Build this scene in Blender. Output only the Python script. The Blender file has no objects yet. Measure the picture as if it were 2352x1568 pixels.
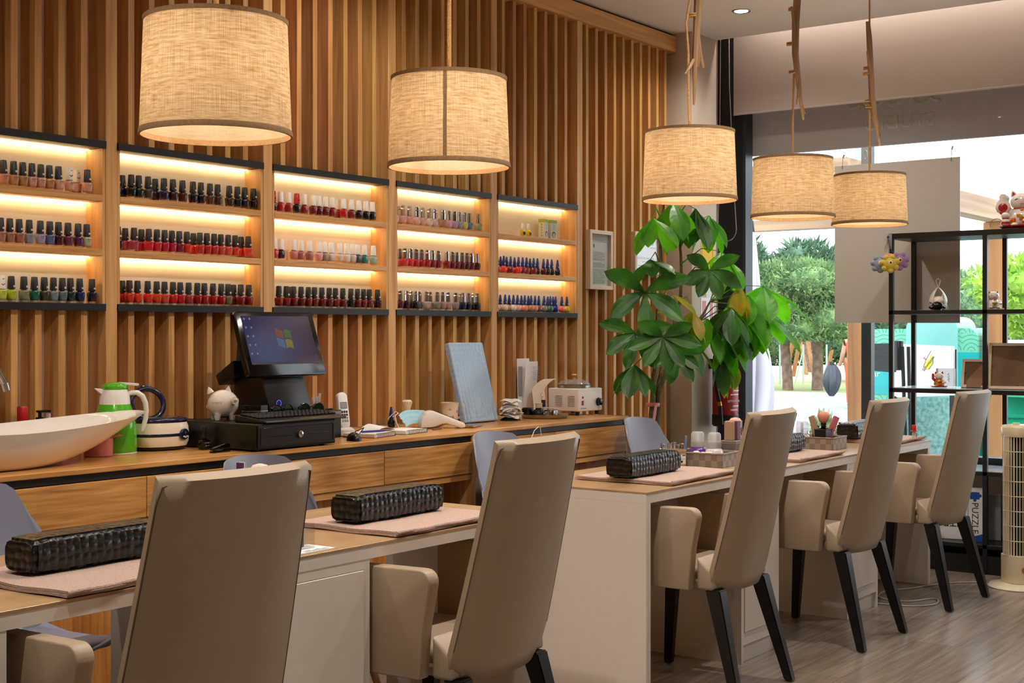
import bpy, bmesh, math, random
from mathutils import Vector, Matrix, Euler
C = bpy.context.scene.collection
SC = bpy.context.scene
R = math.radians
PI = math.pi
sin, cos = math.sin, math.cos

# ------------------------------------------------------------------ camera, world, exposure
cam_d = bpy.data.cameras.new('camera')
cam = bpy.data.objects.new('camera', cam_d); C.objects.link(cam)
cam.location = (0, 0, 1.328)
cam.rotation_euler = (R(90), 0, R(36.131 - 90))
cam_d.sensor_width = 36
cam_d.lens = 36 * 3156 / 2352
cam_d.shift_y = -22 / 2352
cam_d.clip_start = 0.05
cam_d.clip_end = 500
SC.camera = cam
SC.view_settings.view_transform = 'Standard'
SC.view_settings.look = 'None'
SC.view_settings.gamma = 1
SC.view_settings.exposure = 0.55
SC.view_settings.use_curve_mapping = False
SC.cycles.max_bounces = 10
SC.cycles.diffuse_bounces = 5
SC.cycles.glossy_bounces = 4
SC.cycles.transmission_bounces = 6
SC.cycles.transparent_max_bounces = 16
SC.cycles.sample_clamp_indirect = 4
SC.cycles.caustics_reflective = False
SC.cycles.caustics_refractive = False

world = bpy.data.worlds.new('overcast sky'); SC.world = world
world.use_nodes = True
wn = world.node_tree.nodes; wl = world.node_tree.links
bg = wn['Background']
grad = wn.new('ShaderNodeTexGradient'); tc = wn.new('ShaderNodeTexCoord'); mp = wn.new('ShaderNodeMapping')
mp.inputs['Rotation'].default_value = (0, R(90), 0)
rmp = wn.new('ShaderNodeValToRGB')
rmp.color_ramp.elements[0].color = (0.93, 0.96, 1.0, 1); rmp.color_ramp.elements[1].color = (0.70, 0.84, 1.0, 1)
wl.new(tc.outputs['Generated'], mp.inputs['Vector']); wl.new(mp.outputs[0], grad.inputs[0])
wl.new(grad.outputs['Fac'], rmp.inputs[0]); wl.new(rmp.outputs[0], bg.inputs[0])
bg.inputs[1].default_value = 2.7

def light(name, kind, loc, power, color, rot=(0, 0, 0), **kw):
    d = bpy.data.lights.new(name, kind); d.energy = power; d.color = color
    for k, v in kw.items(): setattr(d, k, v)
    o = bpy.data.objects.new(name, d); C.objects.link(o); o.location = loc; o.rotation_euler = rot
    return o
light('sun', 'SUN', (0, 0, 20), 1.6, (1, .97, .92), rot=(R(28), R(-30), 0), angle=R(25))
WARM = (1.0, .79, .55); SPOT = (1.0, .92, .83)
LAMP_W, LED_E, DOWN_W = 15.0, 19.0, 84.0

# ------------------------------------------------------------------ materials
def lin(h):
    h = h.lstrip('#'); o = []
    for i in (0, 2, 4):
        c = int(h[i:i+2], 16) / 255
        o.append(c / 12.92 if c <= .04045 else ((c + .055) / 1.055) ** 2.4)
    return tuple(o) + (1,)
MATS = {}
def nt(name):
    m = bpy.data.materials.new(name); m.use_nodes = True
    return m, m.node_tree.nodes, m.node_tree.links, m.node_tree.nodes['Principled BSDF']
def mat(name, col, rough=.5, metal=0, spec=.5, emit=0, alpha=1, noise=.06, nscale=30, bump=0, bscale=200, coat=0, trans=0):
    """principled material with a faint procedural variation and an optional noise bump"""
    if name in MATS: return MATS[name]
    m, n, l, b = nt(name)
    c = lin(col) if isinstance(col, str) else tuple(col) + (1,)
    t = n.new('ShaderNodeTexCoord'); nz = n.new('ShaderNodeTexNoise'); nz.inputs['Scale'].default_value = nscale
    nz.inputs['Detail'].default_value = 3
    l.new(t.outputs['Object'], nz.inputs['Vector'])
    r = n.new('ShaderNodeValToRGB')
    r.color_ramp.elements[0].position = .3; r.color_ramp.elements[1].position = .7
    r.color_ramp.elements[0].color = tuple(max(0, x * (1 - noise)) for x in c[:3]) + (1,)
    r.color_ramp.elements[1].color = tuple(min(1, x * (1 + noise)) for x in c[:3]) + (1,)
    l.new(nz.outputs['Fac'], r.inputs[0]); l.new(r.outputs[0], b.inputs['Base Color'])
    b.inputs['Roughness'].default_value = rough; b.inputs['Metallic'].default_value = metal
    b.inputs['Specular IOR Level'].default_value = spec
    b.inputs['Coat Weight'].default_value = coat; b.inputs['Transmission Weight'].default_value = trans
    if emit:
        b.inputs['Emission Color'].default_value = c; b.inputs['Emission Strength'].default_value = emit
    if alpha < 1: b.inputs['Alpha'].default_value = alpha
    if bump:
        n2 = n.new('ShaderNodeTexNoise'); n2.inputs['Scale'].default_value = bscale; n2.inputs['Detail'].default_value = 4
        l.new(t.outputs['Object'], n2.inputs['Vector'])
        bp = n.new('ShaderNodeBump'); bp.inputs['Strength'].default_value = bump; bp.inputs['Distance'].default_value = .004
        l.new(n2.outputs['Fac'], bp.inputs['Height']); l.new(bp.outputs[0], b.inputs['Normal'])
    MATS[name] = m
    return m
def wood(name, dark, light_, axis='Z', pitch=0, rough=.42, grain=34, vary=.5):
    """pine: stretched noise grain along one axis; pitch > 0 gives every board of that width its own tone"""
    m, n, l, b = nt(name)
    t = n.new('ShaderNodeTexCoord'); mp = n.new('ShaderNodeMapping')
    s = {'X': (.05, 1, 1), 'Y': (1, .05, 1), 'Z': (1, 1, .05)}[axis]
    mp.inputs['Scale'].default_value = tuple(k * grain for k in s)
    l.new(t.outputs['Object'], mp.inputs['Vector'])
    vec = mp.outputs[0]
    wn_ = None
    if pitch:
        sx = n.new('ShaderNodeSeparateXYZ'); l.new(t.outputs['Object'], sx.inputs[0])
        d = n.new('ShaderNodeMath'); d.operation = 'DIVIDE'; d.inputs[1].default_value = pitch
        l.new(sx.outputs['X' if axis == 'Z' else 'Z'], d.inputs[0])
        f = n.new('ShaderNodeMath'); f.operation = 'FLOOR'; l.new(d.outputs[0], f.inputs[0])
        wn_ = n.new('ShaderNodeTexWhiteNoise'); wn_.noise_dimensions = '1D'; l.new(f.outputs[0], wn_.inputs['W'])
        ad = n.new('ShaderNodeVectorMath'); ad.operation = 'MULTIPLY_ADD'
        ad.inputs[1].default_value = (37, 37, 37); l.new(wn_.outputs['Color'], ad.inputs[0]); l.new(mp.outputs[0], ad.inputs[2])
        vec = ad.outputs[0]
    oi = n.new('ShaderNodeObjectInfo')
    nz = n.new('ShaderNodeTexNoise'); nz.noise_dimensions = '4D'
    nz.inputs['Scale'].default_value = 1; nz.inputs['Detail'].default_value = 5; nz.inputs['Distortion'].default_value = .6
    mw = n.new('ShaderNodeMath'); mw.operation = 'MULTIPLY'; mw.inputs[1].default_value = 40
    l.new(oi.outputs['Random'], mw.inputs[0]); l.new(mw.outputs[0], nz.inputs['W']); l.new(vec, nz.inputs['Vector'])
    r = n.new('ShaderNodeValToRGB')
    r.color_ramp.elements[0].position = .32; r.color_ramp.elements[1].position = .68
    r.color_ramp.elements[0].color = lin(dark); r.color_ramp.elements[1].color = lin(light_)
    l.new(nz.outputs['Fac'], r.inputs[0])
    hs = n.new('ShaderNodeHueSaturation'); l.new(r.outputs[0], hs.inputs['Color'])
    if wn_:
        mr = n.new('ShaderNodeMapRange'); mr.inputs['To Min'].default_value = 1 - .35 * vary; mr.inputs['To Max'].default_value = 1 + .3 * vary
        l.new(wn_.outputs['Value'], mr.inputs['Value']); l.new(mr.outputs[0], hs.inputs['Value'])
        m2 = n.new('ShaderNodeMapRange'); m2.inputs['To Min'].default_value = .485; m2.inputs['To Max'].default_value = .512
        sc = n.new('ShaderNodeSeparateColor'); l.new(wn_.outputs['Color'], sc.inputs[0])
        l.new(sc.outputs[1], m2.inputs['Value']); l.new(m2.outputs[0], hs.inputs['Hue'])
    l.new(hs.outputs[0], b.inputs['Base Color'])
    b.inputs['Roughness'].default_value = rough
    bp = n.new('ShaderNodeBump'); bp.inputs['Strength'].default_value = .08; bp.inputs['Distance'].default_value = .002
    l.new(nz.outputs['Fac'], bp.inputs['Height']); l.new(bp.outputs[0], b.inputs['Normal'])
    return m
def clothmat(name, col, tr, rough=.85):
    """thin sheet that lets part of the light through"""
    m, n, l, b = nt(name); t = n.new('ShaderNodeTexCoord'); nz = n.new('ShaderNodeTexNoise'); nz.inputs['Scale'].default_value = 5
    l.new(t.outputs['Object'], nz.inputs[0]); c = lin(col); r = n.new('ShaderNodeValToRGB')
    r.color_ramp.elements[0].color = tuple(x * .97 for x in c[:3]) + (1,); r.color_ramp.elements[1].color = c
    l.new(nz.outputs['Fac'], r.inputs[0]); l.new(r.outputs[0], b.inputs['Base Color']); b.inputs['Roughness'].default_value = rough
    tl = n.new('ShaderNodeBsdfTranslucent'); l.new(r.outputs[0], tl.inputs[0])
    mx = n.new('ShaderNodeMixShader'); mx.inputs[0].default_value = tr
    l.new(b.outputs[0], mx.inputs[1]); l.new(tl.outputs[0], mx.inputs[2]); l.new(mx.outputs[0], n['Material Output'].inputs[0])
    return m
def glassy(name, tint=(1, 1, 1), refl=.5, rough=.02, haze=0):
    """thin clear pane: transparent with a fresnel reflection"""
    m, n, l, b = nt(name); n.remove(b); out = n['Material Output']
    tr = n.new('ShaderNodeBsdfTransparent'); tr.inputs[0].default_value = tuple(tint) + (1,)
    gl = n.new('ShaderNodeBsdfGlossy'); gl.inputs['Roughness'].default_value = rough
    fr = n.new('ShaderNodeFresnel'); geo = n.new('ShaderNodeNewGeometry')
    io = n.new('ShaderNodeMapRange'); io.inputs['To Min'].default_value = 1.45; io.inputs['To Max'].default_value = 1 / 1.45
    l.new(geo.outputs['Backfacing'], io.inputs['Value']); l.new(io.outputs[0], fr.inputs['IOR'])
    k = n.new('ShaderNodeMath'); k.operation = 'MULTIPLY'; k.inputs[1].default_value = refl; k.use_clamp = True
    l.new(fr.outputs[0], k.inputs[0])
    mx = n.new('ShaderNodeMixShader'); l.new(k.outputs[0], mx.inputs[0]); l.new(tr.outputs[0], mx.inputs[1]); l.new(gl.outputs[0], mx.inputs[2])
    last = mx
    if haze:
        df = n.new('ShaderNodeBsdfDiffuse'); df.inputs[0].default_value = (.85, .87, .9, 1)
        m2 = n.new('ShaderNodeMixShader'); m2.inputs[0].default_value = haze
        l.new(mx.outputs[0], m2.inputs[1]); l.new(df.outputs[0], m2.inputs[2]); last = m2
    l.new(last.outputs[0], out.inputs[0])
    return m
def bumped(name, col, rough, build, strength=.5, dist=.004, coat=0, col2=None):
    m, n, l, b = nt(name)
    t = n.new('ShaderNodeTexCoord')
    h, fac = build(n, l, t)
    bp = n.new('ShaderNodeBump'); bp.inputs['Strength'].default_value = strength; bp.inputs['Distance'].default_value = dist
    l.new(h, bp.inputs['Height']); l.new(bp.outputs[0], b.inputs['Normal'])
    if col2 and fac is not None:
        r = n.new('ShaderNodeValToRGB'); r.color_ramp.elements[0].color = lin(col); r.color_ramp.elements[1].color = lin(col2)
        l.new(fac, r.inputs[0]); l.new(r.outputs[0], b.inputs['Base Color'])
    else: b.inputs['Base Color'].default_value = lin(col)
    b.inputs['Roughness'].default_value = rough; b.inputs['Coat Weight'].default_value = coat
    return m

M_slat = wood('pine slats', '#b07c3c', '#d9aa66', 'Z', .0958, .5, 46, .45)
M_pine = wood('pine boards upright', '#bd8648', '#e2b478', 'Z', 0, .45)
M_pineX = wood('pine boards lengthwise', '#b47c42', '#dcaa6a', 'X', 0, .42, 60)
M_front = wood('pine drawer fronts', '#a56c32', '#d6a05c', 'X', 0, .4, 70)
M_top = wood('pine worktop', '#b27a40', '#d6a364', 'X', 0, .25, 60)
M_beam = wood('pine beam', '#c68a4c', '#e2b070', 'X', 0, .5)
M_door = wood('pine vertical grain', '#9c5d26', '#c98a45', 'Z', 0, .5, 60)
M_tabletop = wood('oak laminate', '#9a7a58', '#b89872', 'X', 0, .3, 14)
M_bamboo = wood('driftwood', '#7b5c3e', '#a5845c', 'Z', 0, .7, 30)
M_timber = wood('weathered outdoor timber', '#8a5a34', '#b98552', 'Z', 0, .7, 12)
M_timberY = wood('weathered outdoor beam', '#8e7258', '#bb9a78', 'Y', 0, .7, 12)
M_black = mat('matt black', '#0d0d0f', .45)
M_blackgloss = mat('gloss black plastic', '#08080a', .18)
M_satin = mat('satin black plastic', '#101012', .35)
M_blackmetal = mat('black powder coated steel', '#0c0c0e', .4)
M_white = mat('white laminate', '#dcd5cd', .38, noise=.02)
M_whitegloss = mat('white glazed ceramic', '#e9e2da', .08, coat=.5, noise=.02)
M_whiteplastic = mat('white plastic', '#e4e0da', .3, noise=.02)
M_paper = mat('white paper', '#e6e3e2', .8, noise=.02)
M_ceiling = mat('ceiling paint', '#e4dcd8', .85, noise=.02, nscale=3)
M_wall = mat('taupe wall paint', '#bfae9f', .85, noise=.03, nscale=4)
M_backing = mat('pale backing plaster', '#e6d9c6', .8, noise=.03, nscale=8, bump=.08, bscale=60)
M_chrome = mat('chrome', '#d8d8dc', .08, 1)
M_steel = mat('brushed steel', '#b9b4ac', .28, 1)
M_gold = mat('brass', '#b58d4a', .3, 1)
M_leather = mat('taupe leatherette', '#a5927b', .42, noise=.05, nscale=6, bump=.12, bscale=260)
M_seam = mat('dark seam thread', '#5f4f40', .7)
M_leg = mat('black stained wood', '#0b0a09', .35)
M_tub = mat('blue grey plastic shell', '#868b9c', .38, noise=.02)
M_towel = mat('dusty pink towelling', '#c4a99d', .95, noise=.16, nscale=220, bump=1.0, bscale=420)
M_clear = glassy('clear acrylic', (.95, .96, .97), 1.2)
M_frost = glassy('cloudy plastic', (.93, .92, .93), .8, .15, .35)
M_pane = glassy('window pane', (.97, .985, .98), .55, .0, .012)
M_rope = mat('jute rope', '#b58a55', .9, noise=.25, nscale=180, bump=.8, bscale=300)
M_red = mat('bright red', '#b3161a', .3)
M_pink = mat('pink plastic', '#d98a8c', .4)
M_navy = mat('navy plastic', '#141a38', .2)
M_greenp = mat('lime green plastic', '#4fae1c', .15, coat=.6, noise=.02)
M_print = mat('dark grey print', '#2c2a2c', .7)
M_greyprint = mat('grey print', '#8b898c', .7)
M_screenblack = mat('black glass', '#0a0a0c', .12)
M_kraft = mat('brown board', '#6e543f', .8, noise=.08)
M_paleframe = mat('pale wooden frame', '#d8c2aa', .5, noise=.05)

def scale_pattern(n, l, t, sc=34):
    v = n.new('ShaderNodeTexVoronoi'); v.inputs['Scale'].default_value = sc; v.feature = 'SMOOTH_F1'
    v.inputs['Randomness'].default_value = .35; v.inputs['Smoothness'].default_value = .25
    l.new(t.outputs['Object'], v.inputs['Vector'])
    mt = n.new('ShaderNodeMath'); mt.operation = 'MULTIPLY'; mt.inputs[1].default_value = -1
    l.new(v.outputs['Distance'], mt.inputs[0])
    return mt.outputs[0], None
M_quilt = bumped('black scaly leatherette', '#050505', .33, lambda n, l, t: scale_pattern(n, l, t, 46), .9, .008, .05)
def scallop(n, l, t):
    return scale_pattern(n, l, t, 40)
M_silver = bumped('silver blue quilted leatherette', '#9ab2cc', .3, scallop, .5, .006, .1)
def weave(n, l, t):
    mp = n.new('ShaderNodeMapping'); mp.inputs['Scale'].default_value = (36, 36, 36); mp.inputs['Location'].default_value = (.03, .03, .0)
    l.new(t.outputs['Object'], mp.inputs[0])
    ck = n.new('ShaderNodeTexChecker'); ck.inputs['Scale'].default_value = 1
    l.new(mp.outputs[0], ck.inputs[0])
    nz = n.new('ShaderNodeTexNoise'); nz.inputs['Scale'].default_value = 90; l.new(t.outputs['Object'], nz.inputs[0])
    ad = n.new('ShaderNodeMath'); ad.operation = 'MULTIPLY_ADD'; ad.inputs[1].default_value = .25
    l.new(nz.outputs['Fac'], ad.inputs[0]); l.new(ck.outputs['Fac'], ad.inputs[2])
    return ad.outputs[0], ad.outputs[0]
M_weave = bumped('grey woven strapping', '#7b6d62', .45, weave, .5, .004, 0, '#92867b')

def burlap(name, lo, hi):
    m, n, l, b = nt(name); n.remove(b); out = n['Material Output']
    t = n.new('ShaderNodeTexCoord'); s = n.new('ShaderNodeSeparateXYZ'); l.new(t.outputs['Object'], s.inputs[0])
    at = n.new('ShaderNodeMath'); at.operation = 'ARCTAN2'; l.new(s.outputs['Y'], at.inputs[0]); l.new(s.outputs['X'], at.inputs[1])
    def layer(su, sv, off):
        cx = n.new('ShaderNodeCombineXYZ')
        a = n.new('ShaderNodeMath'); a.operation = 'MULTIPLY'; a.inputs[1].default_value = su; l.new(at.outputs[0], a.inputs[0])
        c = n.new('ShaderNodeMath'); c.operation = 'MULTIPLY'; c.inputs[1].default_value = sv; l.new(s.outputs['Z'], c.inputs[0])
        l.new(a.outputs[0], cx.inputs[0]); l.new(c.outputs[0], cx.inputs[1]); cx.inputs[2].default_value = off
        z = n.new('ShaderNodeTexNoise'); z.inputs['Scale'].default_value = 1; z.inputs['Detail'].default_value = 3
        l.new(cx.outputs[0], z.inputs['Vector']); return z.outputs['Fac']
    h = layer(7, 520, 0); v = layer(150, 10, 5); blot = layer(3, 150, 9)
    def mul(a, b_, op='MULTIPLY'):
        k = n.new('ShaderNodeMath'); k.operation = op; l.new(a, k.inputs[0]); l.new(b_, k.inputs[1]); return k.outputs[0]
    f = mul(mul(h, v, 'ADD'), blot, 'ADD')
    mr = n.new('ShaderNodeMapRange'); mr.inputs['From Min'].default_value = 1.2; mr.inputs['From Max'].default_value = 1.75
    l.new(f, mr.inputs[0])
    r = n.new('ShaderNodeValToRGB'); r.color_ramp.elements[0].color = lin(lo); r.color_ramp.elements[1].color = lin(hi)
    l.new(mr.outputs[0], r.inputs[0])
    geo = n.new('ShaderNodeNewGeometry')
    mc = n.new('ShaderNodeMix'); mc.data_type = 'RGBA'; mc.inputs['B'].default_value = lin('#a99b85')
    l.new(geo.outputs['Backfacing'], mc.inputs['Factor']); l.new(r.outputs[0], mc.inputs['A'])
    df = n.new('ShaderNodeBsdfDiffuse'); tl = n.new('ShaderNodeBsdfTranslucent')
    l.new(mc.outputs['Result'], df.inputs[0]); l.new(r.outputs[0], tl.inputs[0])
    mx = n.new('ShaderNodeMixShader'); mx.inputs[0].default_value = .22
    l.new(df.outputs[0], mx.inputs[1]); l.new(tl.outputs[0], mx.inputs[2])
    bp = n.new('ShaderNodeBump'); bp.inputs['Strength'].default_value = .25; bp.inputs['Distance'].default_value = .002
    l.new(f, bp.inputs['Height']); l.new(bp.outputs[0], df.inputs['Normal'])
    l.new(mx.outputs[0], out.inputs[0])
    return m
M_burlap = burlap('burlap lampshade', '#a5845c', '#d6bd98')
M_trim = mat('burlap edging', '#8f6f4c', .9, noise=.15, nscale=120)

def floor_mat():
    m, n, l, b = nt('grey oak laminate planks')
    t = n.new('ShaderNodeTexCoord'); br = n.new('ShaderNodeTexBrick')
    br.inputs['Scale'].default_value = 1; br.inputs['Brick Width'].default_value = 1.25; br.inputs['Row Height'].default_value = .19
    br.inputs['Mortar Size'].default_value = .0016; br.inputs['Color1'].default_value = lin('#8f8276'); br.inputs['Color2'].default_value = lin('#7f7369')
    br.inputs['Mortar'].default_value = lin('#6b5d52'); br.offset = .37
    l.new(t.outputs['Object'], br.inputs['Vector'])
    mp = n.new('ShaderNodeMapping'); mp.inputs['Scale'].default_value = (1.6, 26, 1); l.new(t.outputs['Object'], mp.inputs[0])
    nz = n.new('ShaderNodeTexNoise'); nz.inputs['Detail'].default_value = 6; nz.inputs['Scale'].default_value = 1.5; nz.inputs['Distortion'].default_value = .5
    l.new(mp.outputs[0], nz.inputs[0])
    r = n.new('ShaderNodeValToRGB'); r.color_ramp.elements[0].color = (.62, .60, .58, 1); r.color_ramp.elements[1].color = (1.2, 1.2, 1.2, 1)
    r.color_ramp.elements[0].position = .3; r.color_ramp.elements[1].position = .7
    l.new(nz.outputs['Fac'], r.inputs[0])
    mx = n.new('ShaderNodeMix'); mx.data_type = 'RGBA'; mx.blend_type = 'MULTIPLY'; mx.inputs['Factor'].default_value = .8
    l.new(br.outputs['Color'], mx.inputs['A']); l.new(r.outputs[0], mx.inputs['B']); l.new(mx.outputs['Result'], b.inputs['Base Color'])
    b.inputs['Roughness'].default_value = .27
    bp = n.new('ShaderNodeBump'); bp.inputs['Strength'].default_value = .15; bp.inputs['Distance'].default_value = .003
    l.new(nz.outputs['Fac'], bp.inputs['Height']); l.new(bp.outputs[0], b.inputs['Normal'])
    return m
M_floor = floor_mat()

# ------------------------------------------------------------------ mesh helpers
def NB(): return bmesh.new()
def box(bm, x0, x1, y0, y1, z0, z1, bev=0, seg=2):
    r = bmesh.ops.create_cube(bm, size=1)
    vs = r['verts']
    for v in vs:
        v.co = Vector(((x0 + x1) / 2 + v.co.x * (x1 - x0), (y0 + y1) / 2 + v.co.y * (y1 - y0), (z0 + z1) / 2 + v.co.z * (z1 - z0)))
    if bev:
        es = list({e for v in vs for e in v.link_edges})
        bmesh.ops.bevel(bm, geom=es, offset=bev, segments=seg, affect='EDGES', profile=.5)
    return bm
def prism(bm, pts, a, b, plane='XZ', bev=0):
    """outline in one plane, extruded along the third axis from a to b"""
    def P(p, k):
        return {'XZ': (p[0], k, p[1]), 'YZ': (k, p[0], p[1]), 'XY': (p[0], p[1], k)}[plane]
    va = [bm.verts.new(P(p, a)) for p in pts]; vb = [bm.verts.new(P(p, b)) for p in pts]
    fs = [bm.faces.new(va), bm.faces.new(vb[::-1])]
    n = len(pts)
    for i in range(n): fs.append(bm.faces.new((va[i], vb[i], vb[(i + 1) % n], va[(i + 1) % n])))
    bmesh.ops.recalc_face_normals(bm, faces=fs)
    if bev:
        es = list({e for f in fs for e in f.edges})
        bmesh.ops.bevel(bm, geom=es, offset=bev, segments=2, affect='EDGES', profile=.5)
    return bm
def lathe(bm, prof, n=24, c=(0, 0, 0), p=2.0, sx=1, sy=1, caps=True):
    """profile of (radius, z); p > 2 squares the section off"""
    rings = []
    for r, z in prof:
        ring = []
        for i in range(n):
            a = 2 * PI * i / n; ca, sa = cos(a), sin(a)
            k = (abs(ca) ** p + abs(sa) ** p) ** (-1 / p)
            ring.append(bm.verts.new((c[0] + r * k * ca * sx, c[1] + r * k * sa * sy, c[2] + z)))
        rings.append(ring)
    for a, b in zip(rings, rings[1:]):
        for i in range(n): bm.faces.new((a[i], a[(i + 1) % n], b[(i + 1) % n], b[i]))
    if caps:
        bm.faces.new(rings[0][::-1]); bm.faces.new(rings[-1])
    return bm
def tube(bm, pts, r, n=8, caps=True):
    pts = [Vector(p) for p in pts]; rs = r if isinstance(r, (list, tuple)) else [r] * len(pts)
    rings = []; up = None
    for i, p in enumerate(pts):
        d = (pts[min(i + 1, len(pts) - 1)] - pts[max(i - 1, 0)])
        if d.length < 1e-9: d = Vector((0, 0, 1))
        d.normalize()
        if up is None: up = Vector((0, 0, 1)) if abs(d.z) < .9 else Vector((1, 0, 0))
        s = d.cross(up)
        if s.length < 1e-6: s = d.orthogonal()
        s.normalize(); up = s.cross(d).normalized()
        rings.append([bm.verts.new(p + rs[i] * (s * cos(2 * PI * k / n) + up * sin(2 * PI * k / n))) for k in range(n)])
    for a, b in zip(rings, rings[1:]):
        for k in range(n): bm.faces.new((a[k], b[k], b[(k + 1) % n], a[(k + 1) % n]))
    if caps:
        bm.faces.new(rings[0]); bm.faces.new(rings[-1][::-1])
    return bm
def ball(bm, c, r, nu=16, nv=10):
    rr = r if isinstance(r, (list, tuple)) else (r, r, r)
    m = Matrix.Translation(c) @ Matrix.Diagonal((*rr, 1))
    bmesh.ops.create_uvsphere(bm, u_segments=nu, v_segments=nv, radius=1, matrix=m)
    return bm
def sheet(bm, f, nu, nv, th=None, wrap=False):
    """surface f(u,v) -> point; th gives it a thickness along its normals"""
    g = [[bm.verts.new(f(i / nu, j / nv)) for j in range(nv + 1)] for i in range(nu + 1)]
    fs = []
    for i in range(nu):
        for j in range(nv): fs.append(bm.faces.new((g[i][j], g[i + 1][j], g[i + 1][j + 1], g[i][j + 1])))
    if th:
        bm.normal_update()
        bmesh.ops.solidify(bm, geom=fs, thickness=th)
    return bm
def arc(c, r, a0, a1, n, plane='XZ', y=0):
    o = []
    for i in range(n + 1):
        a = R(a0 + (a1 - a0) * i / n); p, q = c[0] + r * cos(a), c[1] + r * sin(a)
        o.append({'XZ': (p, y, q), 'YZ': (y, p, q), 'XY': (p, q, y)}[plane])
    return o
def rrect(w, h, r, n=4, cx=0, cz=0):
    """rounded rectangle outline"""
    o = []
    for sx, sz, a0 in ((1, 1, 0), (-1, 1, 90), (-1, -1, 180), (1, -1, 270)):
        for i in range(n + 1):
            a = R(a0 + 90 * i / n); o.append((cx + sx * (w / 2 - r) + r * cos(a), cz + sz * (h / 2 - r) + r * sin(a)))
    return o
def link(name, me, parent=None, kind=None):
    o = bpy.data.objects.new(name, me); C.objects.link(o)
    if parent: o.parent = parent
    if kind: o['kind'] = kind
    return o
def obj(name, bm, m, parent=None, smooth=40, mods=(), recalc=True, at=None, rot=None, label=None):
    if recalc: bmesh.ops.recalc_face_normals(bm, faces=bm.faces)
    me = bpy.data.meshes.new(name); bm.to_mesh(me); bm.free()
    for k in (m if isinstance(m, (list, tuple)) else [m]): me.materials.append(k)
    if smooth:
        me.polygons.foreach_set('use_smooth', [True] * len(me.polygons))
        me.set_sharp_from_angle(angle=R(smooth))
    o = link(name, me, parent)
    if at: o.location = at
    if rot: o.rotation_euler = rot
    for kind, n in mods:
        k = o.modifiers.new(kind.lower(), kind)
        if kind == 'SUBSURF': k.levels = n; k.render_levels = n
    if label: o['label'] = label
    return o
def thing(name, label, cat, loc=(0, 0, 0), rotz=0, group=None):
    o = bpy.data.objects.new(name, None); C.objects.link(o)
    o.empty_display_size = .05
    o.location = loc; o.rotation_euler = (0, 0, rotz); o['label'] = label; o['category'] = cat
    if group: o['group'] = group
    return o
def tag(o, label, cat, group=None, loc=None, rotz=None):
    o['label'] = label; o['category'] = cat
    if group: o['group'] = group
    if loc: o.location = loc
    if rotz is not None: o.rotation_euler = (0, 0, rotz)
    return o
def dup(root, loc=None, rotz=None, label=None):
    def cp(o, par):
        c = o.copy(); C.objects.link(c)
        if par: c.parent = par
        for ch in list(o.children): cp(ch, c)
        return c
    r = cp(root, None)
    if loc is not None: r.location = loc
    if rotz is not None: r.rotation_euler = (0, 0, rotz)
    if label: r['label'] = label
    return r
def struct(name, bm, m, parent=None, smooth=40, **kw):
    o = obj(name, bm, m, parent, smooth, **kw)
    if not parent: o['kind'] = 'structure'
    return o
TXT = {}
def text_mesh(s, size=1, depth=0, align='CENTER'):
    k = (s, round(size, 4), round(depth, 4), align)
    if k in TXT: return TXT[k]
    cu = bpy.data.curves.new('lettering', 'FONT'); cu.body = s; cu.size = size; cu.extrude = depth
    cu.align_x = align; cu.align_y = 'CENTER'; cu.resolution_u = 3
    o = bpy.data.objects.new('lettering', cu); C.objects.link(o)
    bpy.context.view_layer.update()
    me = bpy.data.meshes.new_from_object(o.evaluated_get(bpy.context.evaluated_depsgraph_get()))
    bpy.data.objects.remove(o); me.name = 'lettering'
    TXT[k] = me
    return me
def letters(name, s, size, m, parent, loc, rot=(R(90), 0, 0), sx=1, depth=.0002, align='CENTER'):
    me = text_mesh(s, size, depth, align).copy()
    me.materials.clear(); me.materials.append(m)
    o = link(name, me, parent); o.location = loc; o.rotation_euler = rot; o.scale = (sx, 1, 1)
    return o

# ------------------------------------------------------------------ the room
CEIL = 3.162
bm = NB(); box(bm, -2, 8.04, -2.2, 4.28, -.1, 0); struct('floor', bm, M_floor)
bm = NB(); box(bm, -2, 7.743, -2.2, 4.4, CEIL, CEIL + .28); struct('ceiling', bm, M_ceiling)
bm = NB(); box(bm, 7.743, 8.3, -2.2, 4.4, CEIL + .28, CEIL + .4); struct('ceiling', bm, M_ceiling)
bm = NB(); box(bm, -2, 7.43, 4.28, 4.4, 0, CEIL); wl_ = struct('wall_left', bm, M_backing)
bm = NB(); box(bm, -2.12, 8.3, -2.32, -2.2, 0, CEIL + .3); struct('wall_right', bm, M_wall)
bm = NB(); box(bm, -2.12, -2, -2.2, 4.4, 0, CEIL + .3); struct('wall_back', bm, M_wall)
bm = NB(); box(bm, 7.425, 7.745, 4.06, 4.4, 0, CEIL + .28, .004); box(bm, 7.745, 8.04, 4.2, 4.4, 0, CEIL + .28)
struct('wall_corner', bm, M_wall)
bm = NB(); box(bm, 8.04, 8.26, -2.2, 4.4, 0, .5); box(bm, 8.04, 8.26, -2.2, .3, .5, CEIL + .3); box(bm, 8.04, 8.26, 4.28, 4.4, .5, CEIL + .3)
box(bm, 8.04, 8.26, .3, 4.28, CEIL + .15, CEIL + .4)
struct('wall_front', bm, M_wall)
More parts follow.
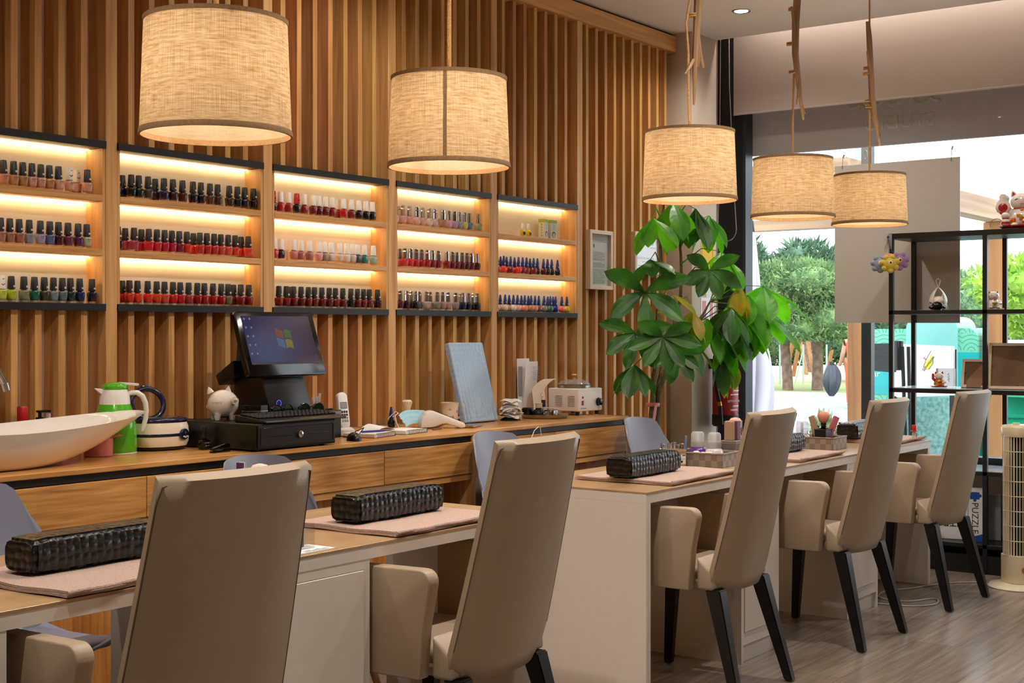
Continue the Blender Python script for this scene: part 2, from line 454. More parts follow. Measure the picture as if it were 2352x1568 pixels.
# shop window: black frame, aluminium edge strip, pane
M_alu = mat('dark blue grey aluminium', '#262e38', .4, .2)
bm = NB(); box(bm, 8.03, 8.14, 4.02, 4.28, .5, CEIL + .28); box(bm, 8.03, 8.14, .3, 4.02, .5, .6); box(bm, 8.03, 8.14, .3, .36, .6, CEIL + .1)
w1 = struct('window_1', bm, M_blackmetal)
bm = NB(); box(bm, 8.028, 8.13, 4.0, 4.02, .6, CEIL + .1); obj('edge_strip', bm, M_alu, w1, 0)
bm = NB(); box(bm, 8.10, 8.106, .36, 4.0, .6, CEIL + .15); obj('pane', bm, M_pane, w1, 0)

# slat cladding, floor to ceiling posts and head beam of the left wall
POSTS = [.839, 1.624, 2.409, 3.194, 3.980, 4.761, 5.543, 6.334]
PW = .052
def slat_xs():
    xs = []
    for p in POSTS[:-1]:
        xs += [p + .115 + .0958 * k for k in range(7)]
    xs += [POSTS[-1] + .113 + .0975 * k for k in range(10)]
    return xs
bm = NB()
for x in slat_xs():
    for (z0, z1) in ((0, 3.045),):
        inbay = 2.409 < x < 6.334
        if inbay:
            box(bm, x, x + .027, 4.195, 4.28, .90, 1.405); box(bm, x, x + .027, 4.195, 4.28, 2.03, 3.05)
        else: box(bm, x, x + .027, 4.195, 4.28, .0 if x > 6.1 else .9, 3.05)
sl = obj('slat_cladding', bm, M_slat, wl_, 0)
for i, p in enumerate(POSTS):
    bm = NB(); box(bm, p, p + PW, 4.178, 4.28, .9 if p < 6 else 0, 3.06, .002, 1); struct('trim_%d' % (i + 1), bm, M_pine)
bm = NB(); box(bm, -2, 7.42, 4.165, 4.28, 3.045, 3.142, .003, 1); struct('trim_beam', bm, M_beam)
# black filler that paints in the shade of the gap above the beam
bm = NB(); box(bm, -2, 7.42, 4.2, 4.28, 3.142, CEIL); struct('trim_gap_shade', bm, M_black)

# ------------------------------------------------------------------ lit polish shelves between the posts
M_led = mat('warm led diffuser', (1.0, .72, .36), .5, emit=LED_E, noise=0)
BAYN = ['leftmost', 'second', 'middle', 'fourth', 'rightmost']
TIER = [1.806, 1.607, 1.431]       # the surfaces bottles stand on, from the top down
TIER = [1.829, 1.630, 1.431]
for i in range(5):
    x0, x1 = POSTS[i + 2] + PW, POSTS[i + 3]
    t = thing('polish_shelf', BAYN[i] + ' lit wooden wall case of the five, holding rows of nail polish', 'shelf', ((x0 + x1) / 2, 4.28, 1.405), 0, 'lit wall cases')
    w = (x1 - x0) / 2 - .001
    bm = NB(); box(bm, -w, w, -.108, -.001, .595, .622); obj('top_panel', bm, M_black, t, 0)
    bm = NB(); box(bm, -w, w, -.106, -.001, 0, .026); obj('bottom_panel', bm, M_black, t, 0)
    bm = NB(); box(bm, -w, w, -.006, -.001, .026, .595); obj('back_panel', bm, M_backing, t, 0)
    for s in (-1, 1):
        bm = NB(); box(bm, s * w, s * (w - .012), -.100, -.006, .026, .595); obj('side_panel', bm, M_pine, t, 0)
    for z in (TIER[0], TIER[1]):
        bm = NB(); box(bm, -w + .012, w - .012, -.102, -.006, z - 1.405 - .024, z - 1.405, .0015, 1); obj('shelf_board', bm, M_pineX, t, 0)
    for z in (2.0, TIER[0] - .024, TIER[1] - .024):
        bm = NB(); box(bm, -w + .014, w - .014, -.024, -.016, z - 1.405 - .0025, z - 1.405); obj('led_strip', bm, M_led, t, 0)

# ------------------------------------------------------------------ counter under the slats
def counter(x0, x1, yf, label, drawers, doors, niche):
    t = thing('counter_cabinet', label, 'cabinet', ((x0 + x1) / 2, yf, 0), 0, 'wooden wall counters')
    X = lambda x: x - (x0 + x1) / 2
    D = 4.178 - yf
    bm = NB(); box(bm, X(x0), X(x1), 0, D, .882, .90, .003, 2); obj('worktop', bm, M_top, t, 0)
    bm = NB(); box(bm, X(x0) + .02, X(x1) - .02, .012, D, .858, .882); obj('recess_strip', bm, M_black, t, 0)  # recessed black strip between worktop and drawers
    for xs in (x0, x1 - .025):
        bm = NB(); box(bm, X(xs), X(xs + .025), .004, D, 0, .882); obj('side_panel', bm, M_pine, t, 0)
    bm = NB(); box(bm, X(x0) + .025, X(x1) - .025, .006, D, .694, .719); obj('rail', bm, M_pineX, t, 0)
    for a, b in zip(drawers, drawers[1:]):
        bm = NB(); box(bm, X(a) + .0015, X(b) - .0015, 0, .4, .7215, .855, .0012, 1); obj('drawer', bm, M_front, t, 0)
    for a, b in doors:
        bm = NB(); box(bm, X(a), X(b) - .002, .03, .05, .08, .694); obj('door', bm, M_door, t, 0)
    for a, b in niche:
        bm = NB(); box(bm, X(a), X(b), D - .02, D, 0, .694); box(bm, X(a) - .018, X(a), .03, D, 0, .694); obj('niche_back', bm, M_door, t, 0)
    bm = NB(); box(bm, X(x0) + .025, X(x1) - .025, .06, .08, 0, .08); obj('plinth', bm, M_black, t, 0)
    return t
counter(.9, 4.699, 3.62, 'long wooden drawer counter under the slats holding basin and till', [.93, 1.76, 2.345, 2.93, 3.515, 4.101, 4.672],
        [(.93, 1.7), (1.7, 2.3), (2.3, 2.9), (2.9, 3.43), (3.5, 4.0), (4.0, 4.49)], [(4.51, 4.672)])
counter(4.701, 6.02, 3.655, 'shorter wooden drawer counter at window end, holding wax heater', [4.728, 5.347, 5.993],
        [(4.93, 5.45), (5.45, 5.993)], [(4.75, 4.91)])

# ------------------------------------------------------------------ manicure tables
def table(x0, x1, units, label):
    """one row of three stations: laminate top, white apron, end panels and drawer pedestals"""
    t = thing('manicure_table', label, 'table', ((x0 + x1) / 2, 2.805, 0), 0, 'manicure table rows')
    X = lambda x: x - (x0 + x1) / 2
    yf, yb = -.315, .315
    bm = NB(); box(bm, X(x0), X(x1), yf, yb, .75, .758, .0008, 1); obj('tabletop', bm, M_tabletop, t, 0)
    bm = NB(); box(bm, X(x0), X(x1), yf + .001, yb - .001, .718, .75); obj('apron', bm, M_white, t, 0)
    for a in (x0, x1 - .032):
        bm = NB(); box(bm, X(a), X(a + .032), yf + .001, yb - .001, 0, .718, .001, 1); obj('end_panel', bm, M_white, t, 0)
    for a, b in units:
        bm = NB(); box(bm, X(a), X(b), yf + .002, yb - .003, .075, .718); box(bm, X(a), X(a + .018), yf + .002, yb - .003, 0, .075); box(bm, X(b - .018), X(b), yf + .002, yb - .003, 0, .075)
        box(bm, X(a + .018), X(b - .018), yf + .02, yf + .034, 0, .075); u = obj('drawer_pedestal', bm, M_white, t, 0)
        bm = NB(); box(bm, X(a) + .026, X(b) - .026, yf - .0015, yf + .004, .125, .69, .0012, 1); obj('pedestal_door', bm, M_white, t, 0)
        bm = NB(); box(bm, X(a) + .0245, X(b) - .0245, yf + .0012, yf + .0022, .1235, .6915); obj('door_gap', bm, M_kraft, t, 0)
    return t
table(.62, 3.575, [(1.30, 1.66), (2.40, 2.763)], 'nearer row of white manicure tables with oak laminate top')
table(4.22, 7.152, [(4.965, 5.31), (6.04, 6.416)], 'farther row of white manicure tables reaching towards the shop window')
# the hairline crack on the near end panel

# ------------------------------------------------------------------ upholstered customer chairs
def chair_back():
    """closed shell: each ring is a curved, rounded slab section, narrower and set further back towards the top"""
    bm = NB(); rings = []; NS, NH = 18, 14
    for k in range(NH + 1):
        s = k / NH; z = .392 + .640 * s
        w = .243 - .031 * s
        if s < .12: w -= .04 * (1 - s / .12) ** 2.2
        yc = -.205 - .135 * s ** .9
        th = .042 - .008 * s; bend = .060 - .018 * s
        ring = []
        for i in range(NS + 1):
            q = -1 + 2 * i / NS; ring.append((w * q, yc + bend * abs(q) ** 2.2))
        front = []
        for i in range(NS + 1):
            q = 1 - 2 * i / NS; wi = w - .004; front.append((wi * q, yc + th * (1 - .55 * abs(q) ** 3) + bend * abs(q) ** 2.2))
        rings.append([bm.verts.new((x, y, z + (.012 * (j > NS) * s ** 6) - (.0 if j <= NS else 0))) for j, (x, y) in enumerate(ring + front)])
    n = len(rings[0])
    for a, b in zip(rings, rings[1:]):
        for i in range(n): bm.faces.new((a[i], a[(i + 1) % n], b[(i + 1) % n], b[i]))
    for ring, fl in ((rings[0], 1), (rings[-1], 0)):
        m = n // 2
        for i in range(m - 1):
            f = (ring[i], ring[i + 1], ring[n - 2 - i], ring[n - 1 - i])
            bm.faces.new(f)
    es = [e for e in bm.edges if len(e.link_faces) == 2 and e.calc_face_angle(0) > R(45)]
    bmesh.ops.bevel(bm, geom=es, offset=.012, segments=4, affect='EDGES', profile=.5)
    return bm
def seam_path():
    p = []
    for k in range(15):
        s = k / 14; z = .392 + .640 * s; w = .243 - .031 * s
        if s < .14: continue
        p.append((s, z, w))
    L_ = [(-w + .003, -.205 - .135 * s ** .9 + (.060 - .018 * s) - .001, z) for s, z, w in p]
    s = 1; top = []
    for i in range(1, 18):
        q = -1 + 2 * i / 18; top.append((.205 * q, -.34 + .042 * abs(q) ** 2.2 + .0045, 1.0275))
    Rr = [(-x, y, z) for x, y, z in L_[::-1]]
    return L_[:-1] + [(L_[-1][0] + .004, L_[-1][1] - .002, 1.022)] + top + [(-L_[-1][0] - .004, L_[-1][1] - .002, 1.022)] + Rr[1:]
def arm_bm(s):
    """side wing: tall slab with a rounded upper rear corner"""
    bm = NB()
    pts = [(.215, .405), (.215, .672), (.20, .694)] + [(y, z) for (_, y, z) in arc((-.086, .664), .034, 90, 190, 6, 'YZ')] + [(-.098, .55), (-.085, .405)]
    prism(bm, pts, s * .226, s * .272, 'YZ', .005)
    return bm
def leg_bm(top, bot, a, b):
    bm = NB(); vs = []
    for (x, y, z), h in ((top, a), (bot, b)):
        vs.append([bm.verts.new((x + i * h, y + j * h, z)) for i, j in ((-1, -1), (1, -1), (1, 1), (-1, 1))])
    for i in range(4): bm.faces.new((vs[0][i], vs[0][(i + 1) % 4], vs[1][(i + 1) % 4], vs[1][i]))
    bm.faces.new(vs[0]); bm.faces.new(vs[1])
    bmesh.ops.recalc_face_normals(bm, faces=bm.faces)
    bmesh.ops.bevel(bm, geom=list(bm.edges), offset=.004, segments=2, affect='EDGES')
    return bm
def make_chair(label):
    t = thing('upholstered_chair', label, 'chair', (0, 0, 0), 0, 'customer chairs at the manicure tables')
    b = obj('backrest', chair_back(), M_leather, t, 75)
    bm = NB(); tube(bm, seam_path(), .0018, 6); obj('seam', bm, M_seam, b)
    bm = NB(); box(bm, -.21, .21, -.175, .245, .398, .455, .03, 4); box(bm, -.205, .205, -.14, .262, .43, .478, .022, 4)
    prism(bm, [(-.1, .405), (-.165, .405), (-.16, .47), (-.1, .52)], -.236, .236, 'YZ', .01)
    obj('seat', bm, M_leather, t, 50)
    for s in (-1, 1):
        obj('armrest', arm_bm(s), M_leather, t, 50)
    for s in (-1, 1):
        obj('leg', leg_bm((s * .192, -.155, .405), (s * .234, -.262, .004), .029, .017), M_leg, t, 0)
        obj('leg', leg_bm((s * .215, .222, .402), (s * .232, .252, .004), .025, .016), M_leg, t, 0)
    return t
CH = [(1.979, 2.445, -.0, 'taupe upholstered chair nearest the camera, cut off by bottom edge'),
      (3.056, 2.443, .06, 'taupe upholstered chair at the right end of the nearer table row'),
      (4.600, 2.480, .04, 'taupe upholstered chair beside white end panel of the farther table row'),
      (5.686, 2.444, -.008, 'taupe upholstered chair, middle one of three at the farther tables'),
      (6.734, 2.414, -.056, 'taupe upholstered chair farthest away, in front of the black shelving unit')]
chair0 = make_chair(CH[0][3]); chair0.location = (*CH[0][:2], 0); chair0.rotation_euler.z = CH[0][2]
for x, y, a, lb in CH[1:]: dup(chair0, (x, y, 0), a, lb)

# ------------------------------------------------------------------ grey plastic shell chairs of the manicurists
def make_tub(label):
    t = thing('shell_chair', label, 'chair', (0, 0, 0), 0, 'manicurist shell chairs')
    bm = NB()
    def f(u, v):
        a = -1.15 + 2.3 * u                       # angle around the back
        if v < .5:                                # seat pan, front edge to the bend
            k = v / .5; x = .215 * (2 * u - 1) * (1 - .12 * (1 - k)); y = -.22 + .34 * k
            z = .455 - .02 * sin(PI * k) + .03 * abs(2 * u - 1) ** 2.5
            return Vector((x, y, z))
        k = (v - .5) / .5
        e = abs(2 * u - 1)
        top = .90 - .045 * e ** 2 - .16 * max(0, e - .62) ** 1.3 / .38 ** 1.3
        z = .455 + (top - .455) * k + .03 * e ** 2.5 * (1 - k)
        w = .215 + .02 * sin(PI * k)
        y = .12 + .10 * k ** .7 + .02 * (1 - (1 - k) ** 2)
        wrap = (.15 - .02 * k) * min(1, k * 2.5 + .15)
        return Vector((w * sin(a) / sin(1.15), y - wrap * (1 - cos(a)) / (1 - cos(1.15)), z))
    sheet(bm, f, 24, 32, .006)
    obj('shell', bm, M_tub, t, 60)
    bm = NB(); box(bm, -.19, .19, -.2, .1, .448, .475, .012, 3); obj('seat_pad', bm, mat('grey seat pad', '#77798a', .6), t, 40)
    M_bl = wood('beech leg', '#a9793f', '#caa062', 'Z')
    for sx in (-1, 1):
        for sy in (-1, 1):
            bm = NB(); tube(bm, [(sx * .1, sy * .1 - .04, .425), (sx * .21, sy * .2 - .03, .002)], [.018, .011], 10); obj('leg', bm, M_bl, t)
    bm = NB(); box(bm, -.13, .13, -.17, .09, .412, .432, .006); tube(bm, [(-.14, -.1, .33), (.14, .05, .33)], .005); tube(bm, [(.14, -.1, .33), (-.14, .05, .33)], .005); obj('under_frame', bm, M_blackmetal, t)
    return t
TB = [(2.24, 3.35, .1, 'blue grey shell chair at far left, behind nearest black arm cushion'),
      (3.34, 3.34, .05, 'blue grey shell chair mostly hidden behind nearest upholstered chair'),
      (4.73, 3.35, .05, 'blue grey shell chair between counters and second upholstered chair'),
      (5.96, 3.36, .05, 'blue grey shell chair in front of potted plant, behind woven basket')]
tub0 = make_tub(TB[0][3]); tub0.location = (*TB[0][:2], 0); tub0.rotation_euler.z = TB[0][2]
for x, y, a, lb in TB[1:]: dup(tub0, (x, y, 0), a, lb)

# ------------------------------------------------------------------ pendant lamps
M_bulb = mat('bulb glass', (1, .8, .55), .3, emit=12, noise=0)
def make_lamp(x, y, zb, zt, label, twig=None, seam=None, rope_dx=0):
    t = thing('pendant_lamp', label, 'lamp', (x, y, CEIL), 0, 'burlap pendant lamps')
    Z = lambda z: z - CEIL
    N = 64; bm = NB()
    rr = []
    for k in range(7):
        s = k / 6; r = .198 - .0115 * s
        rr.append([bm.verts.new((r * cos(2 * PI * i / N), r * sin(2 * PI * i / N), Z(zb + (zt - zb) * s))) for i in range(N)])
    for a, b in zip(rr, rr[1:]):
        for i in range(N): bm.faces.new((a[i], a[(i + 1) % N], b[(i + 1) % N], b[i]))
    sh = obj('lamp_shade', bm, M_burlap, t, 80, recalc=False)
    for r, z in ((.198, zb), (.1865, zt)):
        bm = NB(); up = 1 if z == zb else -1
        lathe(bm, [(r - .003, Z(z) - .003), (r + .0025, Z(z) - .003), (r + .003, Z(z) + .004), (r + .0015, Z(z) + .004 + up * .008), (r - .002, Z(z) + .004 + up * .008), (r - .003, Z(z) - .003)] if up > 0 else
              [(r - .003, Z(z) - .008), (r + .002, Z(z) - .008), (r + .003, Z(z) + .003), (r - .002, Z(z) + .004), (r - .003, Z(z) - .008)], N, caps=False); obj('edging', bm, M_trim, sh, 60)
    if seam is not None:
        bm = NB(); a = seam
        def f(u, v):
            r = .1986 - .0115 * v; b = a + .055 * (u - .5) * 2 * .55; return Vector((r * cos(b), r * sin(b), Z(zb + (zt - zb) * v)))
        sheet(bm, f, 4, 4, .0012); obj('seam_strip', bm, M_trim, sh)
    bm = NB(); zm = zt - .02
    for k in range(3):
        a = 2 * PI * k / 3; tube(bm, [(0, 0, Z(zm)), (.186 * cos(a), .186 * sin(a), Z(zm))], .0022, 6)
    tube(bm, [(0, 0, Z(zt - .09)), (0, 0, Z(zt - .02))], .02, 14); obj('lamp_holder', bm, M_blackmetal, t)
    bm = NB(); tube(bm, [(0, 0, Z(zt - .02)), (0, 0, Z(zt + .018))], [.013, .006], 10); obj('cord_grip', bm, M_trim, t)
    bm = NB(); ball(bm, (0, 0, Z(zt - .125)), (.03, .03, .04)); obj('bulb', bm, M_bulb, t)
    bm = NB()
    if twig:
        pts = [(p[0], 0, Z(p[1])) for p in twig['rope']]
        tube(bm, [(0, 0, Z(zt))] + pts + [(pts[-1][0], 0, 0)], .0052, 8)
        for (px, pz) in twig['ties']:
            for dz in (0, .009):
                tube(bm, [(px + .022 * cos(a), .022 * sin(a), Z(pz) + dz + .004 * cos(a)) for a in [2 * PI * i / 12 for i in range(13)]], .0048, 6)
    else: tube(bm, [(0, 0, Z(zt)), (.0, 0, 0)], .0075, 8)
    obj('rope', bm, M_rope, t)
    if twig:
        bm = NB()
        for st in twig['sticks']:
            tube(bm, [(p[0], p[1], Z(p[2])) for p in st[0]], st[1], 8)
        obj('driftwood_branch', bm, M_bamboo, t)
    bm = NB(); tube(bm, [(0, 0, -.03), (0, 0, 0)], .045, 20); obj('ceiling_rose', bm, M_whiteplastic, t)
    light('lamp bulb', 'POINT', (x, y, zt - .125), LAMP_W, WARM, shadow_soft_size=.04).parent = None
    return t
make_lamp(2.474, 2.775, 1.848, 2.149, 'largest burlap pendant lamp, first from the left, above nearest table')
make_lamp(3.488, 2.80, 1.864, 2.151, 'burlap pendant lamp with a brown vertical seam, second from left', seam=R(215))
make_lamp(5.11, 2.805, 1.882, 2.170, 'burlap pendant lamp third from left, hanging above the green plant',
          {'rope': [(-.01, 2.3), (-.012, 2.5), (-.03, 2.62), (.0, 2.72)], 'ties': [(.025, 2.66), (.03, 2.74)],
           'sticks': [([(.06, -.02, 2.95), (.035, -.02, 2.7), (.012, -.02, 2.5), (.0, -.02, 2.28)], [.02, .018, .014, .005]),
                      ([(.025, -.02, 2.6), (.05, -.02, 2.52), (.085, -.02, 2.45)], [.012, .009, .005]),
                      ([(.045, -.02, 2.53), (.04, -.02, 2.45)], [.008, .004]), ([(.0, -.02, 2.47), (-.04, -.02, 2.43), (-.075, -.02, 2.40)], [.008, .006, .003])]})
make_lamp(6.099, 2.79, 1.876, 2.155, 'burlap pendant lamp fourth from left, second from the window',
          {'rope': [(.0, 2.35), (.01, 2.55), (.05, 2.62), (.015, 2.72), (.02, 2.85)], 'ties': [(-.01, 2.70), (.015, 2.57), (.01, 2.87)],
           'sticks': [([(.02, -.02, 3.0), (-.012, -.02, 2.8), (-.015, -.02, 2.65), (.02, -.02, 2.52), (.075, -.02, 2.35)], [.019, .019, .017, .014, .005]),
                      ([(-.015, -.02, 2.76), (-.06, -.02, 2.87)], [.012, .004]), ([(.05, -.02, 2.44), (.095, -.02, 2.38)], [.006, .002]),
                      ([(.06, -.02, 2.42), (.08, -.02, 2.36)], [.008, .003]), ([(.02, -.02, 2.5), (.0, -.02, 2.41)], [.006, .003])]})
make_lamp(7.054, 2.785, 1.902, 2.165, 'smallest looking burlap pendant lamp, in front of white hanging panel',
          {'rope': [(.0, 2.4), (.002, 2.6), (.0, 2.8)], 'ties': [(-.02, 2.73), (-.028, 2.70), (.0, 2.56), (.01, 2.53)],
           'sticks': [([(-.075, -.02, 2.97), (-.055, -.02, 2.88), (-.035, -.02, 2.72), (-.015, -.02, 2.58), (.03, -.02, 2.46), (.1, -.02, 2.33)], [.012, .016, .017, .018, .014, .004]),
                      ([(-.03, -.02, 2.70), (-.085, -.02, 2.81)], [.012, .005]), ([(.05, -.02, 2.42), (.07, -.02, 2.37)], [.008, .003]), ([(.06, -.02, 2.44), (.11, -.02, 2.38)], [.006, .003])]})
# recessed ceiling spots: only one of them is in the photograph's frame
M_spot = mat('spot lens', (1, .95, .9), .3, emit=8, noise=0)
SPOTS = [(7.116, 3.572), (4.3, 3.572), (1.4, 3.572), (6.6, 2.05), (4.9, 2.05), (3.2, 2.05), (1.3, 2.05), (5.6, -.4), (3.2, -.4), (.8, -.4)]
for i, (x, y) in enumerate(SPOTS):
    t = thing('recessed_spotlight', 'round recessed ceiling spotlight near the window corner' if i == 0 else 'round recessed ceiling spotlight elsewhere in the ceiling', 'light', (x, y, CEIL), 0, 'recessed ceiling spotlights')
    bm = NB(); lathe(bm, [(.038, .01), (.038, -.002), (.052, -.006), (.055, 0), (.055, .01)], 28, caps=False); obj('trim_ring', bm, M_steel, t)
    bm = NB(); lathe(bm, [(.0385, -.0035), (.0385, -.001)], 28); obj('lens', bm, M_spot, t)
    light('ceiling spot', 'SPOT', (x, y, CEIL - .012), DOWN_W * (.5 if y > 3 else .5 if x > 6 else 1.12 if y > 1 else .55), SPOT, (0, 0, 0), spot_size=R(150), spot_blend=.8, shadow_soft_size=.04)

# ------------------------------------------------------------------ nail polish bottles
# per row: bay, tier, "x kind[*] hex name" in order from the left; * stands in the back row
ROWS = [
    (0, 0, "2.791 k c98d74 peach;2.830 k bf8f5c beige;2.866 k b28452 tan;2.903 k cf9c86 pale pink;2.939 k cd9a86 nude pink;2.974 k b8895c caramel;3.012 k d0a08c rosy nude;3.058 p d6a898 blush;3.121 p* d6a492 pale blush;3.135 k cf9d88 soft pink"),
    (0, 1, "2.779 k a8786a mauve nude;2.815 k 9b6f58 brown nude;2.852 k a3684f cinnamon;2.892 k 87909c grey blue;2.937 k 9d96b4 lilac;2.976 k 5a6796 slate blue;3.012 k 451026 plum;3.052 k 6a2a48 purple plum;3.095 k 58204a violet;3.132 k b3b59c pale mint"),
    (0, 2, "2.783 p c9cb52 pale yellow;2.821 k a9bf24 lime;2.871 k 7f8064 moss grey;2.913 k 12604a emerald;2.953 k 3b3a1e dark olive;2.991 k 76848a pale grey blue;3.028 k 5f7274 grey teal;3.062 k 15282e petrol;3.102 k 161c52 royal navy;3.155 k 100c26 midnight blue"),
    (1, 0, "3.264 k 0a0a14 black;3.325 k* 0a0a30 midnight navy;3.332 k 08080c jet black;3.367 k 0a0a0a black;3.411 k 4a4036 grey brown;3.480 k* 2c1a34 aubergine;3.487 k 24163c deep purple;3.531 k 3c0c2a dark berry;3.578 k 481610 mahogany;3.631 k 1e0808 black red;3.671 k 180606 blackened red;3.718 k 5e3c30 taupe;3.758 k 4c2a22 brown taupe;3.820 k 3a2616 dark chocolate;3.864 k 1c0f0e espresso;3.903 k 280e2e dark violet;3.951 k 160a0a near black"),
    (1, 1, "3.271 k 140808 black;3.338 k* b04c5c rose pink;3.345 k ac3c52 raspberry;3.414 k* c2284e hot pink;3.414 k d02038 cherry;3.453 k ca2038 strawberry red;3.490 k b41c3c ruby;3.526 k b01a3e cerise;3.562 k 7e1632 wine;3.600 k d6301e orange red;3.670 k* da2a26 scarlet;3.666 k be2a1c brick red;3.702 k b82422 crimson;3.740 k be2c20 tomato red;3.775 k c44434 coral red;3.814 k d85648 light coral;3.851 k d83c2a vivid coral;3.924 k* d02e26 poppy red;3.923 k da4636 salmon red"),
    (1, 2, "3.259 k b84a3c coral;3.325 k* d6301a bright orange red;3.323 k d03018 fiery orange;3.361 k da3c18 orange;3.409 k d63418 flame orange;3.452 k da4a18 tangerine;3.490 k d25430 light orange;3.531 k c82016 true red;3.567 k c01a14 pillar box red;3.609 k a8382a rust red;3.653 k 961614 dark cherry;3.689 k a41818 deep scarlet;3.734 k aa1614 ruby red;3.777 k a8120e blood red;3.813 k 7a6a4a gold;3.882 k* 841414 garnet;3.882 k 7c1218 maroon;3.926 k 86141a bordeaux"),
    (2, 0, "4.063 r 120c0e black;4.106 w c02024 bright red;4.153 w a81c20 dark red;4.202 r 140c10 jet black;4.246 w 921a20 cherry red;4.301 w 7c1620 wine red;4.336 w 541016 deep maroon;4.377 w 6a1418 garnet;4.420 w 8c1a1c crimson;4.500 w* 8a3024 brick;4.492 w b81420 signal red;4.544 w 7a2028 burgundy;4.593 w 280c10 black cherry;4.640 w 120a0c near black;4.683 w 160c0e blackest"),
    (2, 1, "4.071 w c83036 red;4.109 w 3a1c38 dark purple;4.184 w c07c78 dusty rose;4.227 w b06f6e mauve rose;4.278 w a86a66 antique rose;4.336 w e2a2a4 baby pink;4.373 w a48a7e greige;4.414 w e0cfc0 cream;4.467 w e2cdb8 ivory;4.512 w e6dccc milk white;4.551 w cfc2b6 pale greige;4.586 w 46545c slate grey;4.630 w 3c7c80 teal;4.690 w 9fbdb6 pale aqua"),
    (2, 2, "4.097 k 8a1416 red;4.140 k 82121a dark red;4.206 k* 6a1014 maroon;4.183 k 741016 cherry;4.228 k 5c1012 oxblood;4.272 k 721418 wine;4.309 k 6c1418 burgundy;4.355 k 641216 garnet;4.401 k 661216 deep garnet;4.440 k 701216 claret;4.488 k 6a1418 bordeaux;4.540 k 160a0c black;4.584 k 62100e brown red;4.624 k 741412 brick red;4.662 k 681412 russet;4.718 k 2a0c10 black cherry"),
    (3, 0, "4.840 c d8c0b0 milky white;4.917 c* dcaaa0 pale pink;4.897 c d8a69a shell pink;4.944 c dc9a90 salmon pink;4.998 c e0b4a2 peach;5.041 c dca898 nude pink;5.090 c e6d0c0 ivory;5.131 c d8b8ac blush;5.193 c a87c6a brown nude;5.241 c dca0a8 candy pink;5.284 c b890a8 lilac;5.323 c 90989a pale grey;5.364 c cbc666 pale yellow;5.402 c 5c7c94 dusty blue;5.475 c 8c9a70 sage green"),
    (3, 1, "4.840 c e0706a coral pink;4.924 c* d85058 watermelon;4.909 c c8404c raspberry pink;4.950 c d02c2c red;4.992 c b8282c crimson;5.032 c a8202a ruby;5.074 c b01a20 scarlet;5.115 c 861a24 dark red;5.158 c 7c1c24 garnet;5.223 c 86161e cherry;5.268 c 6a101a wine;5.304 c 741620 claret;5.344 c 5e1018 maroon;5.382 c 5a0e18 burgundy;5.418 c 641420 bordeaux;5.465 c 500a14 oxblood"),
    (3, 2, "4.840 c 8a2830 rosy red;4.875 c 5a1a1e brown red;4.922 c 34101a dark berry;5.004 c* 4a1c28 plum;4.988 c 120c10 black;5.067 c* 8c8078 greige;5.069 c b89c8c beige;5.147 c* cdb4a2 pale beige;5.150 c 7e8478 sage grey;5.194 c b48478 rosewood;5.232 c b88878 nude;5.292 c 9c8678 taupe;5.381 c* 181a30 dark navy;5.351 c 141838 navy;5.396 c 0e0e28 midnight;5.487 c* 101018 black blue;5.465 c 180c12 black plum"),
    (4, 0, "5.858 o c8b414 yellow oil;5.910 o ccba1a golden oil"),
    (4, 1, "5.636 b c8344c raspberry;5.722 b* d83a5a pink red;5.691 b e04a44 coral;5.775 b* e0423a poppy;5.751 b 7c1c20 dark red;5.845 b* c42a20 scarlet;5.821 b d82c20 fire red;5.858 b 8c1c20 cherry;5.893 b 961e20 crimson;5.985 b* 5e1418 oxblood;5.958 b 6a1a18 brown red;5.993 b 4a1418 maroon;6.050 b 4a1014 wine;6.088 b 2c0a10 black cherry;6.127 b 200a14 black plum;6.183 b 120a0c black"),
    (4, 2, "5.632 b e0cdb8 ivory;5.719 b* e0c8b4 cream;5.703 b dcc4ae pale nude;5.797 b* d8b49c beige;5.776 b d8c8bc milk;5.812 b dcaca4 shell pink;5.907 b* dcb0a8 blush;5.877 b dc8c70 peach;5.970 b* c88a70 apricot nude;5.935 b b87c64 caramel;5.971 b d68a72 salmon;6.006 b 8a5240 brown;6.055 b 8a8478 grey;6.152 b* 1c3c2a dark green;6.114 b 3c7864 teal green;6.202 b* 48908a aqua;6.164 b 1c2c8c blue;6.225 b e8706c coral pink;6.274 b d8c02a yellow"),
]
def ordinal(n): return '%d%s' % (n, 'th' if 10 <= n % 100 <= 20 else {1: 'st', 2: 'nd', 3: 'rd'}.get(n % 10, 'th'))
M_capgrey = mat('pale cap sticker', '#cfcac4', .6)
M_chromecap = mat('faceted chrome cap', '#cfcbd0', .12, 1)
M_bluecap = mat('deep blue cap', '#0f2f78', .3)
M_whitecap = mat('white cap', '#e9e4dd', .3)
M_inkB = mat('black lettering', '#141214', .6); M_inkW = mat('white lettering', '#e6e0de', .6)
M_redprint = mat('red lip print', '#c81e46', .5)
M_base = glassy('clear bottle base', (.97, .95, .93), 1.3)
POL = {}
def polish_mat(h):
    if h not in POL:
        POL[h] = mat('lacquer ' + h, '#' + h, .12, spec=.5, coat=.4, noise=.02)
    return POL[h]
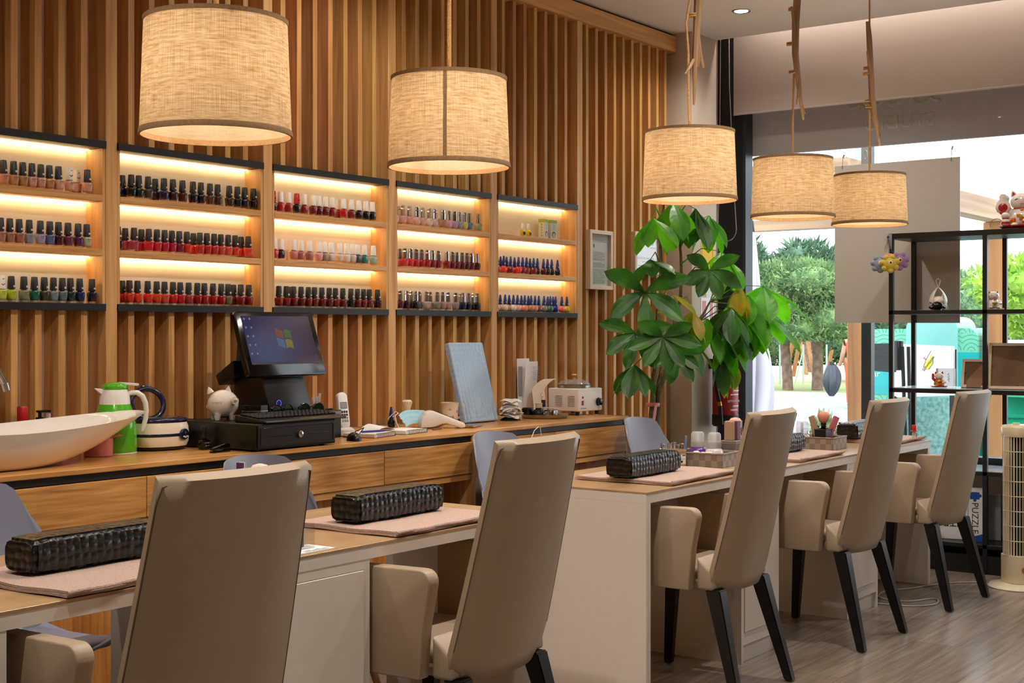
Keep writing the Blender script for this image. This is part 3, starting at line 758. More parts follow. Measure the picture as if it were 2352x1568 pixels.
def bottle_proto(kind):
    t = thing('nail_polish_bottle', 'x', 'nail polish')
    bm = NB()
    if kind == 'b':
        lathe(bm, [(.009, .004), (.0135, .006), (.0165, .016), (.0165, .026), (.013, .036), (.0075, .041), (.007, .043)], 20, p=2.3)
    elif kind == 'o':
        lathe(bm, [(.011, .003), (.012, .004), (.012, .030), (.010, .034), (.006, .037)], 20, p=4)
    else:
        lathe(bm, [(.0125, .0075), (.0145, .012), (.0165, .030), (.0166, .036), (.0150, .0405), (.0085, .0425), (.008, .045)], 24, p=3)
    obj('glass_bottle', bm, polish_mat('808080'), t, 50)
    bm = NB()
    if kind == 'b': lathe(bm, [(.0095, 0), (.014, .0015), (.0138, .0058), (.009, .0042)], 20, p=2.3)
    elif kind == 'o': lathe(bm, [(.0118, 0), (.0122, .0005), (.0122, .0032), (.011, .0032)], 20, p=4)
    else: lathe(bm, [(.0122, 0), (.0130, .0008), (.0150, .0115), (.0124, .0077)], 24, p=3)
    obj('bottle_base', bm, M_base, t, 50)
    bm = NB(); cm = {'k': M_satin, 'w': M_whitecap, 'r': M_red, 'p': M_whitecap, 'c': M_chromecap, 'b': M_bluecap, 'o': M_whitecap}[kind]
    if kind == 'b':
        lathe(bm, [(.0095, .042), (.0098, .044), (.0088, .060), (.0042, .094), (.0036, .096)], 16, p=3)
        cap = obj('cap', bm, cm, t, 40)
        bm = NB(); box(bm, -.0045, .0045, -.0100, -.0094, .050, .057); obj('sticker', bm, M_capgrey, cap, 0)
    elif kind == 'c':
        lathe(bm, [(.0112, .044), (.0112, .074), (.0095, .077), (.0095, .088), (.0085, .0895)], 12); cap = obj('cap', bm, cm, t, 20)
    elif kind == 'o':
        lathe(bm, [(.0075, .037), (.0075, .066), (.0068, .068)], 16); cap = obj('cap', bm, cm, t, 40)
        bm = NB(); box(bm, -.0085, .0085, -.0123, -.0119, .008, .024); obj('label', bm, M_inkB, t, 0)
    else:
        lathe(bm, [(.0122, .0452), (.0122, .047), (.0118, .050), (.0098, .0885), (.0092, .0898), (.005, .0905)], 24, p=3.2); cap = obj('cap', bm, cm, t, 40)
        if kind == 'k':
            bm = NB(); box(bm, .0005, .0085, -.0128, -.0110, .0515, .058); obj('sticker', bm, M_capgrey, cap, 0)
        if kind in 'rp':
            bm = NB(); tube(bm, [(-.006, -.0112, .062), (0, -.0117, .058), (.006, -.0112, .063)], .0017, 6); tube(bm, [(-.002, -.0106, .078), (.005, -.0102, .08)], .0014, 6)
            obj('lip_print', bm, M_redprint if kind == 'p' else M_inkB, cap)
    if kind in 'kwrpc':
        letters('lettering', 'O·P·I', .0082, M_inkW if kind in 'wr' else M_inkB, t, (.001, -.0168, .0335), (R(93), 0, 0), depth=.00012)
        bm = NB()
        for q in range(3): box(bm, -.005 + .001 * q, .006 - .001 * q, -.0164 + q * .0005, -.0159 + q * .0005, .0275 - q * .003, .0283 - q * .003)
        obj('small_print', bm, M_inkW if kind in 'wr' else M_inkB, t, 0)
    return t
CAPW = {'k': 'black-capped', 'w': 'white-capped', 'r': 'red-capped', 'p': 'white-and-red-capped', 'c': 'chrome-capped', 'b': 'tall blue-capped', 'o': 'white-capped'}
TN = ['top', 'middle', 'bottom']
BN = ['leftmost case', 'second case', 'middle case', 'fourth case', 'rightmost case']
PROTO = {}
rb = random.Random(4)
for bay, tier, spec in ROWS:
    for i, it in enumerate(spec.split(';')):
        a = it.split(' ', 3); kind = a[1][0]; back = '*' in a[1]
        if kind not in PROTO: PROTO[kind] = o = bottle_proto(kind)
        else: o = dup(PROTO[kind])
        o.location = (float(a[0]), 4.250 if back else 4.207, TIER[tier] + .0005)
        o.rotation_euler.z = rb.uniform(-.12, .12) if kind not in 'b' else rb.uniform(-.1, .1)
        o['label'] = '%s %s nail polish, %s from left on %s shelf of %s' % (CAPW[kind], a[3], ordinal(i + 1), TN[tier], BN[bay])
        o['group'] = 'nail polish bottles in the lit wall cases'
        if kind == 'b' : o.scale = (.95, .95, .93)
        for c in o.children:
            if c.name.startswith('glass_bottle'):
                c.material_slots[0].link = 'OBJECT'; c.material_slots[0].material = polish_mat(a[2])
# two small boxes on the top shelf of the rightmost case
M_boxg = mat('pale green grey carton', '#c9cabb', .6); M_lime = mat('lime print', '#9aa83a', .6)
for x, lb, tilt in ((6.075, 'green and white carton with a face print, left one of two', .25), (6.15, 'green and white carton with a face print, right one of two', -.05)):
    t = thing('product_carton', lb, 'box', (x, 4.226, TIER[0] + .0005), tilt, 'cartons in the rightmost case')
    bm = NB(); box(bm, -.027, .027, -.018, .018, 0, .103, .0006, 1); obj('carton', bm, M_boxg, t, 0)
    bm = NB(); box(bm, -.0272, .0272, -.0184, .0182, .086, .1034); obj('lid_band', bm, M_lime, t, 0)
    bm = NB(); lathe(bm, [(.017, 0), (.017, .0006)], 20); obj('face_print', bm, mat('dark hair print', '#4c463c', .7), t, at=(0, -.0181, .024), rot=(R(90), 0, 0))
    bm = NB(); lathe(bm, [(.013, 0), (.013, .0004)], 20); obj('face_print', bm, mat('grey face print', '#b3ada4', .7), t, at=(0, -.0188, .021), rot=(R(90), 0, 0))
    bm = NB()
    for q in range(5): box(bm, -.02 + .003 * (q % 3), .02 - .004 * (q % 2), -.0186, -.018, .077 - q * .0065, .0785 - q * .0065)
    obj('print_lines', bm, M_greyprint, t, 0)
    bm = NB()
    for q in range(5): lathe(bm, [(.005, 0), (.005, .0006)], 12, c=(0, .015 + q * .015, 0))
    obj('side_icons', bm, M_lime, t, rot=(R(90), 0, R(-90)), at=(-.0272, 0, 0))

# ------------------------------------------------------------------ things on the counter
TOPZ = .9005
# washbasin: long boat-shaped bowl, rim swept up to a point
t = thing('washbasin', 'large white glossy boat-shaped countertop basin at left edge', 'basin', (2.50, 3.86, TOPZ))
def basin(u, v):
    a = 2 * PI * u
    e = (1 - cos(a)) / 2 if False else 0
    # v: 0 foot outside -> .5 rim -> 1 bowl bottom inside
    def outline(k):                               # k 0 foot .. 1 rim
        ln = .20 + .39 * k ** .8 if cos(a) > 0 else .20 + .30 * k ** .8
        wd = .125 + .092 * k ** .7
        return ln * cos(a), wd * sin(a)
    rim = .118 + .038 * max(0, cos(a)) ** 1.6 + .03 * max(0, -cos(a)) ** 2
    if v <= .5:
        k = v / .5; x, y = outline(k); return Vector((x, y, rim * k ** 1.25))
    k = 1 - (v - .5) / .5
    x, y = outline(k); s = .965 if k > .98 else .95
    return Vector((x * s, y * s, .02 + (rim - .02) * k ** 1.6))
bm = NB(); sheet(bm, basin, 48, 24); bmesh.ops.remove_doubles(bm, verts=bm.verts, dist=.0006)
obj('bowl', bm, M_whitegloss, t, 60)
bm = NB(); lathe(bm, [(.2, 0), (.2, .005)], 40, sy=.62); obj('foot_ring', bm, M_steel, t)
t = thing('basin_faucet', 'chrome curved basin tap cut off by the left edge', 'faucet', (2.515, 4.125, TOPZ + .0)); t.scale = (1, 1, 1.12)
bm = NB(); tube(bm, [(0, 0, 0), (0, 0, .02)], .028, 20); tube(bm, [(0, 0, .02), (0, 0, .24)] + [(.09 - .09 * cos(R(a)), -.02 * sin(R(a / 2)), .24 + .09 * sin(R(a))) for a in range(15, 151, 15)] + [(.205, -.025, .225)], .0145, 14); obj('spout', bm, M_chrome, t)
bm = NB(); tube(bm, [(.205, -.025, .228), (.212, -.026, .205)], .0165, 14); obj('aerator', bm, M_steel, t)
bm = NB(); tube(bm, [(-.0, 0, .1), (-.06, .0, .13)], [.009, .006], 10); obj('lever', bm, M_chrome, t)
# small bottles behind the basin
t = thing('spray_can', 'red and blue can behind the basin, leftmost bottle on the counter', 'bottle', (2.827, 4.15, TOPZ))
bm = NB(); lathe(bm, [(.017, 0), (.018, .002), (.018, .115)], 18); obj('body', bm, mat('mid blue', '#2b62a8', .3), t)
bm = NB(); lathe(bm, [(.0185, .115), (.0185, .168), (.016, .172)], 18); obj('cap', bm, M_red, t)
t = thing('soap_pump', 'black pump dispenser peeking over rim of the white basin', 'dispenser', (2.885, 4.135, TOPZ), -.1)
bm = NB(); lathe(bm, [(.028, 0), (.03, .003), (.03, .105), (.014, .118), (.013, .122)], 20); obj('body', bm, M_blackgloss, t)
bm = NB(); tube(bm, [(0, 0, .12), (0, 0, .15)], .006, 10); lathe(bm, [(.014, .118), (.014, .13), (.012, .132)], 14); box(bm, -.012, .04, -.008, .008, .148, .156, .003); obj('pump_head', bm, M_blackgloss, t)
t = thing('small_flacon', 'tiny clear flacon with white top beside the black pump', 'bottle', (2.93, 4.15, TOPZ))
bm = NB(); lathe(bm, [(.012, 0), (.012, .11), (.008, .118)], 14); obj('body', bm, M_frost, t)
bm = NB(); lathe(bm, [(.008, .118), (.0075, .142)], 12); obj('cap', bm, M_whiteplastic, t)
t = thing('soap_dish', 'pink dish lid just visible behind basin, left of green jug', 'dish', (2.99, 4.135, TOPZ))
bm = NB(); lathe(bm, [(.03, 0), (.038, .004), (.04, .115), (.04, .121)], 20); obj('body', bm, M_pink, t)
t = thing('pink_tub', 'pink tub with torn foil lid between basin and green jug', 'tub', (2.985, 3.945, TOPZ))
bm = NB(); lathe(bm, [(.046, 0), (.048, .002), (.05, .062)], 28); obj('body', bm, M_pink, t)
bm = NB(); sheet(bm, lambda u, v: Vector((-.05 + .115 * u, -.05 + .1 * v, .064 + .014 * max(0, u - .6) + .003 * sin(9 * v))), 8, 6, .001); obj('foil_lid', bm, mat('coral foil', '#d8674e', .3), t)
# thermos jug
t = thing('thermos_jug', 'bright green thermos jug with white handle and spout', 'jug', (3.085, 3.985, TOPZ), R(-30)); t.scale = (.96, .96, .90)
bm = NB(); lathe(bm, [(.077, 0), (.078, .004), (.079, .012), (.079, .06), (.0755, .12), (.066, .165), (.056, .193)], 40); obj('body', bm, M_greenp, t, 50)
bm = NB(); lathe(bm, [(.077, -.0), (.0785, .001), (.0785, .006), (.077, .0065)], 40); obj('base_ring', bm, M_whiteplastic, t)
bm = NB(); lathe(bm, [(.0555, .193), (.0535, .22), (.0465, .243), (.044, .25)], 36)
prism(bm, [(-.035, .252), (-.075, .256), (-.04, .222)], -.014, .014, 'XZ', .004); obj('collar', bm, M_whiteplastic, t, 50)
bm = NB(); lathe(bm, [(.043, .25), (.0455, .253), (.0455, .262), (.04, .272), (.02, .278), (.005, .279)], 32, c=(0, 0, 0)); obj('lid', bm, M_greenp, t, 50)
bm = NB(); prism(bm, [(.012, .279), (.085, .272), (.084, .262), (.05, .266), (.012, .27)], -.013, .013, 'XZ', .002); obj('lever', bm, M_whiteplastic, t)
bm = NB(); tube(bm, [(.04, 0, .228), (.06, 0, .236), (.08, 0, .236), (.099, 0, .222), (.110, 0, .195), (.113, 0, .165), (.111, 0, .135), (.104, 0, .105), (.098, 0, .085)], [.008, .010, .0105, .0105, .010, .0095, .009, .009, .005], 12); obj('handle', bm, M_whiteplastic, t)
# ultrasonic cleaner with open lid
t = thing('ultrasonic_cleaner', 'cream and navy oval cleaning machine with its round lid open', 'appliance', (3.285, 3.985, TOPZ), R(-6))
M_cream = mat('cream plastic', '#e6dcc8', .22, noise=.02, coat=.3)
bm = NB(); lathe(bm, [(.088, 0), (.098, .004), (.1, .014)], 40, sy=.72); obj('base', bm, M_blackgloss, t)
bm = NB(); lathe(bm, [(.1, .014), (.107, .03), (.109, .055), (.106, .085), (.1, .1)], 40, sy=.72, p=2.3); bd = obj('body', bm, M_cream, t, 50)
bm = NB(); lathe(bm, [(.109, .05), (.1105, .052), (.1105, .059), (.109, .061)], 40, sy=.72, p=2.3, caps=False); obj('stripe', bm, M_navy, bd)
bm = NB(); lathe(bm, [(.1, .099), (.103, .103), (.101, .112), (.092, .117), (.07, .117), (.068, .10)], 40, sy=.72, p=2.3); obj('rim', bm, M_navy, t, 50)
bm = NB(); lathe(bm, [(.07, .1172), (.066, .1175)], 40, sy=.72); obj('basin_ring', bm, M_steel, t)
bm = NB(); lathe(bm, [(.03, 0), (.03, .006), (.026, .009)], 24, sy=.68); pn = obj('control_panel', bm, M_navy, t, at=(.055, -.066, .056), rot=(R(90), 0, R(28)))
for k in range(3):
    bm = NB(); lathe(bm, [(.0045, .008), (.004, .0115)], 12, sy=.7); obj('button', bm, M_whiteplastic, pn, at=(-.013 + .013 * k, -.008 - .003 * (k == 1), 0))
bm = NB(); lathe(bm, [(.005, .008), (.0045, .011)], 12); obj('button', bm, M_steel, pn, at=(0, .006, 0))
bm = NB(); N = 40
tube(bm, [(.062 * cos(2 * PI * i / N), .056 * sin(2 * PI * i / N), 0) for i in range(N + 1)], .0105, 10); box(bm, -.02, .02, .056, .070, -.009, .009, .005)
ld = obj('lid', bm, M_navy, t, at=(-.03, .035, .165), rot=(R(76), 0, R(-8)))
bm = NB(); lathe(bm, [(.058, -.002), (.058, .002)], 36, sy=.9); obj('lid_window', bm, M_clear, ld)
bm = NB(); box(bm, -.075, -.03, .035, .065, .09, .128, .006); obj('hinge', bm, M_navy, t)
# black cup, black polish, small black tin next to the till
t = thing('black_tumbler', 'matt black tumbler tucked between cleaner and cash drawer', 'cup', (3.50, 4.085, TOPZ))
bm = NB(); lathe(bm, [(.034, 0), (.036, .002), (.040, .095), (.037, .095), (.034, .006)], 28); obj('body', bm, M_black, t)
t = thing('black_polish_bottle', 'black polish bottle with silver print in front of black tumbler', 'nail polish', (3.375, 3.85, TOPZ))
bm = NB(); lathe(bm, [(.0165, 0), (.0175, .002), (.0175, .034), (.008, .039)], 24, p=4); obj('body', bm, M_blackgloss, t)
bm = NB(); lathe(bm, [(.008, .039), (.0095, .041), (.0085, .085), (.008, .086)], 20); obj('cap', bm, M_satin, t)
letters('lettering', 'LAMAY', .0085, mat('silver print', '#9a9aa0', .4), t, (0, -.0179, .025)); letters('lettering', 'GEL UV', .006, MATS['silver print'], t, (0, -.0179, .015))
t = thing('stapler', 'small glossy black stapler lying in front of the cash drawer', 'stapler', (3.335, 3.72, TOPZ), R(8))
bm = NB(); box(bm, -.045, .045, -.012, .012, 0, .006, .002); obj('base', bm, M_blackgloss, t)
bm = NB(); prism(bm, [(-.045, .008), (.045, .012), (.045, .028), (.02, .03), (-.045, .017)], -.010, .010, 'XZ', .003); obj('arm', bm, M_blackgloss, t)
# cash drawer
t = thing('cash_drawer', 'wide black metal cash drawer with a chrome lock', 'drawer', (3.615, 3.615, TOPZ))
bm = NB(); box(bm, -.205, .205, .004, .42, .006, .098, .004, 2); obj('housing', bm, M_satin, t, 0)
bm = NB(); box(bm, -.198, .198, -.002, .01, .012, .092, .003, 2); fr = obj('drawer_front', bm, M_satin, t, 0)
bm = NB(); tube(bm, [(x, -.0025, z) for x, z in rrect(.37, .062, .004, 2, 0, .052)] + [(.185, -.0025, .079)], .0012, 6); tube(bm, [(-.15, -.0028, .052), (-.03, -.0028, .052)], .0015, 6); tube(bm, [(.03, -.0028, .052), (.16, -.0028, .052)], .0015, 6); obj('pressed_line', bm, M_blackgloss, fr)
bm = NB(); lathe(bm, [(.012, 0), (.013, .002), (.013, .007), (.009, .010)], 24); lk = obj('lock', bm, M_chrome, t, at=(.01, -.002, .052), rot=(R(90), 0, 0))
bm = NB(); box(bm, -.001, .001, -.005, .005, .0095, .0106); obj('keyhole', bm, M_black, lk, 0)
for sx in (-.17, .17):
    for sy in (.04, .38):
        bm = NB(); tube(bm, [(sx, sy, 0), (sx, sy, .008)], .012, 12); obj('rubber_foot', bm, M_black, t)
# POS terminal on the cash drawer
DZ = TOPZ + .0985
t = thing('pos_terminal', 'black touchscreen till showing a blue desktop, standing on cash drawer', 'till', (3.80, 3.93, DZ))
bm = NB(); prism(bm, [(-.11, 0), (.12, 0), (.09, .3), (.05, .33), (-.0, .3)], -.115, .115, 'YZ', .012)
st = obj('stand', bm, M_satin, t, 40)
bm = NB(); tube(bm, [(.012 * cos(a), 0, .012 * sin(a)) for a in [2 * PI * i / 20 for i in range(21)]], .0011, 6); obj('power_ring', bm, mat('blue power light', (.05, .06, .6), .3, emit=1.2, noise=0), st, at=(-.07, -.100, .055))
bm = NB(); prism(bm, [(.06, .22), (.16, .16), (.14, .12), (.05, .15)], -.16, -.02, 'YZ', .006); obj('rear_module', bm, M_satin, t, 40)
TILT = R(-19)
bm = NB(); prism(bm, rrect(.418, .262, .014, 5), -.006, .016, 'XZ', .003)
scn = obj('screen_housing', bm, M_screenblack, t, 40, at=(-.008, -.045, .282), rot=(TILT, 0, 0))
def screen_mat():
    m, n, l, b = nt('desktop screen'); tcd = n.new('ShaderNodeTexCoord')
    gr = n.new('ShaderNodeTexGradient'); gr.gradient_type = 'SPHERICAL'
    mp_ = n.new('ShaderNodeMapping'); mp_.inputs['Location'].default_value = (.25, 0, .18); mp_.inputs['Scale'].default_value = (3.4, 3, 4.6)
    l.new(tcd.outputs['Object'], mp_.inputs[0]); l.new(mp_.outputs[0], gr.inputs[0])
    rp = n.new('ShaderNodeValToRGB'); rp.color_ramp.elements[0].color = lin('#241d3c'); rp.color_ramp.elements[1].color = lin('#2c5a8c')
    e = rp.color_ramp.elements.new(.4); e.color = lin('#292a60')
    l.new(gr.outputs['Fac'], rp.inputs[0]); l.new(rp.outputs[0], b.inputs['Emission Color']); b.inputs['Emission Strength'].default_value = .32
    b.inputs['Base Color'].default_value = (.01, .01, .015, 1); b.inputs['Roughness'].default_value = .12
    return m
bm = NB(); prism(bm, rrect(.362, .196, .002, 2, 0, .014), -.0075, -.006, 'XZ'); disp = obj('display', bm, screen_mat(), scn, 0)
for k, (cx, cz, col) in enumerate(((-.021, .021, '#5c3016'), (.021, .015, '#2a4a1a'), (-.023, -.018, '#2a4c70'), (.02, -.025, '#605c1c'))):
    bm = NB(); w_, h_ = .019, .017
    sheet(bm, lambda u, v: Vector((cx + w_ * (2 * u - 1), 0, cz + h_ * (2 * v - 1) + .0045 * sin(PI * (u * 1.1 + (.5 if cx < 0 else 0))) - .001)), 8, 4, .0004)
    obj('desktop_logo', bm, mat('logo pane ' + col, col, .5, emit=.08, noise=.1), disp, 0, at=(.02, -.0081, .022))
for q in range(10):
    bm = NB(); box(bm, -.004, .004, 0, .0004, -.004, .004); obj('desktop_icon', bm, mat('desktop icon', '#5a607a', .5, emit=.2), disp, 0, at=(-.168 + .028 * (q % 2), -.0081, .10 - .035 * (q // 2)))
bm = NB(); box(bm, -.18, .18, 0, .0004, -.004, .004); obj('taskbar', bm, mat('task bar', '#2a2430', .4, emit=.25), disp, 0, at=(0, -.0079, -.0795))
# keyboard
t = thing('keyboard', 'black wedge-shaped computer keyboard lying on the cash drawer', 'keyboard', (3.655, 3.695, DZ))
bm = NB(); prism(bm, [(-.088, .0), (.075, 0), (.075, .026), (-.05, .014), (-.088, .008)], -.205, .215, 'YZ', .004); obj('case', bm, M_satin, t, 40)
sl_ = math.atan2(.012, .125)
for r_ in range(5):
    bm = NB(); y = -.04 + .021 * r_; nk = 20
    for k in range(nk): box(bm, -.195 + k * .0202, -.195 + k * .0202 + .0165, y, y + .0165, .0155 + .0021 * r_, .0225 + .0021 * r_, .0022, 1)
    obj('key_row', bm, M_black, t, 0)
# piggy bank
t = thing('piggy_bank', 'white glossy round piggy bank on left corner of cash drawer', 'piggy bank', (3.515, 3.905, DZ), R(-28))
bm = NB(); ball(bm, (0, 0, .060), (.058, .056, .053), 28, 18); obj('body', bm, M_whitegloss, t, 80)
bm = NB(); tube(bm, [(.028, -.05, .072), (.031, -.063, .073)], [.016, .014], 18); sn = obj('snout', bm, M_whitegloss, t, 60)
bm = NB(); ball(bm, (.0315, -.0655, .076), .006); obj('nose', bm, M_whitegloss, sn)
for sx in (-.05, .015):
    bm = NB(); lathe(bm, [(.014, 0), (.009, .012), (.001, .024)], 12, sy=.5); obj('ear', bm, M_whitegloss, t, at=(sx, -.012, .103), rot=(R(10), R(-22 if sx < 0 else 5), 0))
for sx in (-.028, .028):
    for sy in (-.028, .028):
        bm = NB(); tube(bm, [(sx, sy, .02), (sx, sy, .0008)], [.014, .009], 12); obj('leg', bm, M_whitegloss, t)
letters('lettering', 'AMASCA', .010, mat('mauve print', '#6c6072', .6), t, (-.036, -.0515, .066), (R(88), 0, R(-36)))
bm = NB(); tube(bm, [(-.05 - .004 * cos(a), .03, .05 + .006 * sin(a)) for a in [R(30 * i) for i in range(14)]], .002, 6); obj('tail', bm, M_whitegloss, t)
# black presentation box with chrome edge, sunglasses, book and pad behind the keyboard
t = thing('jewellery_box', 'black octagonal box with thin chrome edge beside the piggy bank', 'box', (3.595, 3.82, DZ), R(6))
oc = [(.05 * cos(R(22.5 + 45 * k)) * 1.05, .05 * sin(R(22.5 + 45 * k))) for k in range(8)]
bm = NB(); prism(bm, oc, 0, .032, 'XY', .001); obj('base', bm, M_satin, t, 0)
bm = NB(); prism(bm, [(x * 1.03, y * 1.03) for x, y in oc], .032, .035, 'XY'); obj('edge_band', bm, M_chrome, t, 0)
bm = NB(); prism(bm, oc, .035, .056, 'XY', .002); obj('lid', bm, M_blackgloss, t, 0)
def sunglasses(loc, rz, label, m):
    t = thing('sunglasses', label, 'sunglasses', loc, rz, 'sunglasses behind the keyboard')
    for s in (-1, 1):
        bm = NB(); tube(bm, [(s * .034 + .028 * cos(2 * PI * i / 20), 0, .028 + .024 * sin(2 * PI * i / 20)) for i in range(21)], .003, 6); rim = obj('rim', bm, m, t)
        bm = NB(); lathe(bm, [(.027, -.0008), (.027, .0008)], 24, sy=.86); obj('lens', bm, mat('dark green lens', '#0c2420', .06), rim, at=(s * .034, 0, .028), rot=(R(90), 0, 0))
        bm = NB(); tube(bm, [(s * .062, .004, .042), (s * .058, .014 + .004 * s, .035), (-s * .05, .016 + .004 * s, .006)], .0022, 6); obj('temple', bm, m, t)
    bm = NB(); tube(bm, [(-.008, 0, .036), (0, -.002, .04), (.008, 0, .036)], .0025, 6); obj('bridge', bm, m, t)
sunglasses((3.715, 3.795, DZ), R(8), 'black sunglasses with dark lenses in front of the till, left pair', M_blackgloss)
sunglasses((3.86, 3.785, DZ), R(-6), 'brown-rimmed sunglasses in front of the till, right pair', mat('tortoise brown', '#3a2016', .25))
t = thing('desk_diary', 'dark closed diary with a cable on top, behind keyboard right end', 'book', (3.95, 3.93, DZ - .0985))
bm = NB(); box(bm, .0, .15, -.08, .10, .085, .112, .003); obj('cover', bm, M_black, t, 0)
bm = NB(); box(bm, .002, .148, -.0805, .098, .088, .108); obj('pages', bm, M_greyprint, t, 0)
bm = NB(); box(bm, .0, .15, -.078, .098, 0, .085, .003); obj('card_printer', bm, M_black, t, 0)
bm = NB(); tube(bm, [(.0 + .02 * k, -.05 + .03 * sin(k * 1.3), .114) for k in range(8)], .0028, 6); obj('cable', bm, M_blackgloss, t)
# brush pot with capped brushes
t = thing('brush_pot', 'clear pot of capped nail brushes behind the diary', 'pot', (4.14, 4.05, TOPZ))
bm = NB(); lathe(bm, [(.035, 0), (.037, .002), (.037, .09), (.0345, .09), (.0345, .005)], 24); obj('pot', bm, M_clear, t)
rb2 = random.Random(2)
for k, (dx, dy, h, cl) in enumerate(((-.055, .0, .165, 1), (-.035, .01, .17, 1), (.0, 0, .155, 1), (.012, -.01, .16, 1), (.04, 0, .17, 1), (-.07, -.01, .125, 0))):
    bx, by = dx * .35, dy * .4
    p0 = Vector((bx, by, .006)); p1 = Vector((dx, dy, h)); b_ = thing('nail_brush', ('capped clear' if cl else 'uncapped wooden') + ' nail brush in the pot, %s from left' % ordinal([2, 3, 4, 5, 6, 1][k]), 'brush', (4.14, 4.05, TOPZ), 0, 'brushes in the clear pot')
    bm = NB(); tube(bm, [p0, p0.lerp(p1, .62)], .0028, 8); obj('handle', bm, M_bamboo if k % 2 else M_satin, b_)
    bm = NB(); tube(bm, [p0.lerp(p1, .62), p0.lerp(p1, .8)], .0034, 8); obj('ferrule', bm, M_gold if k == 5 else M_steel, b_)
    bm = NB(); tube(bm, [p0.lerp(p1, .8), p0.lerp(p1, .92)], [.003, .0015], 8); obj('bristles', bm, M_kraft, b_)
    if cl:
        bm = NB(); tube(bm, [p0.lerp(p1, .66), p1], .0062, 10); obj('tube_cap', bm, M_frost, b_)
# cordless phone
t = thing('cordless_phone', 'white cordless telephone standing in its charging cradle', 'phone', (4.205, 3.93, TOPZ), R(-10))
bm = NB(); lathe(bm, [(.045, 0), (.047, .003), (.043, .022), (.03, .03)], 28, p=2.6, c=(0, .01, 0)); obj('cradle', bm, M_whiteplastic, t)
LEAN = R(-10)
bm = NB(); prism(bm, [(x * (1 - .12 * (z - .08)), z) for x, z in rrect(.05, .155, .022, 6, 0, .088)], -.011, .011, 'XZ', .005); hs = obj('handset', bm, M_whiteplastic, t, 50, at=(0, 0, .012), rot=(LEAN, 0, 0))
bm = NB(); box(bm, -.0165, .0165, -.0122, -.0105, .098, .122, .001); obj('display', bm, M_greyprint, hs, 0)
bm = NB(); box(bm, -.0175, .0175, -.0118, -.0104, .0965, .1235, .001); obj('display_frame', bm, M_black, hs, 0)
for rr_ in range(4):
    for cc in range(3):
        bm = NB(); box(bm, -.016 + cc * .0115, -.016 + cc * .0115 + .009, -.0128, -.0105, .078 - rr_ * .0125, .087 - rr_ * .0125, .0012, 1); obj('key', bm, M_black if rr_ < 2 else M_greyprint, hs, 0)
t = thing('computer_mouse', 'small black computer mouse lying beside the cash drawer', 'mouse', (4.00, 3.69, TOPZ), R(-30))
bm = NB(); ball(bm, (0, 0, .0), (.028, .045, .034), 20, 12); bmesh.ops.bisect_plane(bm, geom=bm.verts[:] + bm.edges[:] + bm.faces[:], plane_co=(0, 0, .0008), plane_no=(0, 0, -1), clear_outer=True)
obj('shell', bm, M_satin, t)
bm = NB(); tube(bm, [(.0, .045, .012), (.03, .075, .03), (.06, .06, .045), (.05, .12, .003), (.0, .2, .003)], .0018, 6); obj('cable', bm, M_blackgloss, t)
# spiral notebooks, pen, loose sheet
def notebook(loc, rz, label, cover, w=.2, d=.145, h=.016):
    t = thing('spiral_notebook', label, 'notebook', loc, rz, 'spiral notebooks by the telephone')
    bm = NB(); box(bm, 0, w, 0, d, 0, .002); obj('back_cover', bm, cover, t, 0)
    bm = NB(); box(bm, .002, w - .002, .004, d - .002, .002, h); obj('pages', bm, M_paper, t, 0)
    bm = NB()
    for k in range(17):
        a = .012 + k * (d - .024) / 16
        tube(bm, [(-.002 + .006 * cos(R(q)), a, h / 2 + (h / 2 + .002) * sin(R(q))) for q in range(0, 361, 40)], .0009, 5)
    obj('spiral', bm, M_satin, t)
    return t
notebook((4.30, 3.735, TOPZ), R(102), 'spiral notebook with red back cover, beside the telephone', M_red, .15, .17)
notebook((4.53, 3.755, TOPZ), R(100), 'spiral notebook with green back cover, left of card terminal', mat('green card', '#1f8a5c', .5), .13, .18)
t = thing('loose_sheet', 'curled sheet of printed paper lying on the red-backed notebook', 'paper', (4.24, 3.82, TOPZ + .0172), R(8))
bm = NB(); sheet(bm, lambda u, v: Vector((.15 * u - .02, .085 * v - .04, .026 * sin(PI * u) ** 1.0 * (.55 + .45 * v) + .0002)), 12, 4, .0005); obj('sheet', bm, M_paper, t)
t = thing('ballpoint_pen', 'blue ballpoint pen lying on the red-backed notebook', 'pen', (4.165, 3.79, TOPZ + .021))
bm = NB(); tube(bm, [(-.01, 0, 0), (.10, -.02, 0)], .0042, 8); obj('barrel', bm, mat('ink blue', '#1c3a94', .3), t)
bm = NB(); tube(bm, [(.10, -.02, 0), (.115, -.0228, 0)], [.004, .001], 8); obj('tip', bm, M_satin, t)
t = thing('wooden_pencil', 'short pencil beside the green-backed notebook', 'pencil', (4.62, 3.80, TOPZ + .004))
bm = NB(); tube(bm, [(0, 0, 0), (.075, .01, 0)], .0035, 6); obj('barrel', bm, M_kraft, t, 20)
bm = NB(); tube(bm, [(.075, .01, 0), (.088, .0117, 0)], [.0035, .0006], 6); obj('tip', bm, M_paleframe, t)
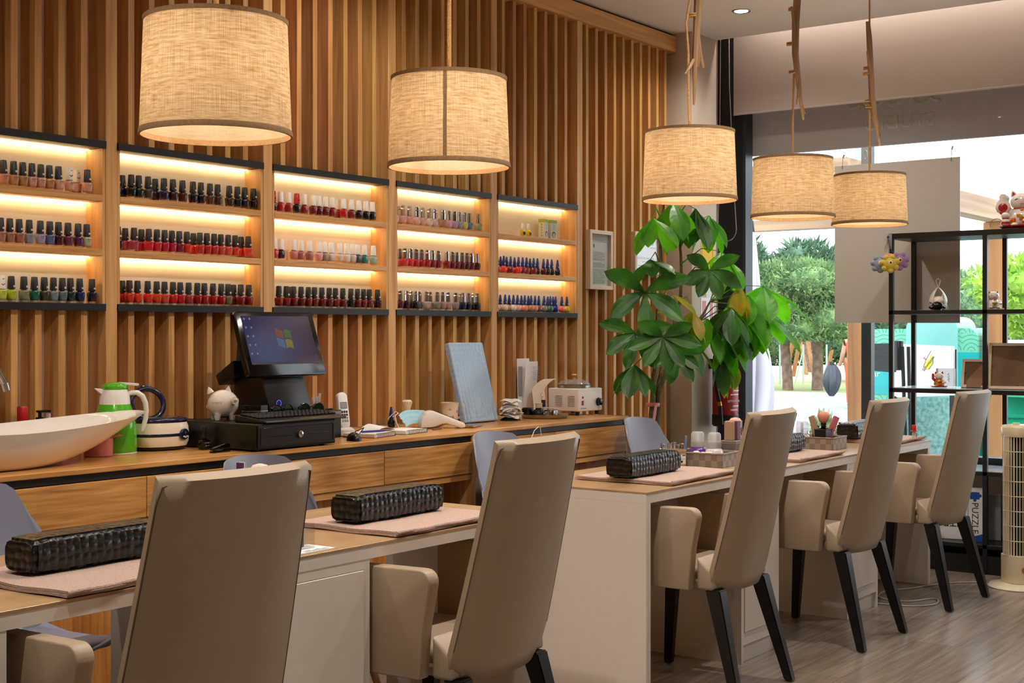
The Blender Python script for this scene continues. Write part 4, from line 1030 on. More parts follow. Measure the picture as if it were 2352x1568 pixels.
# blue-capped polish, face mask, card terminal, shaving brush, mug, phone
t = dup(PROTO['b'], (4.60, 4.02, TOPZ), .1, 'dark polish bottle with blue cap standing alone behind the notebooks'); t.scale = (1.05, 1.05, 1.0); del t['group']
for c in t.children:
    if c.name.startswith('glass_bottle'): c.material_slots[0].material = polish_mat('0c0a0e')
t = thing('face_mask', 'light blue surgical face mask draped over the card terminal', 'mask', (4.685, 3.99, TOPZ), R(-5))
bm = NB(); sheet(bm, lambda u, v: Vector((-.085 + .16 * u, -.02 - .05 * v + .03 * sin(PI * u), .012 + .062 * (1 - v) * (.75 + .25 * u) + .01 * sin(PI * u) + .0025 * sin(v * 18))), 12, 18, .0012); obj('pleated_panel', bm, mat('light blue fleece', '#9cc6d6', .8), t)
bm = NB(); tube(bm, [(-.085, -.02, .07), (-.115, -.03, .06), (-.125, -.05, .03), (-.118, -.06, .004), (-.1, -.06, .003)], .0016, 6); tube(bm, [(-.085, -.02, .068), (-.1, -.02, .078), (-.12, -.01, .06), (-.13, -.0, .045)], .0016, 6); obj('ear_loop', bm, M_paper, t)
t = thing('card_terminal', 'white and gold card payment terminal tilted on the counter', 'card terminal', (4.745, 3.86, TOPZ), R(-38))
bm = NB(); prism(bm, [(-.095, .004), (-.09, .05), (-.07, .074), (-.04, .08), (.105, .022), (.108, .004), (.09, 0), (.02, .022), (-.04, .006)], -.040, .040, 'XZ', .006); obj('body', bm, M_whiteplastic, t, 40)
bm = NB(); prism(bm, [(-.088, .002), (-.04, .004), (.0, .022), (.02, .02), (-.03, -.0), (-.088, -.0)], -.0405, .0405, 'XZ'); obj('underside', bm, M_gold, t, 40)
bm = NB(); box(bm, -.065, .065, -.03, .03, 0, .0012, .0004, 1); obj('screen', bm, M_screenblack, t, 0, at=(.03, 0, .0545), rot=(0, R(21.8), 0))
bm = NB(); box(bm, -.02, .02, -.0005, .0005, -.002, .002); obj('card_slot', bm, M_black, t, 0, at=(.1085, 0, .012), rot=(0, 0, R(90)))
t = thing('shaving_brush', 'shaving brush with cream bristles standing against the slats', 'brush', (4.83, 4.125, TOPZ))
bm = NB(); lathe(bm, [(.016, 0), (.017, .004), (.012, .03), (.014, .045), (.0135, .05)], 18); obj('handle', bm, M_paleframe, t)
bm = NB(); lathe(bm, [(.0138, .05), (.0138, .054)], 18); obj('ring', bm, M_satin, t)
bm = NB(); lathe(bm, [(.0125, .054), (.016, .075), (.0235, .1), (.024, .108), (.016, .114)], 20); obj('bristles', bm, mat('cream bristles', '#e6d8ba', .9, noise=.15, nscale=200), t)
t = thing('mug', 'cream mug with snowflake print beside the leaning quilted panel', 'mug', (4.99, 4.0, TOPZ), R(-46))
bm = NB(); lathe(bm, [(.036, 0), (.038, .003), (.039, .05), (.0405, .085), (.045, .1), (.042, .1), (.037, .085), (.0355, .01)], 36); obj('cup', bm, mat('cream glaze', '#e3d5bd', .2, coat=.3), t, 50)
bm = NB(); tube(bm, [(.036, 0, .082), (.058, 0, .083), (.066, 0, .065), (.06, 0, .04), (.038, 0, .026)], .0065, 10); obj('handle', bm, MATS['cream glaze'], t)
bm = NB()
for a, z in ((-95, .07), (-75, .035), (-40, .06), (-120, .04), (40, .07)):
    for q in range(3):
        d = Vector((-sin(R(a)), cos(R(a)), 0)) * cos(R(q * 60)) + Vector((0, 0, 1)) * sin(R(q * 60)); c = Vector((.0395 * cos(R(a)), .0395 * sin(R(a)), z))
        tube(bm, [c - d * .008, c + d * .008], .0009, 4)
obj('snowflake_print', bm, mat('grey brown glaze', '#8a7a66', .4), t)
t = thing('smartphone', 'smartphone in gold case lying in front of the quilted panel', 'phone', (4.89, 3.80, TOPZ), R(20))
bm = NB(); prism(bm, rrect(.15, .072, .01, 5), .001, .0095, 'XY', .002); obj('case', bm, M_gold, t, 40)
bm = NB(); prism(bm, rrect(.144, .066, .008, 5), .0094, .0101, 'XY'); obj('screen', bm, M_screenblack, t, 0)
# leaning quilted panel
t = thing('quilted_panel', 'tall silvery blue quilted panel leaning back against the slats', 'panel', (5.14, 3.928, TOPZ))
bm = NB(); box(bm, -.125, .135, -.0, .032, 0, .385, .006, 3); obj('padded_face', bm, M_silver, t, 40, at=(0, .0, .006), rot=(R(-15), 0, 0))
bm = NB(); box(bm, -.1, .105, .04, .2, .0, .012, .003); box(bm, -.05, .06, .09, .11, .0, .20); obj('prop_stand', bm, M_black, t, 0)
# receipt spike
t = thing('receipt_spike', 'metal spike with a ragged stack of white receipts', 'receipts', (5.37, 3.93, TOPZ))
bm = NB(); lathe(bm, [(.05, 0), (.05, .004), (.02, .02), (.004, .024)], 24); obj('base', bm, M_black, t)
bm = NB(); tube(bm, [(0, 0, .015), (0, 0, .17)], [.0018, .0008], 8); obj('spike', bm, M_steel, t)
rr3 = random.Random(9)
for k in range(16):
    z = .022 + k * .0046; a = rr3.uniform(0, 6.28); w_, h_ = rr3.uniform(.035, .07) * (1 - k * .022), rr3.uniform(.035, .055); dr = rr3.uniform(.006, .02); tw = rr3.uniform(0, 6)
    bm = NB(); sheet(bm, lambda u, v: Vector((w_ * (2 * u - 1), h_ * (2 * v - 1), -dr * ((2 * u - 1) ** 2 + .6 * (2 * v - 1) ** 2) + .005 * sin(7 * u + tw) * cos(5 * v + tw))), 8, 6, .0005)
    obj('receipt', bm, M_paper, t, 40, at=(0, 0, z + (.012 if k > 13 else 0)), rot=(rr3.uniform(-.15, .15), rr3.uniform(-.15, .15), a))
# round tray with small bottles
TX, TY = 5.625, 3.905
t = thing('round_tray', 'round steel tray holding ink bottle and small jars', 'tray', (TX, TY, TOPZ))
bm = NB(); lathe(bm, [(.105, 0), (.112, .003), (.118, .018), (.12, .0195), (.116, .0175), (.110, .005)], 48); obj('tray', bm, M_steel, t, 50)
t = thing('ink_bottle', 'round black bottle with pale lid on the steel tray', 'bottle', (TX - .05, TY - .0, TOPZ + .006))
bm = NB(); lathe(bm, [(.03, 0), (.032, .003), (.032, .022), (.024, .036), (.017, .04), (.017, .046)], 28); obj('body', bm, M_blackgloss, t, 50)
bm = NB(); lathe(bm, [(.0175, .046), (.0175, .066), (.019, .067), (.019, .069)], 24); obj('lid', bm, mat('frosted lid', '#cfc4b4', .4), t)
t = thing('dark_jar', 'square dark jar behind the ink bottle, on the tray', 'jar', (TX - .062, TY + .06, TOPZ + .006))
bm = NB(); lathe(bm, [(.024, 0), (.025, .002), (.025, .04), (.02, .046)], 24, p=4); obj('body', bm, M_blackgloss, t)
t = thing('glass_jar', 'small clear glass jar with gold ring on the tray', 'jar', (TX + .012, TY - .01, TOPZ + .006))
bm = NB(); lathe(bm, [(.018, 0), (.019, .002), (.019, .03), (.017, .03), (.017, .003)], 20); obj('body', bm, M_clear, t)
bm = NB(); lathe(bm, [(.0195, .026), (.0195, .032), (.017, .032)], 20, caps=False); obj('gold_ring', bm, M_gold, t)
t = thing('clip_box', 'small steel clip box at right side of the tray', 'box', (TX + .062, TY - .01, TOPZ + .006))
bm = NB(); box(bm, -.02, .02, -.015, .015, 0, .03, .003); obj('body', bm, M_steel, t)
bm = NB(); box(bm, -.006, .012, -.016, -.014, .004, .026); obj('label', bm, M_paper, t, 0)
t = thing('black_vial', 'thin black capped vial standing at back of the tray', 'bottle', (TX + .055, TY + .045, TOPZ + .006))
bm = NB(); lathe(bm, [(.01, 0), (.011, .002), (.011, .04)], 14); obj('body', bm, M_frost, t)
bm = NB(); lathe(bm, [(.0112, .04), (.0105, .078), (.009, .08)], 14); obj('cap', bm, M_satin, t)
t = thing('white_file', 'white nail file lying across the jars on the tray', 'nail file', (TX + .03, TY - .012, TOPZ + .0465), R(-6))
bm = NB(); box(bm, -.055, .08, -.009, .009, -.002, .002, .001, 1); obj('file', bm, M_whiteplastic, t, 0, rot=(0, R(7), 0))
# leaflets standing against the slats
t = thing('leaflet', 'tall printed white leaflet standing against the slats', 'leaflet', (5.80, 4.12, TOPZ), R(-6))
bm = NB(); sheet(bm, lambda u, v: Vector((.095 * u - .05, .02 - .02 * v + .03 * (1 - v) ** 2 - .035 + .02 * v, .275 * v)), 4, 12, .0012); obj('sheet', bm, M_paper, t)
bm = NB()
for q in range(9): box(bm, -.02 + .004 * (q % 3), .035 - .006 * (q % 2), -.0345, -.034, .245 - q * .008, .2475 - q * .008)
obj('print_lines', bm, M_greyprint, t, 0)
t = thing('leaflet', 'second white leaflet behind, its left margin printed grey', 'leaflet', (5.785, 4.145, TOPZ), R(-4))
bm = NB(); sheet(bm, lambda u, v: Vector((.1 * u - .06, .01 * v - .01, .29 * v)), 4, 8, .0012); obj('sheet', bm, M_paper, t)
bm = NB(); box(bm, -.058, -.03, -.012, -.0105, .10, .25); obj('print_block', bm, M_greyprint, t, 0)
t = thing('curled_brochure', 'cream brochure curling over towards the wax heater', 'leaflet', (5.80, 4.05, TOPZ), R(-10))
def curl(u, v):
    if v < .55:
        k = v / .55; return Vector((-.045 + .09 * u, .02 * k, .13 * k))
    k = (v - .55) / .45; a = R(90 - 85 * k); return Vector((-.045 + .09 * u + .10 * k ** 1.2, .02 + .01 * k, .13 + .055 * sin(R(75 * k))))
bm = NB(); sheet(bm, curl, 6, 24, .0012); obj('sheet', bm, mat('cream paper', '#dccbb4', .7), t)
bm = NB(); tube(bm, [(.0, -.002, .07), (.012, .004, .09), (.004, .008, .105), (.02, .008, .115)], .0012, 5); tube(bm, [(.012, .004, .09), (.025, .004, .095)], .0012, 5); obj('flower_print', bm, M_gold, t)
# wax heater
t = thing('wax_heater', 'white box wax heater with black dial and clear domed lid', 'wax heater', (5.965, 3.945, TOPZ), R(-3))
M_wh = mat('white enamelled steel', '#ded8d4', .3, noise=.02)
bm = NB(); box(bm, -.105, .105, -.095, .1, .02, .137, .006, 3); hb = obj('housing', bm, M_wh, t, 40)
for sx in (-.085, .085):
    for sy in (-.075, .08):
        bm = NB(); tube(bm, [(sx, sy, 0), (sx, sy, .022)], [.011, .013], 14); obj('rubber_foot', bm, M_black, t)
bm = NB()
for c_ in (-.05, .03):
    for q in range(7): box(bm, -.1066, -.1045, c_ - .022, c_ + .022, .046 + q * .0085, .049 + q * .0085)
obj('vent_slots', bm, M_greyprint, hb, 0)
bm = NB(); lathe(bm, [(.021, 0), (.021, .004), (.018, .006), (.018, .020), (.015, .022)], 28); dl = obj('dial', bm, M_blackgloss, t, at=(.068, -.0945, .066), rot=(R(90), 0, 0))
bm = NB(); box(bm, -.001, .001, .004, .016, .0215, .0225); obj('pointer', bm, M_paper, dl, 0)
bm = NB()
for q in range(11):
    a = R(-30 + q * 24); box(bm, .068 + .027 * cos(a) - .0008, .068 + .027 * cos(a) + .0008, -.0957, -.0948, .066 + .027 * sin(a) - .0015, .066 + .027 * sin(a) + .0015)
obj('dial_marks', bm, M_print, hb, 0)
bm = NB(); lathe(bm, [(.006, 0), (.006, .003), (.003, .005)], 14); obj('pilot_light', bm, mat('red pilot lamp', '#a3201c', .25), t, at=(-.068, -.0945, .092), rot=(R(90), 0, 0))
bm = NB(); box(bm, -.0765, -.0595, -.0975, -.0945, .052, .075, .001); sw = obj('switch', bm, M_black, t, 0)
bm = NB(); box(bm, -.073, -.063, -.0985, -.097, .056, .071, .001); obj('rocker', bm, mat('red rocker', '#b03434', .3), sw, 0)
bm = NB(); tube(bm, [(-.085 + .006 * k, -.0955, .036 + .0025 * sin(k * 2.1)) for k in range(9)], .001, 5); obj('maker_mark', bm, M_print, hb)
bm = NB(); lathe(bm, [(.085, .137), (.087, .139), (.087, .152), (.083, .154)], 44, c=(.0, .01, 0)); obj('pot_rim', bm, M_steel, t)
bm = NB(); lathe(bm, [(.084, .154), (.086, .156), (.075, .168), (.045, .178), (.012, .182)], 44, c=(.0, .01, 0)); lid = obj('lid', bm, glassy('smoky lid', (.9, .9, .91), 1.2, .05, .15), t)
bm = NB(); lathe(bm, [(.008, .18), (.007, .19), (.014, .198), (.015, .204), (.01, .209)], 20, c=(.0, .01, 0)); obj('lid_knob', bm, M_pineX, lid)
# white cable loop at the back of the cabinet end
t = tag(obj('white_cable', tube(NB(), [(5.12, 3.63, .84), (5.16, 3.64, .875), (5.2, 3.645, .89), (5.215, 3.645, .885), (5.215, 3.64, .85)], .0018, 6), M_whiteplastic), 'thin white cable loop in front of the counter, above shell chair', 'cable')

# ------------------------------------------------------------------ towels, arm cushions and tools on the manicure tables
TZ = .7582
def towel(x, y, w, d, rz, label, seed):
    t = thing('hand_towel', label, 'towel', (x, y, TZ + .0062), rz, 'folded hand towels')
    r = random.Random(seed); ph = r.uniform(0, 6)
    for k in range(2):
        bm = NB()
        def f(u, v):
            e = .004 * sin(9 * v + ph) + .006 * sin(5 * u + ph)
            z = .001 + k * .007 + .0012 * sin(14 * u + ph) * sin(11 * v) + .0012
            return Vector((w * (u - .5) + e * (1 if k else .6), d * (v - .5) + .004 * sin(11 * u + ph + k) - .006 * k, z))
        sheet(bm, f, 26, 20, .006); obj('folded_layer', bm, M_towel, t, 60)
    bm = NB(); tube(bm, [(w * (u / 20 - .5), -d / 2 - .003, .008 + .001 * sin(u)) for u in range(21)], .0055, 8); obj('fold', bm, M_towel, t)
    return t
def cushion(x, y, rz, label):
    t = thing('arm_cushion', label, 'cushion', (x, y, TZ + .0175), rz, 'black quilted arm cushions')
    bm = NB(); box(bm, -.205, .205, -.055, .055, 0, .082)
    bmesh.ops.subdivide_edges(bm, edges=bm.edges[:], cuts=9, use_grid_fill=True)
    for v in bm.verts:
        u_, v_, w_ = v.co.x / .205, v.co.y / .055, (v.co.z - .041) / .041
        k = 1 - .10 * (max(abs(u_) - .8, 0) / .2) ** 2
        v.co.y *= 1 + .09 * (1 - w_ * w_) - .05; v.co.z = .041 + (v.co.z - .041) * k * (1 + .06 * (1 - v_ * v_) * (1 if w_ > 0 else 0))
        if w_ < 0: v.co.z = max(v.co.z, .0)
    es = [e for e in bm.edges if len(e.link_faces) == 2 and e.calc_face_angle(0) > R(50)]
    bmesh.ops.bevel(bm, geom=es, offset=.012, segments=3, affect='EDGES')
    obj('quilted_cover', bm, M_quilt, t, 60)
    for s in (-1, 1):
        bm = NB(); tube(bm, [(s * .2035, y_, z_) for y_, z_ in rrect(.094, .064, .02, 4, 0, .041)] + [(s * .2035, .047, .053)], .0028, 6); obj('piping', bm, M_quilt, t)
    return t
cs = [(2.07, 2.76, .03, 'nearest black quilted arm cushion, at the left edge'), (3.12, 2.735, .03, 'black quilted arm cushion between the two nearest upholstered chairs'),
      (4.62, 2.735, .02, 'black quilted arm cushion on end of farther table row'), (5.80, 2.735, .0, 'black quilted arm cushion in front of second woven basket'),
      (6.93, 2.79, .06, 'farthest black quilted arm cushion, behind middle far chair')]
for k, (x, y, a, lb) in enumerate(cs):
    cushion(x, y, a, lb)
tw = [(2.03, 2.70, .48, .40, .05, 'dusty pink towel with dark hem under nearest arm cushion'), (3.13, 2.70, .52, .40, .02, 'dusty pink towel under the arm cushion beside second chair'),
      (4.72, 2.735, .56, .42, .03, 'dusty pink towel at the end of farther table row'), (5.82, 2.70, .50, .36, .02, 'dusty pink towel in front of the black brush cup basket'),
      (6.97, 2.73, .46, .40, .04, 'dusty pink towel on the table end nearest the window')]
for k, a in enumerate(tw): towel(*a, k + 3)
# woven baskets
def basket(x, y, rz, w, d, label):
    t = thing('woven_basket', label, 'basket', (x, y, TZ), rz, 'grey woven baskets')
    h = .058
    for (a, b, c, e) in ((-w, w, -d, -d + .005), (-w, w, d - .005, d), (-w, -w + .005, -d + .005, d - .005), (w - .005, w, -d + .005, d - .005)):
        bm = NB(); box(bm, a, b, c, e, 0, h, .0012, 1); obj('woven_side', bm, M_weave, t, 0)
    bm = NB(); box(bm, -w + .005, w - .005, -d + .005, d - .005, 0, .004); obj('base', bm, M_weave, t, 0)
    bm = NB(); tube(bm, [(-w, -d, h), (w, -d, h), (w, d, h), (-w, d, h), (-w, -d, h)], .0035, 6); obj('rim', bm, M_weave, t)
    return t
basket(5.235, 2.845, R(4), .09, .165, 'grey woven basket holding the purple liquid bottle')
basket(6.33, 2.80, R(2), .09, .15, 'grey woven basket holding the black mesh brush cup')
BZ = TZ + .0045
# tools in the first basket
def pump_bottle(x, y, z, label, liquid, col, cap2=None, s=1):
    t = thing('pump_bottle', label, 'bottle', (x, y, z), 0, 'clear pump dispensers')
    bm = NB(); lathe(bm, [(.027 * s, 0), (.031 * s, .003), (.032 * s, .03 * s), (.029 * s, .045 * s), (.021 * s, .053 * s)], 28, p=2.4); obj('liquid', bm, mat(liquid, col, .15, coat=.5, alpha=.9), t, 50)
    bm = NB(); lathe(bm, [(.022 * s, .053 * s), (.024 * s, .056 * s), (.024 * s, .075 * s)], 26); obj('collar', bm, M_satin if cap2 else M_frost, t)
    bm = NB(); lathe(bm, [(.023 * s, .075 * s), (.0225 * s, .1 * s), (.018 * s, .106 * s)], 26); obj('pump_cap', bm, M_frost, t)
    bm = NB(); tube(bm, [(0, 0, .05 * s), (0, 0, .1 * s)], .006 * s, 10); obj('pump_stem', bm, M_whiteplastic, t)
    return t
pump_bottle(5.285, 2.862, BZ, 'pump bottle with purple liquid in first woven basket', 'violet liquid', '#5a2a86', s=1.25)
pump_bottle(5.283, 2.78, BZ, 'clear pump bottle beside the purple one', 'clear remover', '#d8d2d4', s=1.25)
pump_bottle(6.28, 2.905, BZ, 'clear pump bottle with black collar in second basket', 'clear remover', '#d8d2d4', 1, s=1.2)
pump_bottle(6.305, 2.835, BZ, 'clear pump bottle left of the black mesh cup', 'clear remover', '#d8d2d4', s=1.2)
for k, (dx, dy, h) in enumerate(((-.035, .105, .085), (-.01, .088, .088), (.012, .07, .075), (.03, .045, .078))):
    t = thing('chrome_tube', 'chrome tube standing in first woven basket, %s from left' % ordinal(k + 1), 'bottle', (5.187 + .028 * k, 2.945 - .004 * k, BZ), 0, 'chrome tubes in the basket')
    bm = NB(); lathe(bm, [(.0105, 0), (.0105, h), (.009, h + .001)], 18); obj('cap', bm, M_chrome if k < 2 else M_steel, t)
    bm = NB(); lathe(bm, [(.0108, 0), (.0108, .012)], 18); obj('foot', bm, M_satin, t)
t = thing('blue_file', 'pale blue nail tool upright among the chrome tubes', 'nail file', (5.258, 2.905, BZ))
bm = NB(); box(bm, -.007, .007, -.002, .002, 0, .115, .001, 1); obj('blade', bm, mat('pale blue plastic', '#6f86b8', .4), t, 0)
t = thing('nail_clipper', 'shiny chrome clippers at left end of first basket', 'clippers', (5.185, 2.985, BZ), R(20))
bm = NB(); tube(bm, [(-.012, 0, 0), (-.004, 0, .05), (.006, 0, .078)], [.005, .006, .005], 8); tube(bm, [(.014, 0, 0), (.002, 0, .05), (-.004, 0, .082)], [.005, .006, .004], 8); ball(bm, (.0, 0, .052), .009); ball(bm, (.012, -.004, .075), .008); obj('clipper', bm, M_chrome, t)
rr4 = random.Random(3)
bm = NB()
for k in range(9):
    c = Vector((rr4.uniform(-.02, .03), rr4.uniform(-.05, .04), .03 + rr4.uniform(0, .024))); ball(bm, c, (.016, .018, .010), 8, 6)
tag(obj('cotton_pads', bm, mat('cotton wool', '#e2d2c0', .95, noise=.1, bump=.8)), 'heap of cream cotton wool in front of purple bottle', 'cotton wool', None, (5.185, 2.80, BZ)); bpy.context.scene.objects['cotton_pads']['kind'] = 'stuff'
t = thing('wax_tin', 'round beige tin with printed label beside third arm cushion', 'tin', (5.085, 2.862, TZ))
bm = NB(); lathe(bm, [(.044, 0), (.046, .002), (.046, .066), (.048, .068), (.048, .074), (.045, .074), (.044, .06)], 36); bd = obj('tin', bm, mat('beige enamel', '#a8916f', .35), t, 40)
bm = NB(); sheet(bm, lambda u, v: Vector((.0464 * cos(R(-130 + 70 * u)), .0464 * sin(R(-130 + 70 * u)), .014 + .044 * v)), 10, 2, .0004); obj('label', bm, M_paper, bd)
bm = NB()
for (za, zb, ua, ub) in ((.05, .054, .3, .7), (.016, .017, .02, .98), (.056, .057, .02, .98), (.036, .037, .1, .9), (.022, .031, .1, .35), (.022, .026, .8, .9), (.032, .035, .8, .9)):
    sheet(bm, lambda u, v: Vector((.0469 * cos(R(-130 + 70 * (ua + (ub - ua) * u))), .0469 * sin(R(-130 + 70 * (ua + (ub - ua) * u))), za + (zb - za) * v)), 6, 1)
obj('label_print', bm, M_print, bd)
# grey perforated box of nail files
t = thing('perforated_box', 'grey perforated box holding purple nail file packs', 'box', (5.40, 2.755, TZ), R(4))
bm = NB(); box(bm, -.045, .045, -.035, .035, 0, .10, .004); bd = obj('box', bm, mat('taupe plastic', '#7d7068', .5), t, 0)
bm = NB()
for i in range(12):
    for j in range(4):
        for (c, rot) in (((-.0455, -.03 + .0055 * i, .06 + .0075 * j), 0),): ball(bm, c, (.001, .0016, .0016), 6, 4)
        ball(bm, (-.04 + .0072 * i, -.0355, .06 + .0075 * j), (.0016, .001, .0016), 6, 4)
obj('perforation', bm, M_print, bd)
for k, (dx, w_, c) in enumerate(((-.037, .006, '#a8876c'), (-.028, .005, '#c9a98a'), (-.0185, .006, '#b89478'), (.003, .03, '#6b4260'), (.032, .022, '#b3a096'))):
    t = thing('nail_file_pack', ['brown nail file leaning at left in grey perforated box', 'cream nail file, second in grey perforated box', 'tan nail file, third in grey perforated box', 'wide plum-coloured nail file pack in grey perforated box', 'grey printed nail file pack right of the plum one'][k], 'nail file', (5.40 + dx, 2.755 + .07 * dx, TZ + .101), R(4), 'nail file packs')
    bm = NB(); box(bm, -w_ / 2, w_ / 2, -.02 - .01 * (k > 2), .02, 0, .082 - .002 * (k == 0), .001, 1); b_ = obj('pack', bm, mat('file pack ' + c, c, .5), t, 0)
    if k == 4:
        bm = NB(); tube(bm, [(-.002 + .004 * sin(q * 1.7), -.0306, .02 + .004 * q) for q in range(9)], .002, 5); obj('motif', bm, M_print, b_)
def powder_brush(x, y, z, label, h0, tilt=0, pink='#d8927c', hs=1):
    t = thing('powder_brush', label, 'brush', (x, y, z), 0, 'powder brushes')
    bm = NB(); lathe(bm, [(.006, 0), (.007, h0 * .5), (.011, h0 * .8), (.014, h0)], 18); obj('handle', bm, M_blackgloss, t)
    bm = NB(); lathe(bm, [(.013, h0), (.022, h0 + .012), (.029, h0 + .03), (.028, h0 + .042), (.020, h0 + .052), (.006, h0 + .056)], 24); obj('bristles', bm, mat('peach bristles ' + pink, pink, .9, noise=.15, nscale=150), t, 60)
    return t
powder_brush(5.50, 2.79, TZ, 'soft pink powder brush peeking out beside farther end chair', .135, 0, '#e3ab9d')
# acrylic box and purple file on the near table, behind the first chair
t = thing('acrylic_box', 'clear acrylic box with grey pads at right of nearest chair', 'box', (2.575, 2.60, TZ + .0012))
for (a, b, c, e) in ((-.05, .05, -.04, -.037), (-.05, .05, .037, .04), (-.05, -.047, -.037, .037), (.047, .05, -.037, .037)):
    bm = NB(); box(bm, a, b, c, e, 0, .062); obj('acrylic_wall', bm, M_clear, t, 0)
bm = NB(); box(bm, -.04, .02, -.03, .03, .003, .085, .003); obj('grey_pads', bm, mat('grey felt', '#78787c', .9, noise=.1), t, 0)
t = thing('loose_label', 'small printed slip under the clear acrylic box', 'paper', (2.585, 2.565, TZ))
bm = NB(); box(bm, -.06, .07, -.05, .05, .0002, .0009); obj('slip', bm, M_paper, t, 0)
bm = NB()
for q in range(8): box(bm, -.03 + .011 * q, -.024 + .011 * q, -.046, -.03 + .004 * (q % 3), .0009, .0012)
obj('print', bm, mat('blue grey print', '#5e7f92', .6), t, 0)
t = thing('purple_file_pack', 'purple and white pack showing above the nearest chair back', 'nail file', (2.585, 2.80, TZ))
bm = NB(); box(bm, -.009, .009, -.010, .010, 0, .215, .001, 1); b_ = obj('pack', bm, mat('purple card', '#573063', .5), t, 0)
bm = NB(); box(bm, .001, .004, -.0108, .0102, .0, .2152); box(bm, .006, .0072, -.0108, .0102, .0, .2152); obj('stripe', bm, M_paper, b_, 0)
powder_brush(2.655, 2.80, TZ, 'pale powder brush showing above the nearest chair back', .15, 0, '#e6c2b4')
# mesh cup with brush and files in the second basket
t = thing('mesh_cup', 'black mesh cup with pink brush in second basket', 'cup', (6.345, 2.745, BZ))
for (a, b, c, e) in ((-.042, .042, -.035, -.033), (-.042, .042, .033, .035), (-.042, -.04, -.033, .033), (.04, .042, -.033, .033)):
    bm = NB(); box(bm, a, b, c, e, 0, .088); obj('mesh_side', bm, M_black, t, 0)
bm = NB(); box(bm, -.04, .04, -.033, .033, 0, .003); obj('base', bm, M_black, t, 0)
bm = NB(); tube(bm, [(-.043, -.036, .088), (.043, -.036, .088), (.043, .036, .088), (-.043, .036, .088), (-.043, -.036, .088)], .003, 6); obj('rim', bm, M_black, t)
bm = NB()
for i in range(9):
    for j in range(5):
        if abs(i - 4) > j * .0 and (i - 4) * (i - 4) + j * 0 > 0: box(bm, -.034 + .0078 * i - .0012, -.034 + .0078 * i + .0022, -.0356, -.035, .048 + .006 * j, .051 + .006 * j)
obj('perforation', bm, mat('perforation rose', '#6e3c3c', .6), t, 0)
powder_brush(6.345, 2.74, BZ + .004, 'peach powder brush with black handle in the mesh cup', .115)
t = thing('nail_file', 'tan nail file leaning left in the black mesh cup', 'nail file', (6.328, 2.755, BZ + .006), R(-35), 'files in the mesh cup')
bm = NB(); box(bm, -.015, .015, -.003, .003, 0, .155, .001, 1); obj('file', bm, mat('tan file', '#b2907a', .6), t, 0, rot=(0, R(-17), 0))
t = thing('nail_file', 'second tan nail file behind the left leaning one', 'nail file', (6.33, 2.765, BZ + .006), R(-35), 'files in the mesh cup')
bm = NB(); box(bm, -.012, .012, -.003, .003, 0, .135, .001, 1); obj('file', bm, mat('tan file', '#b2907a', .6), t, 0, rot=(0, R(-10), 0))
t = thing('nail_buffer', 'pink nail buffer block leaning right in black mesh cup', 'nail buffer', (6.357, 2.735, BZ + .006), R(-35), 'files in the mesh cup')
bm = NB(); box(bm, -.014, .014, -.008, .008, 0, .155, .0015, 1); obj('block', bm, mat('dusty rose foam', '#c0606c', .7), t, 0, rot=(0, R(24), 0))
# red-capped glue bottles at the far table end
for x, y, h, lb in ((7.12, 2.975, .05, 'small clear bottle with red cap on far table end, left one'), (7.05, 2.54, .055, 'small red bottle half hidden behind the farthest chair')):
    t = thing('glue_bottle', lb, 'bottle', (x, y, TZ), 0, 'red-capped bottles')
    bm = NB(); lathe(bm, [(.011, 0), (.012, .002), (.012, h * .8), (.009, h * .9)], 18); obj('body', bm, M_frost, t)
    bm = NB(); lathe(bm, [(.009, h * .9), (.020, h * .92), (.020, h * .97), (.0115, h), (.0115, h + .026), (.010, h + .028)], 20); obj('cap', bm, M_red, t)
    bm = NB(); box(bm, -.004, .004, -.0126, -.0118, .005, h * .75); obj('label', bm, M_print, t, 0)

# ------------------------------------------------------------------ framed notices on the slats
def notice(x0, x1, z0, z1, label, lines):
    t = thing('framed_notice', label, 'picture frame', ((x0 + x1) / 2, 4.195, (z0 + z1) / 2), 0, 'framed notices on the slat wall')
    w, h = (x1 - x0) / 2, (z1 - z0) / 2; f = .022
    for (a, b, c, e) in ((-w, w, h - f, h), (-w, w, -h, -h + f), (-w, -w + f, -h + f, h - f), (w - f, w, -h + f, h - f)):
        bm = NB(); box(bm, a, b, -.034, -.001, c, e, .001, 1); obj('frame_rail', bm, M_paleframe, t, 0)
    bm = NB(); box(bm, -w + f, w - f, -.014, -.002, -h + f, h - f); obj('paper', bm, M_paper, t, 0)
    bm = NB(); box(bm, -w + f, w - f, -.022, -.020, -h + f, h - f); obj('glass', bm, M_clear, t, 0)
    lines(t, w - f, h - f)
    return t
def n1(t, w, h):
    bm = NB()
    r = random.Random(1)
    for q in range(24):
        z = h * .30 - q * h * .052
        if q in (7, 12): continue
        box(bm, -w * .62, w * (.62 if q % 4 else .35), -.0150, -.0143, z, z + h * .016)
    for q in range(4): box(bm, -w * .9, w * (.75 - .2 * (q % 2)), -.0150, -.0143, h * (.93 - q * .055), h * (.945 - q * .055))
    box(bm, -w * .9, w * .95, -.0150, -.0143, h * .70, h * .705)
    obj('text_lines', bm, M_greyprint, t, 0)
    bm = NB(); box(bm, -w * .97, -w * .88, -.0150, -.0143, h * .35, h * .74); box(bm, -w * .58, -w * .5, -.0150, -.0143, h * .48, h * .62); obj('stamp', bm, M_print, t, 0)
